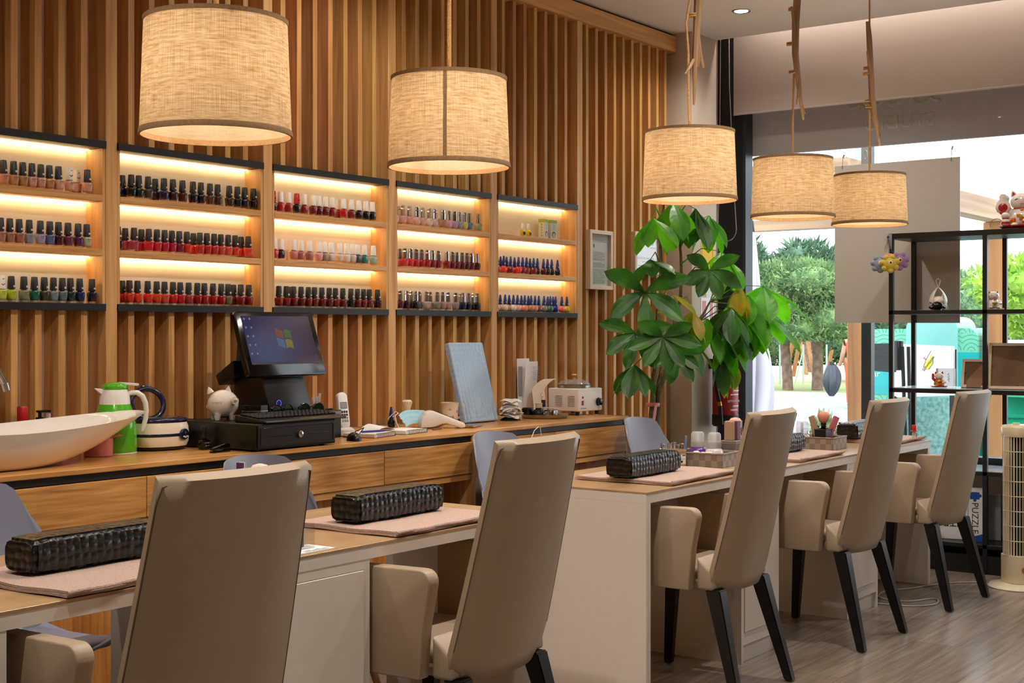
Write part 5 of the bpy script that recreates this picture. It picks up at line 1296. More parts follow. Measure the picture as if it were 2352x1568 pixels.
def n2(t, w, h):
    for s, sz, z in (('HOJAS DE RECLAMACIONES', .0165, -.03), ('HOJAS DE RECLAMACIÓN', .010, -.05), ('A DISPOSICIÓN DE QUIEN LAS PIDA', .0125, -.075), ('a disposición del público', .010, -.094)):
        k = s if s != 'HOJAS DE RECLAMACIÓN' else 'hojas de reclamació'
        letters('lettering', k, sz, M_print, t, (-.005, -.0146, z))
    bm = NB(); box(bm, -w * .85, -w * .75, -.0150, -.0143, h * .35, h * .78); box(bm, w * .5, w * .66, -.0150, -.0143, h * .5, h * .75); box(bm, w * .35, w * .85, -.0150, -.0143, h * .33, h * .38); box(bm, -w * .35, w * .35, -.0150, -.0143, -h * .84, -h * .82); obj('stamp', bm, M_print, t, 0)
notice(6.44, 6.68, 1.567, 1.90, 'narrow white framed notice, left one of two on slats', n1)
notice(6.925, 7.235, 1.672, 1.918, 'wide white framed complaints notice, right one, partly behind plant', n2)
# notices on the column beside the window
t = thing('yellow_notice', 'yellow printed notice on column behind the plant', 'notice', (7.62, 4.0598, 1.72), 0)
bm = NB(); box(bm, -.085, .085, -.002, -.0003, -.16, .16); obj('sheet', bm, mat('yellow paper', '#e0b21c', .7), t, 0)
bm = NB()
for z in (.14, -.01, -.02, -.035, -.05, -.062, -.075, -.14): box(bm, -.07, .07, -.0026, -.002, z, z + .003)
for x_ in (-.07, .067): box(bm, x_, x_ + .003, -.0026, -.002, -.14, .14)
obj('print', bm, M_print, t, 0)
bm = NB()
for z in (.15, -.15): box(bm, -.02, .05, -.0034, -.0028, z - .03, z + .03)
obj('tape', bm, M_frost, t, 0)
t = thing('extinguisher_sign', 'red and white fire sign on column above the extinguisher', 'sign', (7.62, 4.0598, 1.42), 0)
bm = NB(); box(bm, -.085, .085, -.003, -.0003, -.12, .12); obj('plate', bm, M_paper, t, 0)
bm = NB(); box(bm, -.07, -.02, -.0038, -.003, -.11, .10); box(bm, .03, .07, -.0038, -.003, -.11, .10); obj('red_symbol', bm, M_red, t, 0)
# fire extinguisher
t = thing('fire_extinguisher', 'red fire extinguisher with black hose beside window frame', 'fire extinguisher', (7.66, 3.955, 0), R(-25))
M_exr = mat('extinguisher red', '#9c1512', .25, coat=.4)
bm = NB(); lathe(bm, [(.077, .80), (.08, .81), (.08, 1.13), (.074, 1.17), (.05, 1.205), (.025, 1.22), (.025, 1.235)], 40); obj('cylinder', bm, M_exr, t, 50)
bm = NB(); lathe(bm, [(.074, .745), (.082, .755), (.082, .815), (.0805, .816)], 40); obj('foot', bm, M_black, t, 50)
bm = NB(); tube(bm, [(0, 0, 1.23), (0, 0, 1.27)], .018, 14); box(bm, -.01, .1, -.01, .01, 1.27, 1.285, .003); box(bm, -.02, .09, -.009, .009, 1.30, 1.312, .003); box(bm, -.02, .0, -.01, .01, 1.265, 1.31, .003); obj('valve', bm, M_black, t)
bm = NB(); tube(bm, [(-.02, -.01, 1.26), (-.07, -.02, 1.245), (-.105, -.03, 1.17), (-.112, -.04, 1.06), (-.1, -.05, .96), (-.082, -.055, .88), (-.076, -.058, .76)], [.011, .012, .012, .012, .012, .013, .016], 10); hs = obj('hose', bm, M_black, t)
bm = NB(); tube(bm, [(-.088, -.0535, .90), (-.083, -.0548, .875)], .0145, 12); obj('hose_clip', bm, M_gold, hs)
bm = NB(); sheet(bm, lambda u, v: Vector((.0805 * cos(R(-110 + 95 * u)), .0805 * sin(R(-110 + 95 * u)), .835 + .30 * v)), 14, 6); lb = obj('label', bm, mat('label red', '#a81a1c', .4), t)
bm = NB()
for q in range(12):
    z = .845 + q * .0235
    if q in (2, 3): continue
    sheet(bm, lambda u, v: Vector((.081 * cos(R(-104 + (40 + 18 * (q % 3)) * u + 12 * (q % 2))), .081 * sin(R(-104 + (40 + 18 * (q % 3)) * u + 12 * (q % 2))), z + .007 * v)), 8, 1)
obj('label_print', bm, M_paper, lb)
letters('lettering', 'EXTINTOR', .019, M_paper, lb, (.0, -.0835, .902), (R(90), 0, 0))
bm = NB(); box(bm, -.02, .02, .06, .115, 1.10, 1.16); obj('wall_bracket', bm, M_black, t, 0, rot=(0, 0, R(25)), at=(0, 0, 0))

# ------------------------------------------------------------------ money tree
t0 = thing('money_tree', 'tall potted money tree with drooping hand-shaped green leaves', 'plant', (6.36, 3.72, 0))
PX, PY = 6.36, 3.72
bm = NB(); lathe(bm, [(.12, 0), (.13, .01), (.17, .36), (.175, .38), (.16, .38), (.155, .34)], 36); obj('pot', bm, mat('grey plant pot', '#8d8a86', .6), t0)
bm = NB(); lathe(bm, [(.154, .33), (.02, .345)], 24); obj('soil', bm, mat('potting soil', '#3a2c22', .95, noise=.4, bump=1), t0)
M_bark = mat('green brown bark', '#6d6244', .8, noise=.35, nscale=40, bump=.6, bscale=80)
stems = [([(0, 0, .34), (-.01, 0, .7), (.0, .0, .95), (.06, 0, 1.15), (.13, .02, 1.5), (.14, .03, 1.9), (.13, .0, 2.02)], [.02, .017, .015, .013, .011, .009, .006]),
         ([(.02, .02, .34), (.02, .02, .7), (.03, 0, .95), (.10, -.03, 1.2), (.24, -.04, 1.5), (.25, -.04, 1.75), (.22, -.03, 1.95)], [.02, .017, .015, .013, .010, .008, .005]),
         ([(-.03, 0, .34), (-.02, .01, .7), (.01, .0, .95), (-.06, -.05, 1.15), (-.10, -.08, 1.35), (-.12, -.1, 1.45)], [.018, .015, .013, .010, .007, .005]),
         ([(.0, -.02, .34), (.03, -.02, .8), (.04, -.02, 1.02), (.2, -.04, 1.22), (.42, -.05, 1.38), (.62, -.02, 1.5)], [.02, .017, .015, .012, .009, .005]),
         ([(.01, .0, .34), (.02, .01, .85), (.08, .0, 1.08), (.25, -.05, 1.27), (.4, -.1, 1.3)], [.016, .014, .012, .009, .005])]
for pts, rs in stems:
    P_ = []; Q_ = []
    for i in range(len(pts) - 1):
        for k in range(4):
            s = k / 4; P_.append(Vector(pts[i]).lerp(Vector(pts[i + 1]), s) + Vector((.003 * sin(7 * i + 3 * k), .003 * cos(5 * i + k), 0))); Q_.append(rs[i] + (rs[i + 1] - rs[i]) * s)
    P_.append(Vector(pts[-1])); Q_.append(rs[-1])
    bm = NB(); tube(bm, P_, Q_, 8); obj('stem', bm, M_bark, t0)
bm = NB(); lathe(bm, [(.036, .93), (.038, .935), (.038, .945), (.036, .95)], 18, c=(.01, 0, 0)); sheet(bm, lambda u, v: Vector((-.03 - .04 * v, -.035 - .005 * u, .94 - .14 * v + .0 * u)) + Vector((.02 * u, 0, 0)), 2, 6, .001); obj('ribbon', bm, M_pink, t0)
def leafmat(name, a, b, tr):
    m, n, l, bs = nt(name); t = n.new('ShaderNodeTexCoord'); nz = n.new('ShaderNodeTexNoise'); nz.inputs['Scale'].default_value = 9; nz.inputs['Detail'].default_value = 3
    l.new(t.outputs['Object'], nz.inputs[0]); r = n.new('ShaderNodeValToRGB'); r.color_ramp.elements[0].position = .35; r.color_ramp.elements[1].position = .7
    r.color_ramp.elements[0].color = lin(a); r.color_ramp.elements[1].color = lin(b); l.new(nz.outputs['Fac'], r.inputs[0]); l.new(r.outputs[0], bs.inputs['Base Color'])
    bs.inputs['Roughness'].default_value = .38
    tl = n.new('ShaderNodeBsdfTranslucent'); g = n.new('ShaderNodeMix'); g.data_type = 'RGBA'; g.blend_type = 'MULTIPLY'; g.inputs['Factor'].default_value = 1
    g.inputs['B'].default_value = (1.7, 1.9, .6, 1); l.new(r.outputs[0], g.inputs['A']); l.new(g.outputs['Result'], tl.inputs[0])
    mx = n.new('ShaderNodeMixShader'); mx.inputs[0].default_value = tr; l.new(bs.outputs[0], mx.inputs[1]); l.new(tl.outputs[0], mx.inputs[2]); l.new(mx.outputs[0], n['Material Output'].inputs[0])
    return m
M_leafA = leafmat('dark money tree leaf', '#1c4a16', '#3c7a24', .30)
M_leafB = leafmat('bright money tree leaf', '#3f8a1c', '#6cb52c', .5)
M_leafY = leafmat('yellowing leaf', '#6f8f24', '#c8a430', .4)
def leaflet(bm, base, direc, L, W, droop, face):
    """obovate blade with a folded midrib; face is the way its upper side looks"""
    d0 = direc.normalized(); rows = []; c = base.copy(); d = d0.copy(); n_ = 9
    side = d0.cross(face)
    if side.length < .15: side = d0.orthogonal()
    side.normalize()
    for i in range(n_):
        s = i / (n_ - 1); w = W * (sin(PI * min(1, s * .96 + .03) ** 1.35) ** .8) * (1 if s < .97 else .25)
        up = side.cross(d).normalized(); fold = .16 * w; wav = .06 * W * sin(8 * s + W * 90)
        rows.append([bm.verts.new(c - side * w + up * (fold + wav)), bm.verts.new(c - side * w * .5 + up * fold * .35), bm.verts.new(c), bm.verts.new(c + side * w * .5 + up * fold * .35), bm.verts.new(c + side * w + up * (fold - wav))])
        d = (d + Vector((0, 0, -droop * .16))).normalized(); c = c + d * (L / (n_ - 1))
    for a, b in zip(rows, rows[1:]):
        for k in range(4): bm.faces.new((a[k], a[k + 1], b[k + 1], b[k]))
# clusters: (x, y, z of the leaf hub, stalk start, leaflet count, size, droop, leaf material)
rl = random.Random(11)
FACING = {5, 8, 10, 6, 7}
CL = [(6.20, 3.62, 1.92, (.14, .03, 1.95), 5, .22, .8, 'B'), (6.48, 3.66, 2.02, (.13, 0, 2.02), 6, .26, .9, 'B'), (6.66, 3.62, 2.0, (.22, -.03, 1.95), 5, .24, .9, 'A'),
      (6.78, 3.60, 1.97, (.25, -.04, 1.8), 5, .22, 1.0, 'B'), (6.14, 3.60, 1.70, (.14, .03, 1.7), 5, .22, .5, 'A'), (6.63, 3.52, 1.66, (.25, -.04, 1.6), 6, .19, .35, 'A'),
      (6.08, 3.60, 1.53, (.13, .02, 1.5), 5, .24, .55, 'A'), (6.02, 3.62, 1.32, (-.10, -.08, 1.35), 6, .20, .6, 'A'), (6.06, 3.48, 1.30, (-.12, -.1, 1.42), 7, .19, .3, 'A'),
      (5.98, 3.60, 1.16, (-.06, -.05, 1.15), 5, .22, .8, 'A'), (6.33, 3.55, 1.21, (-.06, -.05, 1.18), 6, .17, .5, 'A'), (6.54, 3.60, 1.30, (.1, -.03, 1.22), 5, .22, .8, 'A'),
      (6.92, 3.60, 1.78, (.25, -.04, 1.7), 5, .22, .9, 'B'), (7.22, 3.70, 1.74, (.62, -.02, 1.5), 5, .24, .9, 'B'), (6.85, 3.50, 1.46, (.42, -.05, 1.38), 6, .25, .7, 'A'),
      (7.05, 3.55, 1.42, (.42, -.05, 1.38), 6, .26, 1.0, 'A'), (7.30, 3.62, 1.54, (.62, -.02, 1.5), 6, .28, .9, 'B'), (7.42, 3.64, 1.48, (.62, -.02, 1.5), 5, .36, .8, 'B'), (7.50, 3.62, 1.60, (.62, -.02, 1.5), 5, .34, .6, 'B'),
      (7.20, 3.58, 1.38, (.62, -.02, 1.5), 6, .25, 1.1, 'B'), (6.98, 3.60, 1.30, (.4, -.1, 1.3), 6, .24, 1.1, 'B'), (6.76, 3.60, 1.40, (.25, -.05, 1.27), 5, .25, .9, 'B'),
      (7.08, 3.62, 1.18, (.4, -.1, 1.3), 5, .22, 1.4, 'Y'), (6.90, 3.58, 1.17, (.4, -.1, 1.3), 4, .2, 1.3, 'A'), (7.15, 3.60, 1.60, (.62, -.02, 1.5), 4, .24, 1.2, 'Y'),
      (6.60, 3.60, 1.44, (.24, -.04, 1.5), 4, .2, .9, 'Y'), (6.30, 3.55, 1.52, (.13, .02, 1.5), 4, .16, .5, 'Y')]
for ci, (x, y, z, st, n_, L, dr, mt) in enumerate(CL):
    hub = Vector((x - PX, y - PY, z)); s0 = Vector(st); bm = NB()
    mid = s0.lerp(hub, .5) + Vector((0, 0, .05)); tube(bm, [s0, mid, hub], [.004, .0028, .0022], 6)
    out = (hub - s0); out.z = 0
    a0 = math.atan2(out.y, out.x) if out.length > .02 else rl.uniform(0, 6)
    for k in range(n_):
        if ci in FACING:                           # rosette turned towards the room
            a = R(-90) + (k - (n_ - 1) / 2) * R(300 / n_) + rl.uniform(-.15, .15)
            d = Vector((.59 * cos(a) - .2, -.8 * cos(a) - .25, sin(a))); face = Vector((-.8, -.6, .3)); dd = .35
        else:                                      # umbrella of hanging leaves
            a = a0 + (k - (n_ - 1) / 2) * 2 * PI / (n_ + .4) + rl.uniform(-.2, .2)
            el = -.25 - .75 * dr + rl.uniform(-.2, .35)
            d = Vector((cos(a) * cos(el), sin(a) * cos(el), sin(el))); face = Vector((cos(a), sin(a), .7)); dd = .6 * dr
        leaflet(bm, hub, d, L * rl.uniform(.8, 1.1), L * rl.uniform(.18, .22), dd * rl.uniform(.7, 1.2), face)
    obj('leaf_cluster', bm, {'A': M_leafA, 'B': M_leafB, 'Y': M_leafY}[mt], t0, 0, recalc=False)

light('ceiling pocket strip', 'AREA', (7.83, 2.2, 3.42), 9, SPOT, (0, R(0), 0), shape='RECTANGLE', size=.05, size_y=3.4)
# ------------------------------------------------------------------ blinds, sign board, hanging panel at the window
M_blind = clothmat('pale roller blind fabric', '#d6c8bf', .45)
t = thing('roller_blind', 'large pale roller blind pulled half way down the window', 'blind', (7.95, 2.2, 3.4))
bm = NB(); box(bm, -.001, .001, -1.75, 1.845, -.68, -.03); obj('fabric', bm, M_blind, t, 0)
bm = NB(); tube(bm, [(.02, -1.76, -.03), (.02, 1.85, -.03)], .03, 18); obj('roller', bm, M_steel, t)
bm = NB(); box(bm, -.004, .004, -1.75, 1.845, -.688, -.676, .002); obj('bottom_bar', bm, M_blind, t, 0)
bm = NB()
ch = [(.0, 1.905, -.0)] + [(0, 1.905 - .0 * k, -.15 * k) for k in range(1, 9)]
tube(bm, [(-.02, 1.925, -.0), (-.02, 1.935, -1.0), (-.02, 1.945, -1.35)] + [(-.02, 1.88 + .065 * cos(R(a)), -1.42 - .07 * sin(R(a))) for a in range(0, 181, 20)] + [(-.02, 1.83, -1.2), (-.02, 1.865, -.5), (-.02, 1.87, 0)], .0032, 6)
obj('bead_chain', bm, M_chrome, t)
M_board = clothmat('mauve grey sign sheet', '#b9aca6', .32, .5)
t = thing('sign_board', 'grey sign board outside along top of the window, mirrored lettering', 'sign', (8.17, 2.2, 2.475))
bm = NB(); box(bm, 0, .03, -1.8, 1.83, 0, .75); obj('panel', bm, M_board, t, 0)
M_vinyl = mat('pale vinyl lettering', '#c9c6b2', .6)
# STUDIO reads from the street, so it is mirrored from inside
letters('lettering', 'STUDIO', .125, M_vinyl, t, (-.003, .838, .133), (R(90), 0, R(90)), depth=.001)
bm = NB()
for yc, zc, r_, a0, a1 in ((1.13, .30, .05, 190, 350), (1.02, .30, .07, 170, 350), (.87, .28, .04, 200, 330), (.70, .295, .06, 185, 355), (.60, .295, .05, 250, 355)):
    tube(bm, [(-.003, yc + r_ * cos(R(a)), zc + r_ * sin(R(a))) for a in range(a0, a1 + 1, 10)], .012, 6)
obj('script_lettering', bm, M_vinyl, t)
M_hpanel = clothmat('warm white hanging board', '#d0c8c2', .03, .6)
t = thing('hanging_board', 'large blank white board hung on hooks inside the window', 'board', (8.0, 2.995, 1.38))
bm = NB(); prism(bm, [(-.385, 0), (.385, .004), (.385, .965), (-.385, .968)], -.004, .004, 'YZ', .001); obj('board', bm, M_hpanel, t, 0)
for y in (-.335, .335):
    bm = NB(); tube(bm, [(0, y, 1.02), (.0, y, .99), (-.008, y, .96), (-.008, y, .945)], .0022, 6); ball(bm, (0.02, y, 1.025), (.012, .006, .012), 10, 8); tube(bm, [(0, y, 1.01), (.02, y, 1.025)], .002, 6); tube(bm, [(.0, y, 1.02), (.05, y, 1.025), (.096, y, 1.025)], .003, 6); obj('hook', bm, M_steel, t)

# ------------------------------------------------------------------ black steel shelving unit
UX0, UX1 = 7.60, 7.985
UY = [2.875, 2.345, 1.815]
t = thing('shelving_unit', 'black steel open shelving unit standing in front of the window', 'shelf', (7.79, 2.345, 0))
X_ = lambda x: x - 7.79
Y_ = lambda y: y - 2.345
for x in (UX0, UX1 - .025):
    for y in UY:
        bm = NB(); box(bm, X_(x), X_(x + .025), Y_(y) - .0125, Y_(y) + .0125, 0, 1.86, .001, 1); obj('post', bm, M_blackmetal, t, 0)
M_paleshelf = mat('pale shelf top', '#aab4bc', .15, noise=.02)  # pale sheet laid on top of two shelf boards
for z, th, m in ((1.858, .03, M_blackmetal), (1.428, .022, M_blackmetal), (.985, .024, M_blackmetal), (.54, .022, M_blackmetal), (.14, .022, M_blackmetal)):
    bm = NB(); box(bm, X_(UX0), X_(UX1), Y_(1.80), Y_(2.8875), z, z + th, .001, 1); sb = obj('shelf_board', bm, m, t, 0)
    if z in (.985, .54):
        bm = NB(); box(bm, X_(UX0) + .01, X_(UX1) - .01, Y_(1.81), Y_(2.877), z + th - .001, z + th + .0025); obj('pale_top', bm, M_paleshelf, sb, 0)
bm = NB(); box(bm, X_(UX0) + .005, X_(UX1) - .03, Y_(1.82), Y_(2.87), .0, .10); obj('plinth', bm, M_black, t, 0)
SH = {1: 1.4505, 2: 1.012, 0: 1.8885, 4: .1625}
M_cat = mat('white ceramic cat', '#e8ddd2', .15, coat=.5)
M_catred = mat('red lacquer', '#b01c16', .2, coat=.3); M_catgold = mat('gold paint', '#c08a30', .3, .5)
def lucky_cat(x, y, z, s, rz, label, body, tray, parts=1, spots=True):
    t = thing('lucky_cat', label, 'figurine', (x, y, z), rz, 'lucky cat figurines')
    t.scale = (s, s, s)
    bm = NB()
    if tray == 'wood': box(bm, -.45, .45, -.3, .3, 0, .07, .02)
    else: lathe(bm, [(.40, 0), (.46, .02), (.52, .08), (.46, .09), (.3, .07)], 32, p=3, sy=.8)
    obj('stand', bm, M_paleframe if tray == 'wood' else M_catred, t)
    bm = NB(); lathe(bm, [(.2, .07), (.3, .12), (.32, .26), (.26, .42), (.19, .5)], 28); obj('body', bm, body, t, 60)
    bm = NB(); ball(bm, (0, -.02, .66), (.27, .23, .21), 24, 16); hd = obj('head', bm, M_cat, t, 80)
    for sx in (-1, 1):
        bm = NB(); lathe(bm, [(.09, 0), (.06, .08), (.005, .16)], 14, sy=.5); e = obj('ear', bm, M_cat if spots else M_catred, t, at=(sx * .17, 0, .79), rot=(0, R(sx * 18), 0))
        bm = NB(); lathe(bm, [(.05, .0), (.004, .1)], 12, sy=.3); obj('inner_ear', bm, M_catred, e, at=(0, -.035, .015))
        bm = NB(); tube(bm, [(sx * .11 + .055 * cos(R(a)), -.232 + .02 * abs(cos(R(a))), .68 + .03 * sin(R(a))) for a in range(10, 171, 20)], .007, 6); obj('eye', bm, M_print, hd)
    bm = NB(); tube(bm, [(-.05, -.25, .60), (-.025, -.253, .585), (0, -.254, .6), (.025, -.253, .585), (.05, -.25, .60)], .006, 6); obj('mouth', bm, M_catred, hd)
    bm = NB(); lathe(bm, [(.205, .47), (.215, .49), (.205, .51)], 28, caps=False); obj('collar', bm, M_catred, t)
    bm = NB(); ball(bm, (0, -.22, .45), .045); obj('bell', bm, M_catgold, t)
    bm = NB(); tube(bm, [(-.24, -.05, .40), (-.36, -.08, .52), (-.36, -.1, .70)], [.09, .09, .075], 12); ball(bm, (-.36, -.1, .74), .085); obj('raised_arm', bm, M_cat if spots else M_catred, t)
    bm = NB(); tube(bm, [(.24, -.05, .40), (.3, -.18, .3), (.16, -.28, .3)], [.08, .08, .06], 12); obj('arm', bm, M_cat, t)
    for sx in (-1, 1):
        bm = NB(); ball(bm, (sx * .17, -.24, .11), (.1, .13, .06), 14, 8); obj('foot', bm, M_cat if spots else M_catgold, t)
    bm = NB(); sheet(bm, lambda u, v: Vector(((u - .5) * .24, -.325 + .09 * (2 * u - 1) ** 2 * .4 + .02 * abs(v - .5), .2 + .15 * v)), 8, 4, .01); obj('plaque', bm, M_catgold if spots else M_catred, t)
    return t
# big cat on the very top shelf, with two kittens and a paddle on a red cushion tray
t = lucky_cat(7.76, 2.19, SH[0], .235, R(-75), 'big white lucky cat on a red tray atop the shelving unit', M_cat, 'tray')
bm = NB(); lathe(bm, [(.01, 0), (.13, .06), (.17, .16), (.14, .27), (.08, .36), (.09, .42), (.05, .48)], 22, sy=.4, c=(-.42, -.16, .36)); gd = obj('gourd_paddle', bm, M_cat, t, 60)
bm = NB(); ball(bm, (-.42, -.215, .52), (.11, .02, .1), 14, 8); ball(bm, (-.42, -.2, .40), (.08, .02, .05), 12, 8); obj('flower_motif', bm, M_catred, gd)
for kx, ky in ((-.36, -.28), (.1, -.38)):
    bm = NB(); lathe(bm, [(.07, .08), (.1, .12), (.09, .22), (.06, .26)], 16, c=(kx, ky, 0)); ball(bm, (kx, ky, .32), (.1, .09, .085), 14, 10); kt = obj('kitten', bm, M_cat, t, 60)
    bm = NB(); lathe(bm, [(.075, .235), (.08, .25), (.075, .265)], 16, c=(kx, ky, 0), caps=False); lathe(bm, [(.09, .11), (.105, .13), (.1, .18)], 16, c=(kx, ky, 0), caps=False); obj('kitten_collar', bm, M_catred, kt)
bm = NB(); tube(bm, [(-.28, -.22, .1), (-.2, -.26, .2), (-.12, -.24, .28)], [.05, .07, .03], 10); tube(bm, [(.2, -.3, .1), (.3, -.24, .2)], [.06, .04], 10); obj('orange_koi', bm, mat('orange glaze', '#c8641c', .2), t)
t = thing('hair_band', 'thin pink hair elastic lying on top of the shelving unit', 'hair band', (7.66, 2.30, SH[0]))
bm = NB(); tube(bm, [(.0, .035 * cos(R(a)), .03 + .03 * sin(R(a))) for a in range(-30, 211, 15)], .0025, 6); obj('elastic', bm, mat('pink elastic', '#d8868e', .6), t)
lucky_cat(7.72, 2.335, SH[1], .115, R(-60), 'small white lucky cat behind middle post, on wooden stand', M_cat, 'wood')
lucky_cat(7.74, 2.645, SH[2] + .0025, .095, R(-62), 'gold and red lucky cat beside its clear box', M_catgold, 'tray', spots=False)
t = thing('display_box', 'clear plastic display box standing behind the gold lucky cat', 'box', (7.80, 2.625, SH[2] + .0025), R(-62))
for (a, b, c, e) in ((-.05, .05, .034, .036), (-.05, -.048, -.03, .034), (.048, .05, -.03, .034)):
    bm = NB(); box(bm, a, b, c, e, 0, .105); obj('clear_side', bm, M_frost if c > 0 else M_clear, t, 0)
bm = NB(); tube(bm, [(.02 + .006 * cos(k * 2), .0335, .03 + .005 * k) for k in range(10)], .0018, 5); obj('printed_motif', bm, M_greyprint, t)
# hanging egg pod with sleeping white cat and small black figurine
t = thing('egg_pod_ornament', 'white egg-shaped hanging pod ornament holding a sleeping cat', 'figurine', (7.74, 2.65, SH[1]), R(-62))
def pod(u, v):
    a = R(40) + R(280) * u; a += R(-90); k = v
    r = .056 * sin(PI * (.12 + .86 * k)) ** .7 * (1 - .25 * k); w = .4 if False else 1
    return Vector((r * cos(a), r * sin(a) * .9, .002 + .128 * k))
bm = NB(); sheet(bm, pod, 28, 16, .004); lathe(bm, [(.03, 0), (.047, .012), (.05, .03)], 28, sy=.9, caps=True); obj('pod', bm, M_whiteplastic, t, 60)
bm = NB(); tube(bm, [(0, 0, .128), (-.008, 0, .15), (-.012, 0, .17), (0, 0, .182), (.012, 0, .17), (.008, 0, .15), (0, 0, .13)], .0022, 6); obj('loop', bm, M_whiteplastic, t)
bm = NB(); ball(bm, (0, -.008, .052), (.038, .032, .03), 20, 14)
for sx in (-1, 1): lathe(bm, [(.012, 0), (.001, .02)], 10, c=(sx * .024, -.005, .074), sy=.5)
ct = obj('sleeping_cat', bm, M_cat, t, 60)
bm = NB()
for sx in (-1, 1): tube(bm, [(sx * .015 + .006 * cos(R(a)), -.041, .053 + .004 * sin(R(a))) for a in range(200, 341, 28)], .0011, 5)
obj('closed_eyes', bm, M_print, ct)
t = thing('black_figurine', 'small glossy black creature figurine in front of egg pod', 'figurine', (7.685, 2.635, SH[1]), R(-62))
bm = NB(); ball(bm, (0, 0, .026), (.034, .024, .022), 20, 12); tube(bm, [(-.02, -.005, .02), (-.042, -.008, .014), (-.05, -.008, .016)], [.012, .008, .002], 8); tube(bm, [(-.03, .01, .04), (-.042, .012, .044)], [.004, .003], 6); tube(bm, [(.024, 0, .02), (.044, 0, .012)], [.008, .003], 8); lathe(bm, [(.024, 0), (.024, .006)], 18); obj('body', bm, M_blackgloss, t, 60)
# picture frames seen from behind
def frame_back(x, y, z, w, h, rz, lean, label, strut):
    t = thing('picture_frame', label, 'picture frame', (x, y, z), rz, 'picture frames seen from behind')
    f = .016; M = (R(lean), 0, 0)
    for (a, b, c, e) in ((-w, w, h - f, h), (-w, w, 0, f), (-w, -w + f, f, h - f), (w - f, w, f, h - f)):
        bm = NB(); box(bm, a, b, -.0, .035, c, e, .001, 1); obj('frame_rail', bm, M_paleframe, t, 0, rot=M)
    bm = NB(); box(bm, -w + f, w - f, .010, .014, f, h - f); bk = obj('backing_board', bm, M_kraft, t, 0, rot=M)
    bm = NB()
    for (a, b) in ((0, h - f - .004), (-w + f + .004, h * .5), (w - f - .004, h * .5), (0, f + .004), (w * .55, h * .12)): box(bm, a - .006, a + .006, .008, .010, b - .004, b + .004)
    obj('clip', bm, M_black, bk, 0)
    if strut:
        bm = NB(); prism(bm, [(-.03, h * .8), (.03, h * .62), (-.03, .0), (-w * 1.02, 0), (-w * 1.02, .04)], -.002, .002, 'XZ'); obj('strut', bm, mat('fawn board', '#8d6a52', .8), t, 0, at=(.035, -.004, .0), rot=(R(lean - 4), 0, 0))
    return t
frame_back(7.80, 2.44, SH[2] + .003, .10, .165, R(-86), -14, 'smaller picture frame seen from behind, with a brown strut', True)
frame_back(7.70, 2.20, SH[2] + .003, .155, .262, R(-80), -16, 'larger picture frame seen from behind, leaning by shelving post', False)
# plush key rings on a card hung on the shelf corner
t = thing('plush_keyring', 'bunch of yellow, blue and lilac plush key rings on shelf corner', 'plush toy', (7.585, 2.885, 1.66), R(-62))
bm = NB(); box(bm, -.022, .022, .004, .006, .14, .225); obj('card', bm, M_frost, t, 0)
bm = NB(); tube(bm, [(0, .004, .208), (0, -.004, .208)], .007, 12); obj('pin', bm, mat('blue pin', '#1d4a9c', .3), t)
bm = NB()
for dx in (-.02, -.006, .008, .022): tube(bm, [(0, -.002, .2), (dx * .6, -.006, .16), (dx, -.006, .12)], .0018, 5)
obj('key_rings', bm, M_steel, t)
def plush(cx, cy, cz, s, m, face, name):
    bm = NB(); ball(bm, (cx, cy, cz), (.040 * s, .024 * s, .036 * s), 18, 12)
    for k in range(7):
        a = 2 * PI * k / 7 + .3; ball(bm, (cx + .036 * s * cos(a), cy, cz + .034 * s * sin(a)), (.019 * s, .016 * s, .018 * s), 10, 8)
    p = obj(name, bm, m, t, 80)
    bm = NB(); ball(bm, (cx, cy - .023 * s, cz + .006), (.012, .004, .013), 12, 8); obj('muzzle', bm, mat('pale plush', '#ead9a8', .9), p)
    bm = NB(); ball(bm, (cx + .002, cy - .027 * s, cz + .006), (.006, .003, .006), 10, 6); obj('nose', bm, mat('dark brown', '#43200f', .4), p)
plush(.006, -.028, .055, 1.05, mat('yellow plush', '#d8bf50', .95, bump=.8, bscale=300), True, 'yellow_plush')
plush(-.045, .0, .055, 1.0, mat('blue grey plush', '#8f9cb2', .95, bump=.8, bscale=300), True, 'blue_plush')
plush(.062, -.004, .07, 1.05, mat('lilac plush', '#b08cb8', .95, bump=.8, bscale=300), True, 'lilac_plush')
bm = NB(); ball(bm, (.006, -.008, .10), (.03, .015, .015), 12, 8); obj('pink_plush', bm, mat('salmon plush', '#dc8c84', .95), t)
bm = NB(); lathe(bm, [(.012, 0), (.001, .02)], 10); obj('red_cone', bm, mat('red felt', '#cc4430', .9), t, at=(-.012, -.024, .085), rot=(0, R(-25), 0))
# boxes and books on the bottom shelf
t = thing('game_box', 'white boxed game on the lowest shelf, its lettering upside down', 'box', (7.72, 2.63, SH[4]), R(-76))
bm = NB(); box(bm, -.15, .15, -.03, .03, 0, .22, .002, 1); bx_ = obj('box', bm, M_paper, t, 0)
letters('lettering', 'DETECTIVE', .062, M_print, bx_, (.01, -.0305, .095), (R(90), R(180), 0), depth=.0004)
bm = NB()
for k in range(9): ball(bm, (-.12 + .03 * k, -.0305, .16 + .015 * sin(k * 2.2)), (.014, .001, .022), 8, 6)
obj('cover_art', bm, mat('plum print', '#57303c', .6), bx_)
bm = NB(); box(bm, -.15, -.02, -.0306, -.03, .02, .035); obj('red_strip', bm, M_catred, bx_, 0)
t = thing('puzzle_box', 'white and blue jigsaw box standing on lowest shelf by the post', 'box', (7.725, 2.42, SH[4]), R(-76))
bm = NB(); box(bm, -.05, .05, -.035, .035, 0, .30, .002, 1); bx_ = obj('box', bm, M_paper, t, 0)
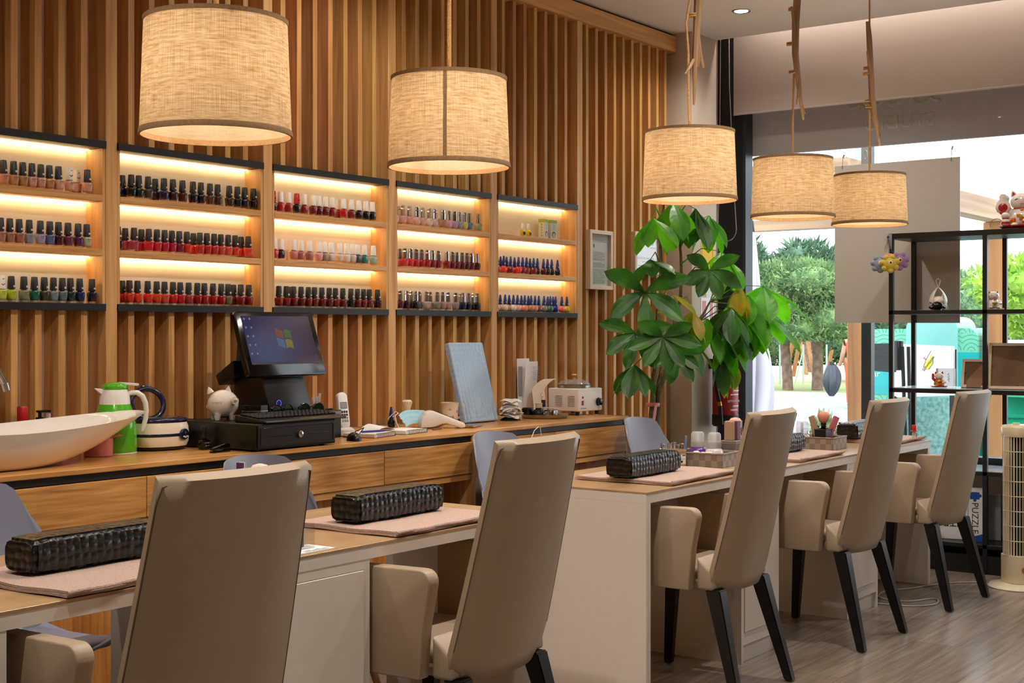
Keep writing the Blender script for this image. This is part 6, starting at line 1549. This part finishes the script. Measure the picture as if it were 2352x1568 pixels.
M_pblue = mat('cobalt print', '#1c4a9c', .5)
bm = NB(); box(bm, -.04, .01, -.0358, -.035, .235, .275); ball(bm, (-.015, -.0353, .23), (.009, .0006, .009), 10, 6); ball(bm, (.013, -.0353, .255), (.009, .0006, .009), 10, 6); obj('jigsaw_motif', bm, M_pblue, bx_, 0)
bm = NB(); prism(bm, [(-.05, .0), (.045, .0), (.045, .05), (-.05, .02)], -.0358, -.035, 'XZ'); box(bm, .03, .045, -.0357, -.035, .05, .25); obj('blue_wave', bm, M_pblue, bx_, 0)
letters('lettering', 'PUZZLE', .05, M_print, bx_, (-.015, -.0356, .13), (R(90), R(90), 0), depth=.0003)
t = thing('grey_folder', 'grey folder standing behind the jigsaw box on lowest shelf', 'folder', (7.80, 2.40, SH[4]), R(-76))
bm = NB(); box(bm, -.08, .08, -.012, .012, 0, .255, .002); obj('cover', bm, mat('grey board', '#7d848a', .6), t, 0)
bm = NB(); box(bm, -.078, .078, -.010, .010, .02, .257); obj('pages', bm, M_paper, t, 0)

# ------------------------------------------------------------------ tower fan and its cable
t = thing('tower_fan', 'tall cream tower fan at the right edge of the picture', 'fan', (7.34, 2.085, 0), R(-40))
M_fan = mat('aged cream plastic', '#ddd0b0', .3, noise=.02, coat=.2)
bm = NB(); lathe(bm, [(.155, 0), (.158, .004), (.15, .016), (.09, .026), (.07, .03)], 48); obj('base', bm, M_fan, t, 50)
bm = NB(); lathe(bm, [(.082, .028), (.085, .035), (.085, .17)], 40, p=2.6); obj('lower_housing', bm, M_fan, t, 50)
bm = NB(); lathe(bm, [(.085, .785), (.086, .79), (.086, .83), (.078, .842), (.06, .845)], 40, p=2.6); hs_ = obj('fan_head', bm, M_fan, t, 50)
bm = NB(); sheet(bm, lambda u, v: Vector((.083 * cos(R(-20 + 220 * u)), .083 * sin(R(-20 + 220 * u)), .165 + .625 * v)), 24, 2, .003); obj('rear_shell', bm, M_fan, t)
bm = NB(); lathe(bm, [(.05, .16), (.05, .79)], 20); obj('rotor', bm, M_print, t)
bm = NB()
for k in range(19):
    a = R(-195 + 180 * k / 18 + 12); tube(bm, [(.084 * cos(a), .084 * sin(a), .168), (.084 * cos(a), .084 * sin(a), .787)], .0022 if 4 < k < 14 else .004, 5)
for k in range(9):
    z = .17 + .077 * k; tube(bm, [(.085 * cos(R(-195 + 10 * q)), .085 * sin(R(-195 + 10 * q)), z) for q in range(21)], .0025, 5)
obj('grille', bm, M_fan, t)
bm = NB(); tube(bm, [(-.02, 0, .842), (-.02, 0, .855)], .018, 18); obj('knob', bm, M_fan, hs_)
bm = NB(); lathe(bm, [(.017, 0), (.017, .002)], 24); obj('sticker', bm, mat('orange sticker', '#b8602c', .4), hs_, at=(-.025, -.084, .10), rot=(R(90), 0, R(-10)))
t = thing('power_cable', 'pale grey cable trailing over floor from the fan to tables', 'cable', (0, 0, 0))
bm = NB(); pts = [(7.22, 2.18, .004), (7.33, 2.28, .004), (7.20, 2.42, .004), (6.95, 2.52, .004), (6.80, 2.60, .004), (6.62, 2.56, .004), (6.60, 2.42, .004), (6.75, 2.33, .004), (6.62, 2.28, .004), (6.50, 2.36, .004), (6.47, 2.55, .004), (6.52, 2.75, .004)]
P_ = []
for i in range(len(pts) - 1):
    a, b, c, d = [Vector(pts[max(0, min(len(pts) - 1, i + k))]) for k in (-1, 0, 1, 2)]
    for q in range(8):
        s = q / 8; P_.append(.5 * ((2 * b) + (c - a) * s + (2 * a - 5 * b + 4 * c - d) * s * s + (3 * b - a - 3 * c + d) * s ** 3))
tube(bm, P_, .0036, 6); obj('lead', bm, mat('pale grey cable', '#b8b0a6', .5), t)

# ------------------------------------------------------------------ outside the window
GZ = -.25
def outmat(name, a, b, sc, rough=.9, bump=0):
    m, n, l, bs = nt(name); t = n.new('ShaderNodeTexCoord'); nz = n.new('ShaderNodeTexNoise'); nz.inputs['Scale'].default_value = sc; nz.inputs['Detail'].default_value = 6
    l.new(t.outputs['Object'], nz.inputs[0]); r = n.new('ShaderNodeValToRGB'); r.color_ramp.elements[0].position = .35; r.color_ramp.elements[1].position = .65
    r.color_ramp.elements[0].color = lin(a); r.color_ramp.elements[1].color = lin(b); l.new(nz.outputs['Fac'], r.inputs[0]); l.new(r.outputs[0], bs.inputs['Base Color']); bs.inputs['Roughness'].default_value = rough
    return m
bm = NB(); box(bm, 8.26, 26.5, -30, 60, GZ - .2, GZ); struct('pavement', bm, outmat('grey pavement', '#8b8e92', '#a2a5a8', 3), smooth=0)
bm = NB(); box(bm, 26.5, 30.5, -30, 60, GZ - .2, GZ - .05); struct('street', bm, outmat('asphalt', '#8e9299', '#a0a4aa', 6), smooth=0)
bm = NB(); box(bm, 30.5, 32, -30, 60, GZ - .2, GZ + .08); struct('kerb', bm, outmat('pale concrete', '#b4b4ae', '#c6c6c0', 5), smooth=0)
bm = NB(); box(bm, 32, 120, -30, 140, GZ - .2, GZ + .05); struct('park_ground', bm, outmat('dry grass', '#a8a070', '#8c9a58', .8), smooth=0)
bm = NB(); box(bm, 39, 60, -20, 100, GZ - .1, GZ + .06); struct('park_sand', bm, outmat('sandy ground', '#c6b594', '#b2a27e', 1.2), smooth=0)
def pol(d, t):
    """point at forward distance d and lateral ratio t from the viewer's side of the window"""
    return (d * (.80767 + .58963 * t), d * (.58963 - .80767 * t))
# pergola
t = thing('pergola', 'wooden pergola with square posts outside the shop window', 'pergola', (10.0, 3.6, GZ))
H0 = 1.328
for x, y, w, top in ((10.06, 4.06, .13, 2.62), (11.1, 3.34, .15, 2.2)):
    bm = NB(); box(bm, x - 10 - w / 2, x - 10 + w / 2, y - 3.6 - w / 2, y - 3.6 + w / 2, 0, top - GZ, .006, 1); obj('post', bm, M_timber, t, 0)
bm = NB(); box(bm, -.06, .06, .4, 4.5, 2.125 - GZ, 2.21 - GZ, .004, 1); obj('beam', bm, M_timberY, t, 0)
bm = NB(); box(bm, .0, .1, .55, 4.5, 2.53 - GZ, 2.65 - GZ, .004, 1); obj('beam', bm, M_timberY, t, 0)
bm = NB(); prism(bm, [(-.35, 2.52 - GZ), (.2, 2.52 - GZ), (.2, 2.62 - GZ), (-.35, 2.62 - GZ)], .38, .5, 'XZ', .004); obj('beam', bm, M_timberY, t, 0)
bm = NB(); box(bm, -.9, 1.3, -.34, -.2, 2.2 - GZ, 2.36 - GZ, .004, 1); obj('beam', bm, wood('weathered beam lengthwise', '#8e7258', '#bb9a78', 'X', 0, .7, 12), t, 0)
# black steel post with an eyelet
t = thing('steel_post', 'black steel post with eyelet standing just outside the glass', 'post', (9.0, 3.565, GZ))
bm = NB(); box(bm, -.035, .035, -.035, .035, 0, 2.95, .003, 1); obj('tube', bm, M_blackmetal, t, 0)
bm = NB(); tube(bm, [(-.04, .012 * cos(R(a)), 2.78 + .03 * sin(R(a))) for a in range(0, 361, 30)], .005, 6); box(bm, -.042, -.034, -.03, .03, 2.66, 2.95); obj('eyelet', bm, M_steel, t)
t = thing('sign_pole', 'pale blue grey pole rising behind the hanging board', 'post', (12.0, 4.82, GZ))
bm = NB(); tube(bm, [(0, 0, 0), (0, 0, 4.5)], .06, 16); obj('pole', bm, mat('pale blue paint', '#9fc0cc', .4), t)
bm = NB(); lathe(bm, [(.12, 0), (.12, .03), (.06, .05)], 18); obj('foot', bm, M_steel, t)
# closed white parasol
t = thing('closed_parasol', 'closed white garden parasol beside left window edge', 'parasol', (9.45, 4.66, GZ))
bm = NB(); tube(bm, [(0, 0, 0), (0, 0, 2.35)], .022, 12); tube(bm, [(0, 0, 0), (0, 0, .05)], .25, 24); obj('pole', bm, M_steel, t)
def para(u, v):
    a = 2 * PI * u; r = .62 * (.04 + .13 * v ** .8 + (.05 if v > .55 else .0) * sin((v - .55) * 7)) * (1 + .5 * cos(6 * a + 5 * v) * min(1, v * 1.6)) * (.8 if .3 < v < .4 else 1)
    z = 2.33 - 1.42 * v - .16 * (.5 + .5 * cos(6 * a + 1)) * v ** 3
    return Vector((r * cos(a), r * sin(a), z))
bm = NB(); sheet(bm, para, 72, 30, .003); obj('folded_canopy', bm, mat('white parasol cloth', '#d6d3dc', .85, noise=.02), t, 70)
bm = NB(); tube(bm, [(0, 0, 2.3), (0, 0, 2.42)], [.03, .015], 10); obj('finial', bm, M_satin, t)

# trees
M_needle = outmat('pine foliage', '#45663e', '#8aa868', 3)
M_needleD = outmat('dark pine foliage', '#3a5a42', '#628668', 3)
M_foliage = outmat('grey green foliage', '#567f58', '#8fb27e', 3)
M_bright = outmat('bright acacia foliage', '#7fa838', '#b0d050', 2)
M_hedge = outmat('hedge foliage', '#33582c', '#5b8444', 2)
M_trunk = outmat('tree bark', '#6b5548', '#8a7566', 8)
def crown(blobs, n, size, seed, flat=1.0, elong=2.2):
    r = random.Random(seed); bm = NB(); vol = [b[3] * b[4] * b[5] for b in blobs]; tot = sum(vol)
    for (x, y, z, a, b, c), vv in zip(blobs, vol):
        bmesh.ops.create_icosphere(bm, subdivisions=2, radius=1, matrix=Matrix.Translation((x, y, z)) @ Matrix.Diagonal((a * .72, b * .72, c * .72, 1)))
        for k in range(int(n * vv / tot)):
            d = Vector((r.gauss(0, 1), r.gauss(0, 1), r.gauss(0, 1))).normalized(); q = r.uniform(.74, 1.06)
            p = Vector((x + a * d.x * q, y + b * d.y * q, z + c * d.z * q))
            s = size * r.uniform(.5, 1.3)
            u = (d + Vector((r.gauss(0, .6), r.gauss(0, .6), r.gauss(0, .6) + .5))).normalized(); w = u.orthogonal(); w.rotate(Matrix.Rotation(r.uniform(0, 6.28), 3, u))
            vs = [bm.verts.new(p - w * s * .5), bm.verts.new(p + u * s * elong * .5 - w * s * .2), bm.verts.new(p + u * s * elong), bm.verts.new(p + w * s * .5)]
            bm.faces.new(vs)
    return bm
def tree(d, tl, z0, z1, rx, label, name, m, seed, trunks, n=5000, size=.10, nb=9, elong=2.2):
    x, y = pol(d, tl); t = thing(name, label, 'tree', (x, y, GZ + .05), 0, None)
    r = random.Random(seed); zc = (z0 + z1) / 2 - GZ - .05; h = (z1 - z0) / 2; bl = [(0, 0, zc, rx * .75, rx * .75, h * .8)]
    for k in range(nb):
        a = r.uniform(0, 6.28); q = r.uniform(.35, .7); zz = r.uniform(-.6, .62)
        bl.append((rx * q * cos(a), rx * q * sin(a), zc + h * zz, rx * r.uniform(.28, .42), rx * r.uniform(.28, .42), h * r.uniform(.26, .38)))
    obj('crown', crown(bl, n, size, seed, elong=elong), m, t, 0, recalc=False)
    for (dx, lean, rad) in trunks:
        bm = NB(); tx = (.58963 * dx, -.80767 * dx); tube(bm, [(tx[0] + .03 * sin(k) + lean * k * .58, tx[1] - lean * k * .8, k * (zc * 1.0) / 6) for k in range(7)], [rad * (1.15 - .06 * k) for k in range(7)], 10); obj('trunk', bm, M_trunk, t)
    return t
tree(36, .205, .95, 3.45, 2.05, 'large bushy pine tree filling window left of hanging board', 'pine_tree', M_needle, 5, [(.62, .0, .135), (-.15, -.03, .125)], 34000, .040, 26, 3.6)
tree(48, .172, .6, 4.75, 1.1, 'dark slender pine behind the large pine, towards the left', 'pine_tree', M_needleD, 6, [(0, 0, .14)], 4200, .10, 9, 3.0)
tree(52, .215, 1.6, 5.05, 1.8, 'dark pine top rising above the large bushy pine', 'pine_tree', M_needleD, 8, [(0, 0, .15)], 4200, .11, 9, 3.0)
tree(42, .262, .2, 3.5, 2.2, 'dark pine behind the hanging board and green kiosk', 'pine_tree', M_needleD, 9, [(0, .02, .12)], 5000, .09, 10, 3.0)
tree(30, .335, -.1, 2.95, 1.25, 'loose grey green tree right of the hanging board', 'broadleaf_tree', M_foliage, 10, [(0, 0, .09)], 5000, .07, 10)
tree(27, .385, .95, 3.1, 1.45, 'bright yellow green tree at far right of window', 'broadleaf_tree', M_bright, 12, [(-.12, -.02, .12)], 5000, .07, 10)
tree(36, .40, -.1, 2.2, 2.2, 'dark green tree behind the bright tree at right', 'broadleaf_tree', M_hedge, 14, [(0, 0, .12)], 5000, .09, 10)
for k, (d, tl, w, h, sd, lb) in enumerate(((62, .19, 2.6, 1.5, 1, 'clipped dark hedge behind the swings'), (64, .255, 3.0, 1.7, 2, 'taller dark hedge behind the sack carrier'), (44, .345, 4.0, 1.5, 3, 'green hedge behind kiosk at the right'), (40, .42, 3.2, 1.3, 4, 'green hedge behind the recycling bin'))):
    x, y = pol(d, tl); bl = [((q - 2) * w / 4 * .59, -(q - 2) * w / 4 * .8, h / 2, w / 5, w / 5, h / 2) for q in range(5)]
    o = obj('hedge', crown(bl, 3000, .11, sd), M_hedge, None, 0, recalc=False); tag(o, lb, 'hedge', None, (x, y, GZ + .05))
# playground swings beyond the sand
for k, (d, tl, lb) in enumerate(((46, .196, 'wooden swing frame in park, left of the pine trunk'), (50, .222, 'wooden swing frame in park, right of the pine trunk'))):
    x, y = pol(d, tl); t = thing('swing_frame', lb, 'swing', (x, y, GZ + .06), R(-30), 'playground swings')
    for sx in (-.9, .9):
        for sy in (-.6, .6):
            bm = NB(); tube(bm, [(sx, sy, 0), (sx, 0, 1.9)], .07, 8); obj('leg', bm, M_timber, t)
    bm = NB(); tube(bm, [(-1.0, 0, 1.9), (1.0, 0, 1.9)], .06, 8); obj('top_bar', bm, M_steel, t)
    bm = NB()
    for sx in (-.2, .2): tube(bm, [(sx, 0, 1.88), (sx, .1, .5)], .012, 5)
    box(bm, -.24, .24, .02, .2, .47, .5); obj('swing_seat', bm, M_satin, t)
for k in range(4):
    x, y = pol(40, .178 + .017 * k); t = thing('fence_post', 'thin grey metal fence post in the park, %s from left' % ordinal(k + 1), 'post', (x, y, GZ + .06), 0, 'park fence posts')
    bm = NB(); tube(bm, [(0, 0, 0), (0, 0, 1.15)], .03, 8); obj('pole', bm, mat('pale grey paint', '#a8b0ae', .5), t)
    if k in (1, 2):
        bm = NB(); tube(bm, [(0, 0, 1.0), (.15 if k == 1 else -.15, -.2 if k == 1 else .2, 0)], .02, 6); obj('brace', bm, MATS['pale grey paint'], t)
# person mostly hidden by the pergola post, holding out a grey sack
px, py = pol(29, .2495)
t = thing('person', 'person in orange trousers carrying a sack, hidden behind wooden post', 'person', (px, py, GZ), R(120))
def skin_body(name, joints, edges, m, parent, sub=2):
    me = bpy.data.meshes.new(name); me.from_pydata([j[:3] for j in joints], edges, []); me.materials.append(m)
    o = link(name, me, parent); o.modifiers.new('skin', 'SKIN').use_smooth_shade = True
    for i, j in enumerate(joints): me.skin_vertices[0].data[i].radius = (j[3], j[4] if len(j) > 4 else j[3])
    me.skin_vertices[0].data[0].use_root = True
    k = o.modifiers.new('subsurf', 'SUBSURF'); k.levels = sub; k.render_levels = sub
    return o
J = [(0, 0, .92, .14, .10), (0, 0, 1.12, .13, .10), (0, 0, 1.34, .17, .11), (0, 0, 1.44, .10, .08), (0, -.01, 1.52, .055), (0, -.02, 1.62, .085, .10), (0, -.015, 1.72, .08, .09),
     (.19, 0, 1.38, .06), (.24, -.02, 1.12, .05), (.28, -.14, .92, .038), (.29, -.2, .86, .035), (-.19, 0, 1.38, .06), (-.30, -.1, 1.14, .05), (-.42, -.22, .98, .038), (-.46, -.26, .95, .035),
     (.09, 0, .82, .09), (.10, -.02, .48, .065), (.10, .02, .08, .045), (.10, -.10, .035, .04), (-.09, 0, .82, .09), (-.10, -.02, .48, .065), (-.10, .03, .08, .045), (-.10, -.09, .035, .04)]
E_ = [(0, 1), (1, 2), (2, 3), (3, 4), (4, 5), (5, 6), (2, 7), (7, 8), (8, 9), (9, 10), (2, 11), (11, 12), (12, 13), (13, 14), (0, 15), (15, 16), (16, 17), (17, 18), (0, 19), (19, 20), (20, 21), (21, 22)]
bd = skin_body('body', J, E_, mat('skin', '#b98a70', .6), t)
bm = NB(); lathe(bm, [(.165, .88), (.165, 1.1), (.2, 1.34), (.13, 1.47), (.07, 1.5)], 20, sy=.72); obj('vest', bm, mat('orange hi-vis vest', '#e8602c', .8), t, 60)
for s in (-1, 1):
    bm = NB(); tube(bm, [(s * .08, 0, .92), (s * .10, -.02, .48), (s * .10, .02, .09)], [.115, .09, .07], 14); obj('trouser_leg', bm, mat('orange trousers', '#d8552c', .8), t)
    bm = NB(); ball(bm, (s * .10, -.05, .045), (.055, .13, .045), 14, 8); obj('shoe', bm, M_satin, t)
bm = NB(); ball(bm, (0, -.0, 1.68), (.1, .115, .11), 18, 12); obj('hair', bm, mat('dark hair', '#2c211a', .8), t)
bm = NB(); ball(bm, (0, -.125, 1.615), (.014, .018, .016), 8, 6); obj('nose', bm, MATS['skin'], t)
sx_, sy_ = pol(28.2, .2325)
t = thing('grey_sack', 'dark grey refuse sack held out beside the wooden post', 'sack', (sx_, sy_, GZ + .26), R(20)); t.scale = (.72, .72, .78)
def sack(u, v):
    a = 2 * PI * u; r = (.05 + .3 * sin(PI * min(1, .08 + .9 * v)) ** .8) * (1 + .16 * cos(5 * a + 3 * v) + .07 * sin(9 * a))
    return Vector((r * cos(a) + .15 * (1 - v), r * sin(a) * .7, .82 * (1 - v)))
bm = NB(); sheet(bm, sack, 48, 16); obj('bag', bm, mat('grey blue plastic sheet', '#30353c', .5), t, 60)
bm = NB(); tube(bm, [(.15, 0, .80), (.16, .0, .9)], [.05, .08], 10); obj('knot', bm, MATS['grey blue plastic sheet'], t)

# green drinks kiosk
def kiosk_mat():
    m, n, l, b = nt('scalloped green print'); t = n.new('ShaderNodeTexCoord')
    mp = n.new('ShaderNodeMapping'); mp.inputs['Scale'].default_value = (7, 7, 7); l.new(t.outputs['Object'], mp.inputs[0])
    sp = n.new('ShaderNodeSeparateXYZ'); l.new(mp.outputs[0], sp.inputs[0])
    def op(o, a, v=None, b_=None):
        k = n.new('ShaderNodeMath'); k.operation = o; l.new(a, k.inputs[0])
        if b_ is not None: l.new(b_, k.inputs[1])
        elif v is not None: k.inputs[1].default_value = v
        return k.outputs[0]
    row = op('FLOOR', sp.outputs['Z']); odd = op('MULTIPLY', op('FLOORED_MODULO', row, 2), .5)
    fy = op('SUBTRACT', op('FRACT', op('ADD', sp.outputs['Y'], None, odd)), .5); fz = op('FRACT', sp.outputs['Z'])
    rr = op('SQRT', op('ADD', op('MULTIPLY', fy, None, fy), None, op('MULTIPLY', fz, None, fz)))
    st = op('FRACT', op('MULTIPLY', rr, 4.5)); g = op('GREATER_THAN', st, .82)
    mx = n.new('ShaderNodeMix'); mx.data_type = 'RGBA'; mx.inputs['A'].default_value = lin('#6fc4a4'); mx.inputs['B'].default_value = lin('#3d937c')
    l.new(g, mx.inputs['Factor']); l.new(mx.outputs['Result'], b.inputs['Base Color']); b.inputs['Roughness'].default_value = .5
    return m
M_scal = kiosk_mat(); M_teal = mat('turquoise panel', '#12aeb0', .35, noise=.03, nscale=2); M_dome = mat('pale teal panel', '#84c6be', .4, noise=.08, nscale=3)
KX = 11.0
t = thing('drinks_kiosk', 'green and turquoise scalloped drinks kiosk outside with bar lettering', 'kiosk', (KX, 4.0, GZ))
zz = lambda z: z - GZ
bm = NB(); box(bm, 0, .5, .0, .5, zz(1.165), zz(1.353)); box(bm, 0, .5, 0, .5, 0, zz(.81)); obj('scallop_panel', bm, M_scal, t, 0)
bm = NB(); box(bm, -.004, .5, .0, .5, zz(.81), zz(1.165)); tq = obj('turquoise_panel', bm, M_teal, t, 0)
bm = NB(); prism(bm, rrect(.42, .70, .1, 6, -.185, zz(1.1)), -.02, .45, 'YZ'); obj('dome_panel', bm, M_dome, t, 0)
bm = NB(); prism(bm, [(-.36, zz(1.165)), (-.36, zz(1.36)), (-.46, zz(1.36))] + [(-.46 + .09 * cos(R(a)), zz(1.27) + .09 * sin(R(a))) for a in range(90, 181, 15)] + [(-.55, zz(1.165))], 0, .45, 'YZ'); obj('scallop_panel', bm, M_scal, t, 0)
bm = NB(); box(bm, -.002, .45, -.55, -.36, 0, zz(1.165)); obj('turquoise_panel', bm, M_teal, t, 0)
bm = NB(); box(bm, -.03, .3, -.5, .03, 0, zz(.80)); obj('lower_panel', bm, outmat('dull teal board', '#5f9a94', '#9cc4bc', 30), t, 0)
letters('lettering', 'bar', .075, M_paper, tq, (-.006, .30, zz(.98)), (R(90), 0, R(-90)), depth=.001, align='CENTER')
letters('lettering', 'K', .26, M_paper, tq, (-.006, .10, zz(.885)), (R(90), 0, R(-90)), depth=.001)
letters('lettering', 'O', .26, M_paper, tq, (-.006, .10, zz(1.07)), (R(90), 0, R(-90)), depth=.001)
# white advertising board with a tilted yellow logo
t = thing('advert_board', 'white advertising board with yellow drink logo outside by kiosk', 'board', (10.75, 3.83, GZ))
bm = NB(); prism(bm, [(-.27, zz(.83)), (.225, zz(.80)), (.225, zz(1.235)), (-.27, zz(1.215))], 0, .03, 'YZ'); bd = obj('panel', bm, mat('bright white panel', '#eef3f2', .4, noise=.01), t, 0)
bm = NB(); box(bm, .0, .03, .19, .225, 0, zz(.81)); box(bm, 0, .03, -.27, -.24, 0, zz(.83)); obj('leg', bm, M_satin, t, 0)
bm = NB(); tube(bm, [(.01, -.285, zz(.9)), (.01, -.285, zz(1.19))], .008, 8); obj('blue_rod', bm, M_navy, t)
lg = obj('logo_field', prism(NB(), [(-.075 + .0 * k, -.03) for k in range(1)] + [(-.06, -.05), (.03, -.045), (.085, -.01), (.12, .04), (.06, .025), (-.02, .035), (-.075, .01)], -.001, .001, 'XY'), mat('logo yellow', '#e3e04e', .5), bd, 0, at=(-.002, -.06, zz(.99)), rot=(R(90), 0, R(-90)))
lg.rotation_euler = (R(90), R(-52), R(-90)); lg.scale = (.62, .62, 1); lg.location = (-.002, -.07, zz(1.08))
letters('lettering', 'Schweppes', .052, M_print, lg, (0, -.006, .0015), (0, 0, R(2)), depth=.0004)
bm = NB(); tube(bm, [(-.09, .012, 0), (.0, .045, 0), (.15, .07, 0)], .0022, 5); tube(bm, [(-.06, -.055, 0), (.04, -.05, 0), (.1, .0, 0)], .0022, 5); obj('logo_outline', bm, M_navy, lg)
bm = NB(); ball(bm, (.02, .07, .0), (.011, .03, .002), 12, 8); obj('logo_fountain', bm, M_pink, lg)
# black patio heater panel on a stand
t = thing('patio_heater', 'black slatted outdoor heater unit on a stand outside', 'heater', (9.85, 3.68, GZ), R(-10))
bm = NB(); prism(bm, [(.02, zz(1.03)), (.215, zz(1.04)), (.235, zz(1.24)), (.02, zz(1.245))], -.03, .03, 'YZ', .004); hp = obj('housing', bm, M_black, t, 0)
bm = NB()
for q in range(14): box(bm, -.034, -.03, .04, .2, zz(1.06) + q * .0115, zz(1.06) + q * .0115 + .005)
obj('slats', bm, M_satin, hp, 0)
bm = NB(); box(bm, -.03, .05, -.03, .02, zz(1.045), zz(1.265), .01); tube(bm, [(0, -.03, zz(1.05)), (0, -.03, zz(1.26))], .02, 8); obj('motor', bm, M_satin, t)
for y0, y1 in ((-.045, -.07), (-.095, -.1)):
    bm = NB(); tube(bm, [(0, y1 - .03, 0), (0, y0, zz(1.22))], .014, 8); obj('leg', bm, M_black, t)
bm = NB(); lathe(bm, [(.2, 0), (.2, .03)], 24); obj('foot', bm, M_black, t, at=(0, -.1, 0))
bm = NB(); tube(bm, [(0, -.02, zz(1.15)), (0, -.05, zz(1.16))], .012, 8); obj('bracket', bm, M_black, t)
# green recycling bin
t = thing('recycling_bin', 'big green recycling container at right edge beyond the glass', 'bin', (12.4, 3.2, GZ))
M_bin = mat('bin green', '#12a078', .4, noise=.04); M_binl = mat('pale bin lid', '#5cc496', .35, noise=.04)
bm = NB(); box(bm, -.5, .5, -.65, .42, .12, zz(.80), .03); obj('body', bm, M_bin, t, 40)
bm = NB()
for z in (.3, .62, .85): box(bm, -.515, -.49, -.62, .40, z, z + .03, .005)
obj('rib', bm, M_bin, t, 0)
bm = NB(); lathe(bm, [(.60, zz(.78)), (.60, zz(.92)), (.52, zz(1.10)), (.3, zz(1.22))], 36, p=4, sy=.9, c=(0, -.11, 0)); obj('lid', bm, M_binl, t, 50)
bm = NB(); tube(bm, [(-.56, .18 + .12 * cos(R(a)), zz(.86) + .16 * sin(R(a))) for a in range(0, 181, 15)], .03, 8); obj('lid_handle', bm, M_binl, t)
for y in (-.5, .3):
    bm = NB(); tube(bm, [(-.3, y - .03, .07), (-.3, y + .03, .07)], .07, 16); obj('wheel', bm, M_black, t)
t = thing('flower_tub', 'white tapered planter standing behind the recycling bin', 'planter', (13.5, 3.86, GZ))
bm = NB(); lathe(bm, [(.08, 0), (.1, .02), (.2, 1.5), (.17, 1.5), (.1, 1.2)], 24); obj('pot', bm, mat('white planter', '#e4e8e8', .4), t)
bm = NB(); lathe(bm, [(.16, 1.42), (.02, 1.44)], 20); obj('soil', bm, MATS['potting soil'], t)
# low plants in front of the kiosk
for k, (y, lb) in enumerate(((4.62, 'pale flowering plant below kiosk, left one'), (4.2, 'pale flowering plant below kiosk, right one'))):
    o = obj('flowering_plant', crown([(0, 0, .45, .12, .16, .42)], 900, .035, 20 + k), outmat('grey leaf %d' % k, '#7c8c64', '#c4c8a0', 20), None, 0, recalc=False); tag(o, lb, 'plant', 'plants below the kiosk', (10.7, y, GZ))
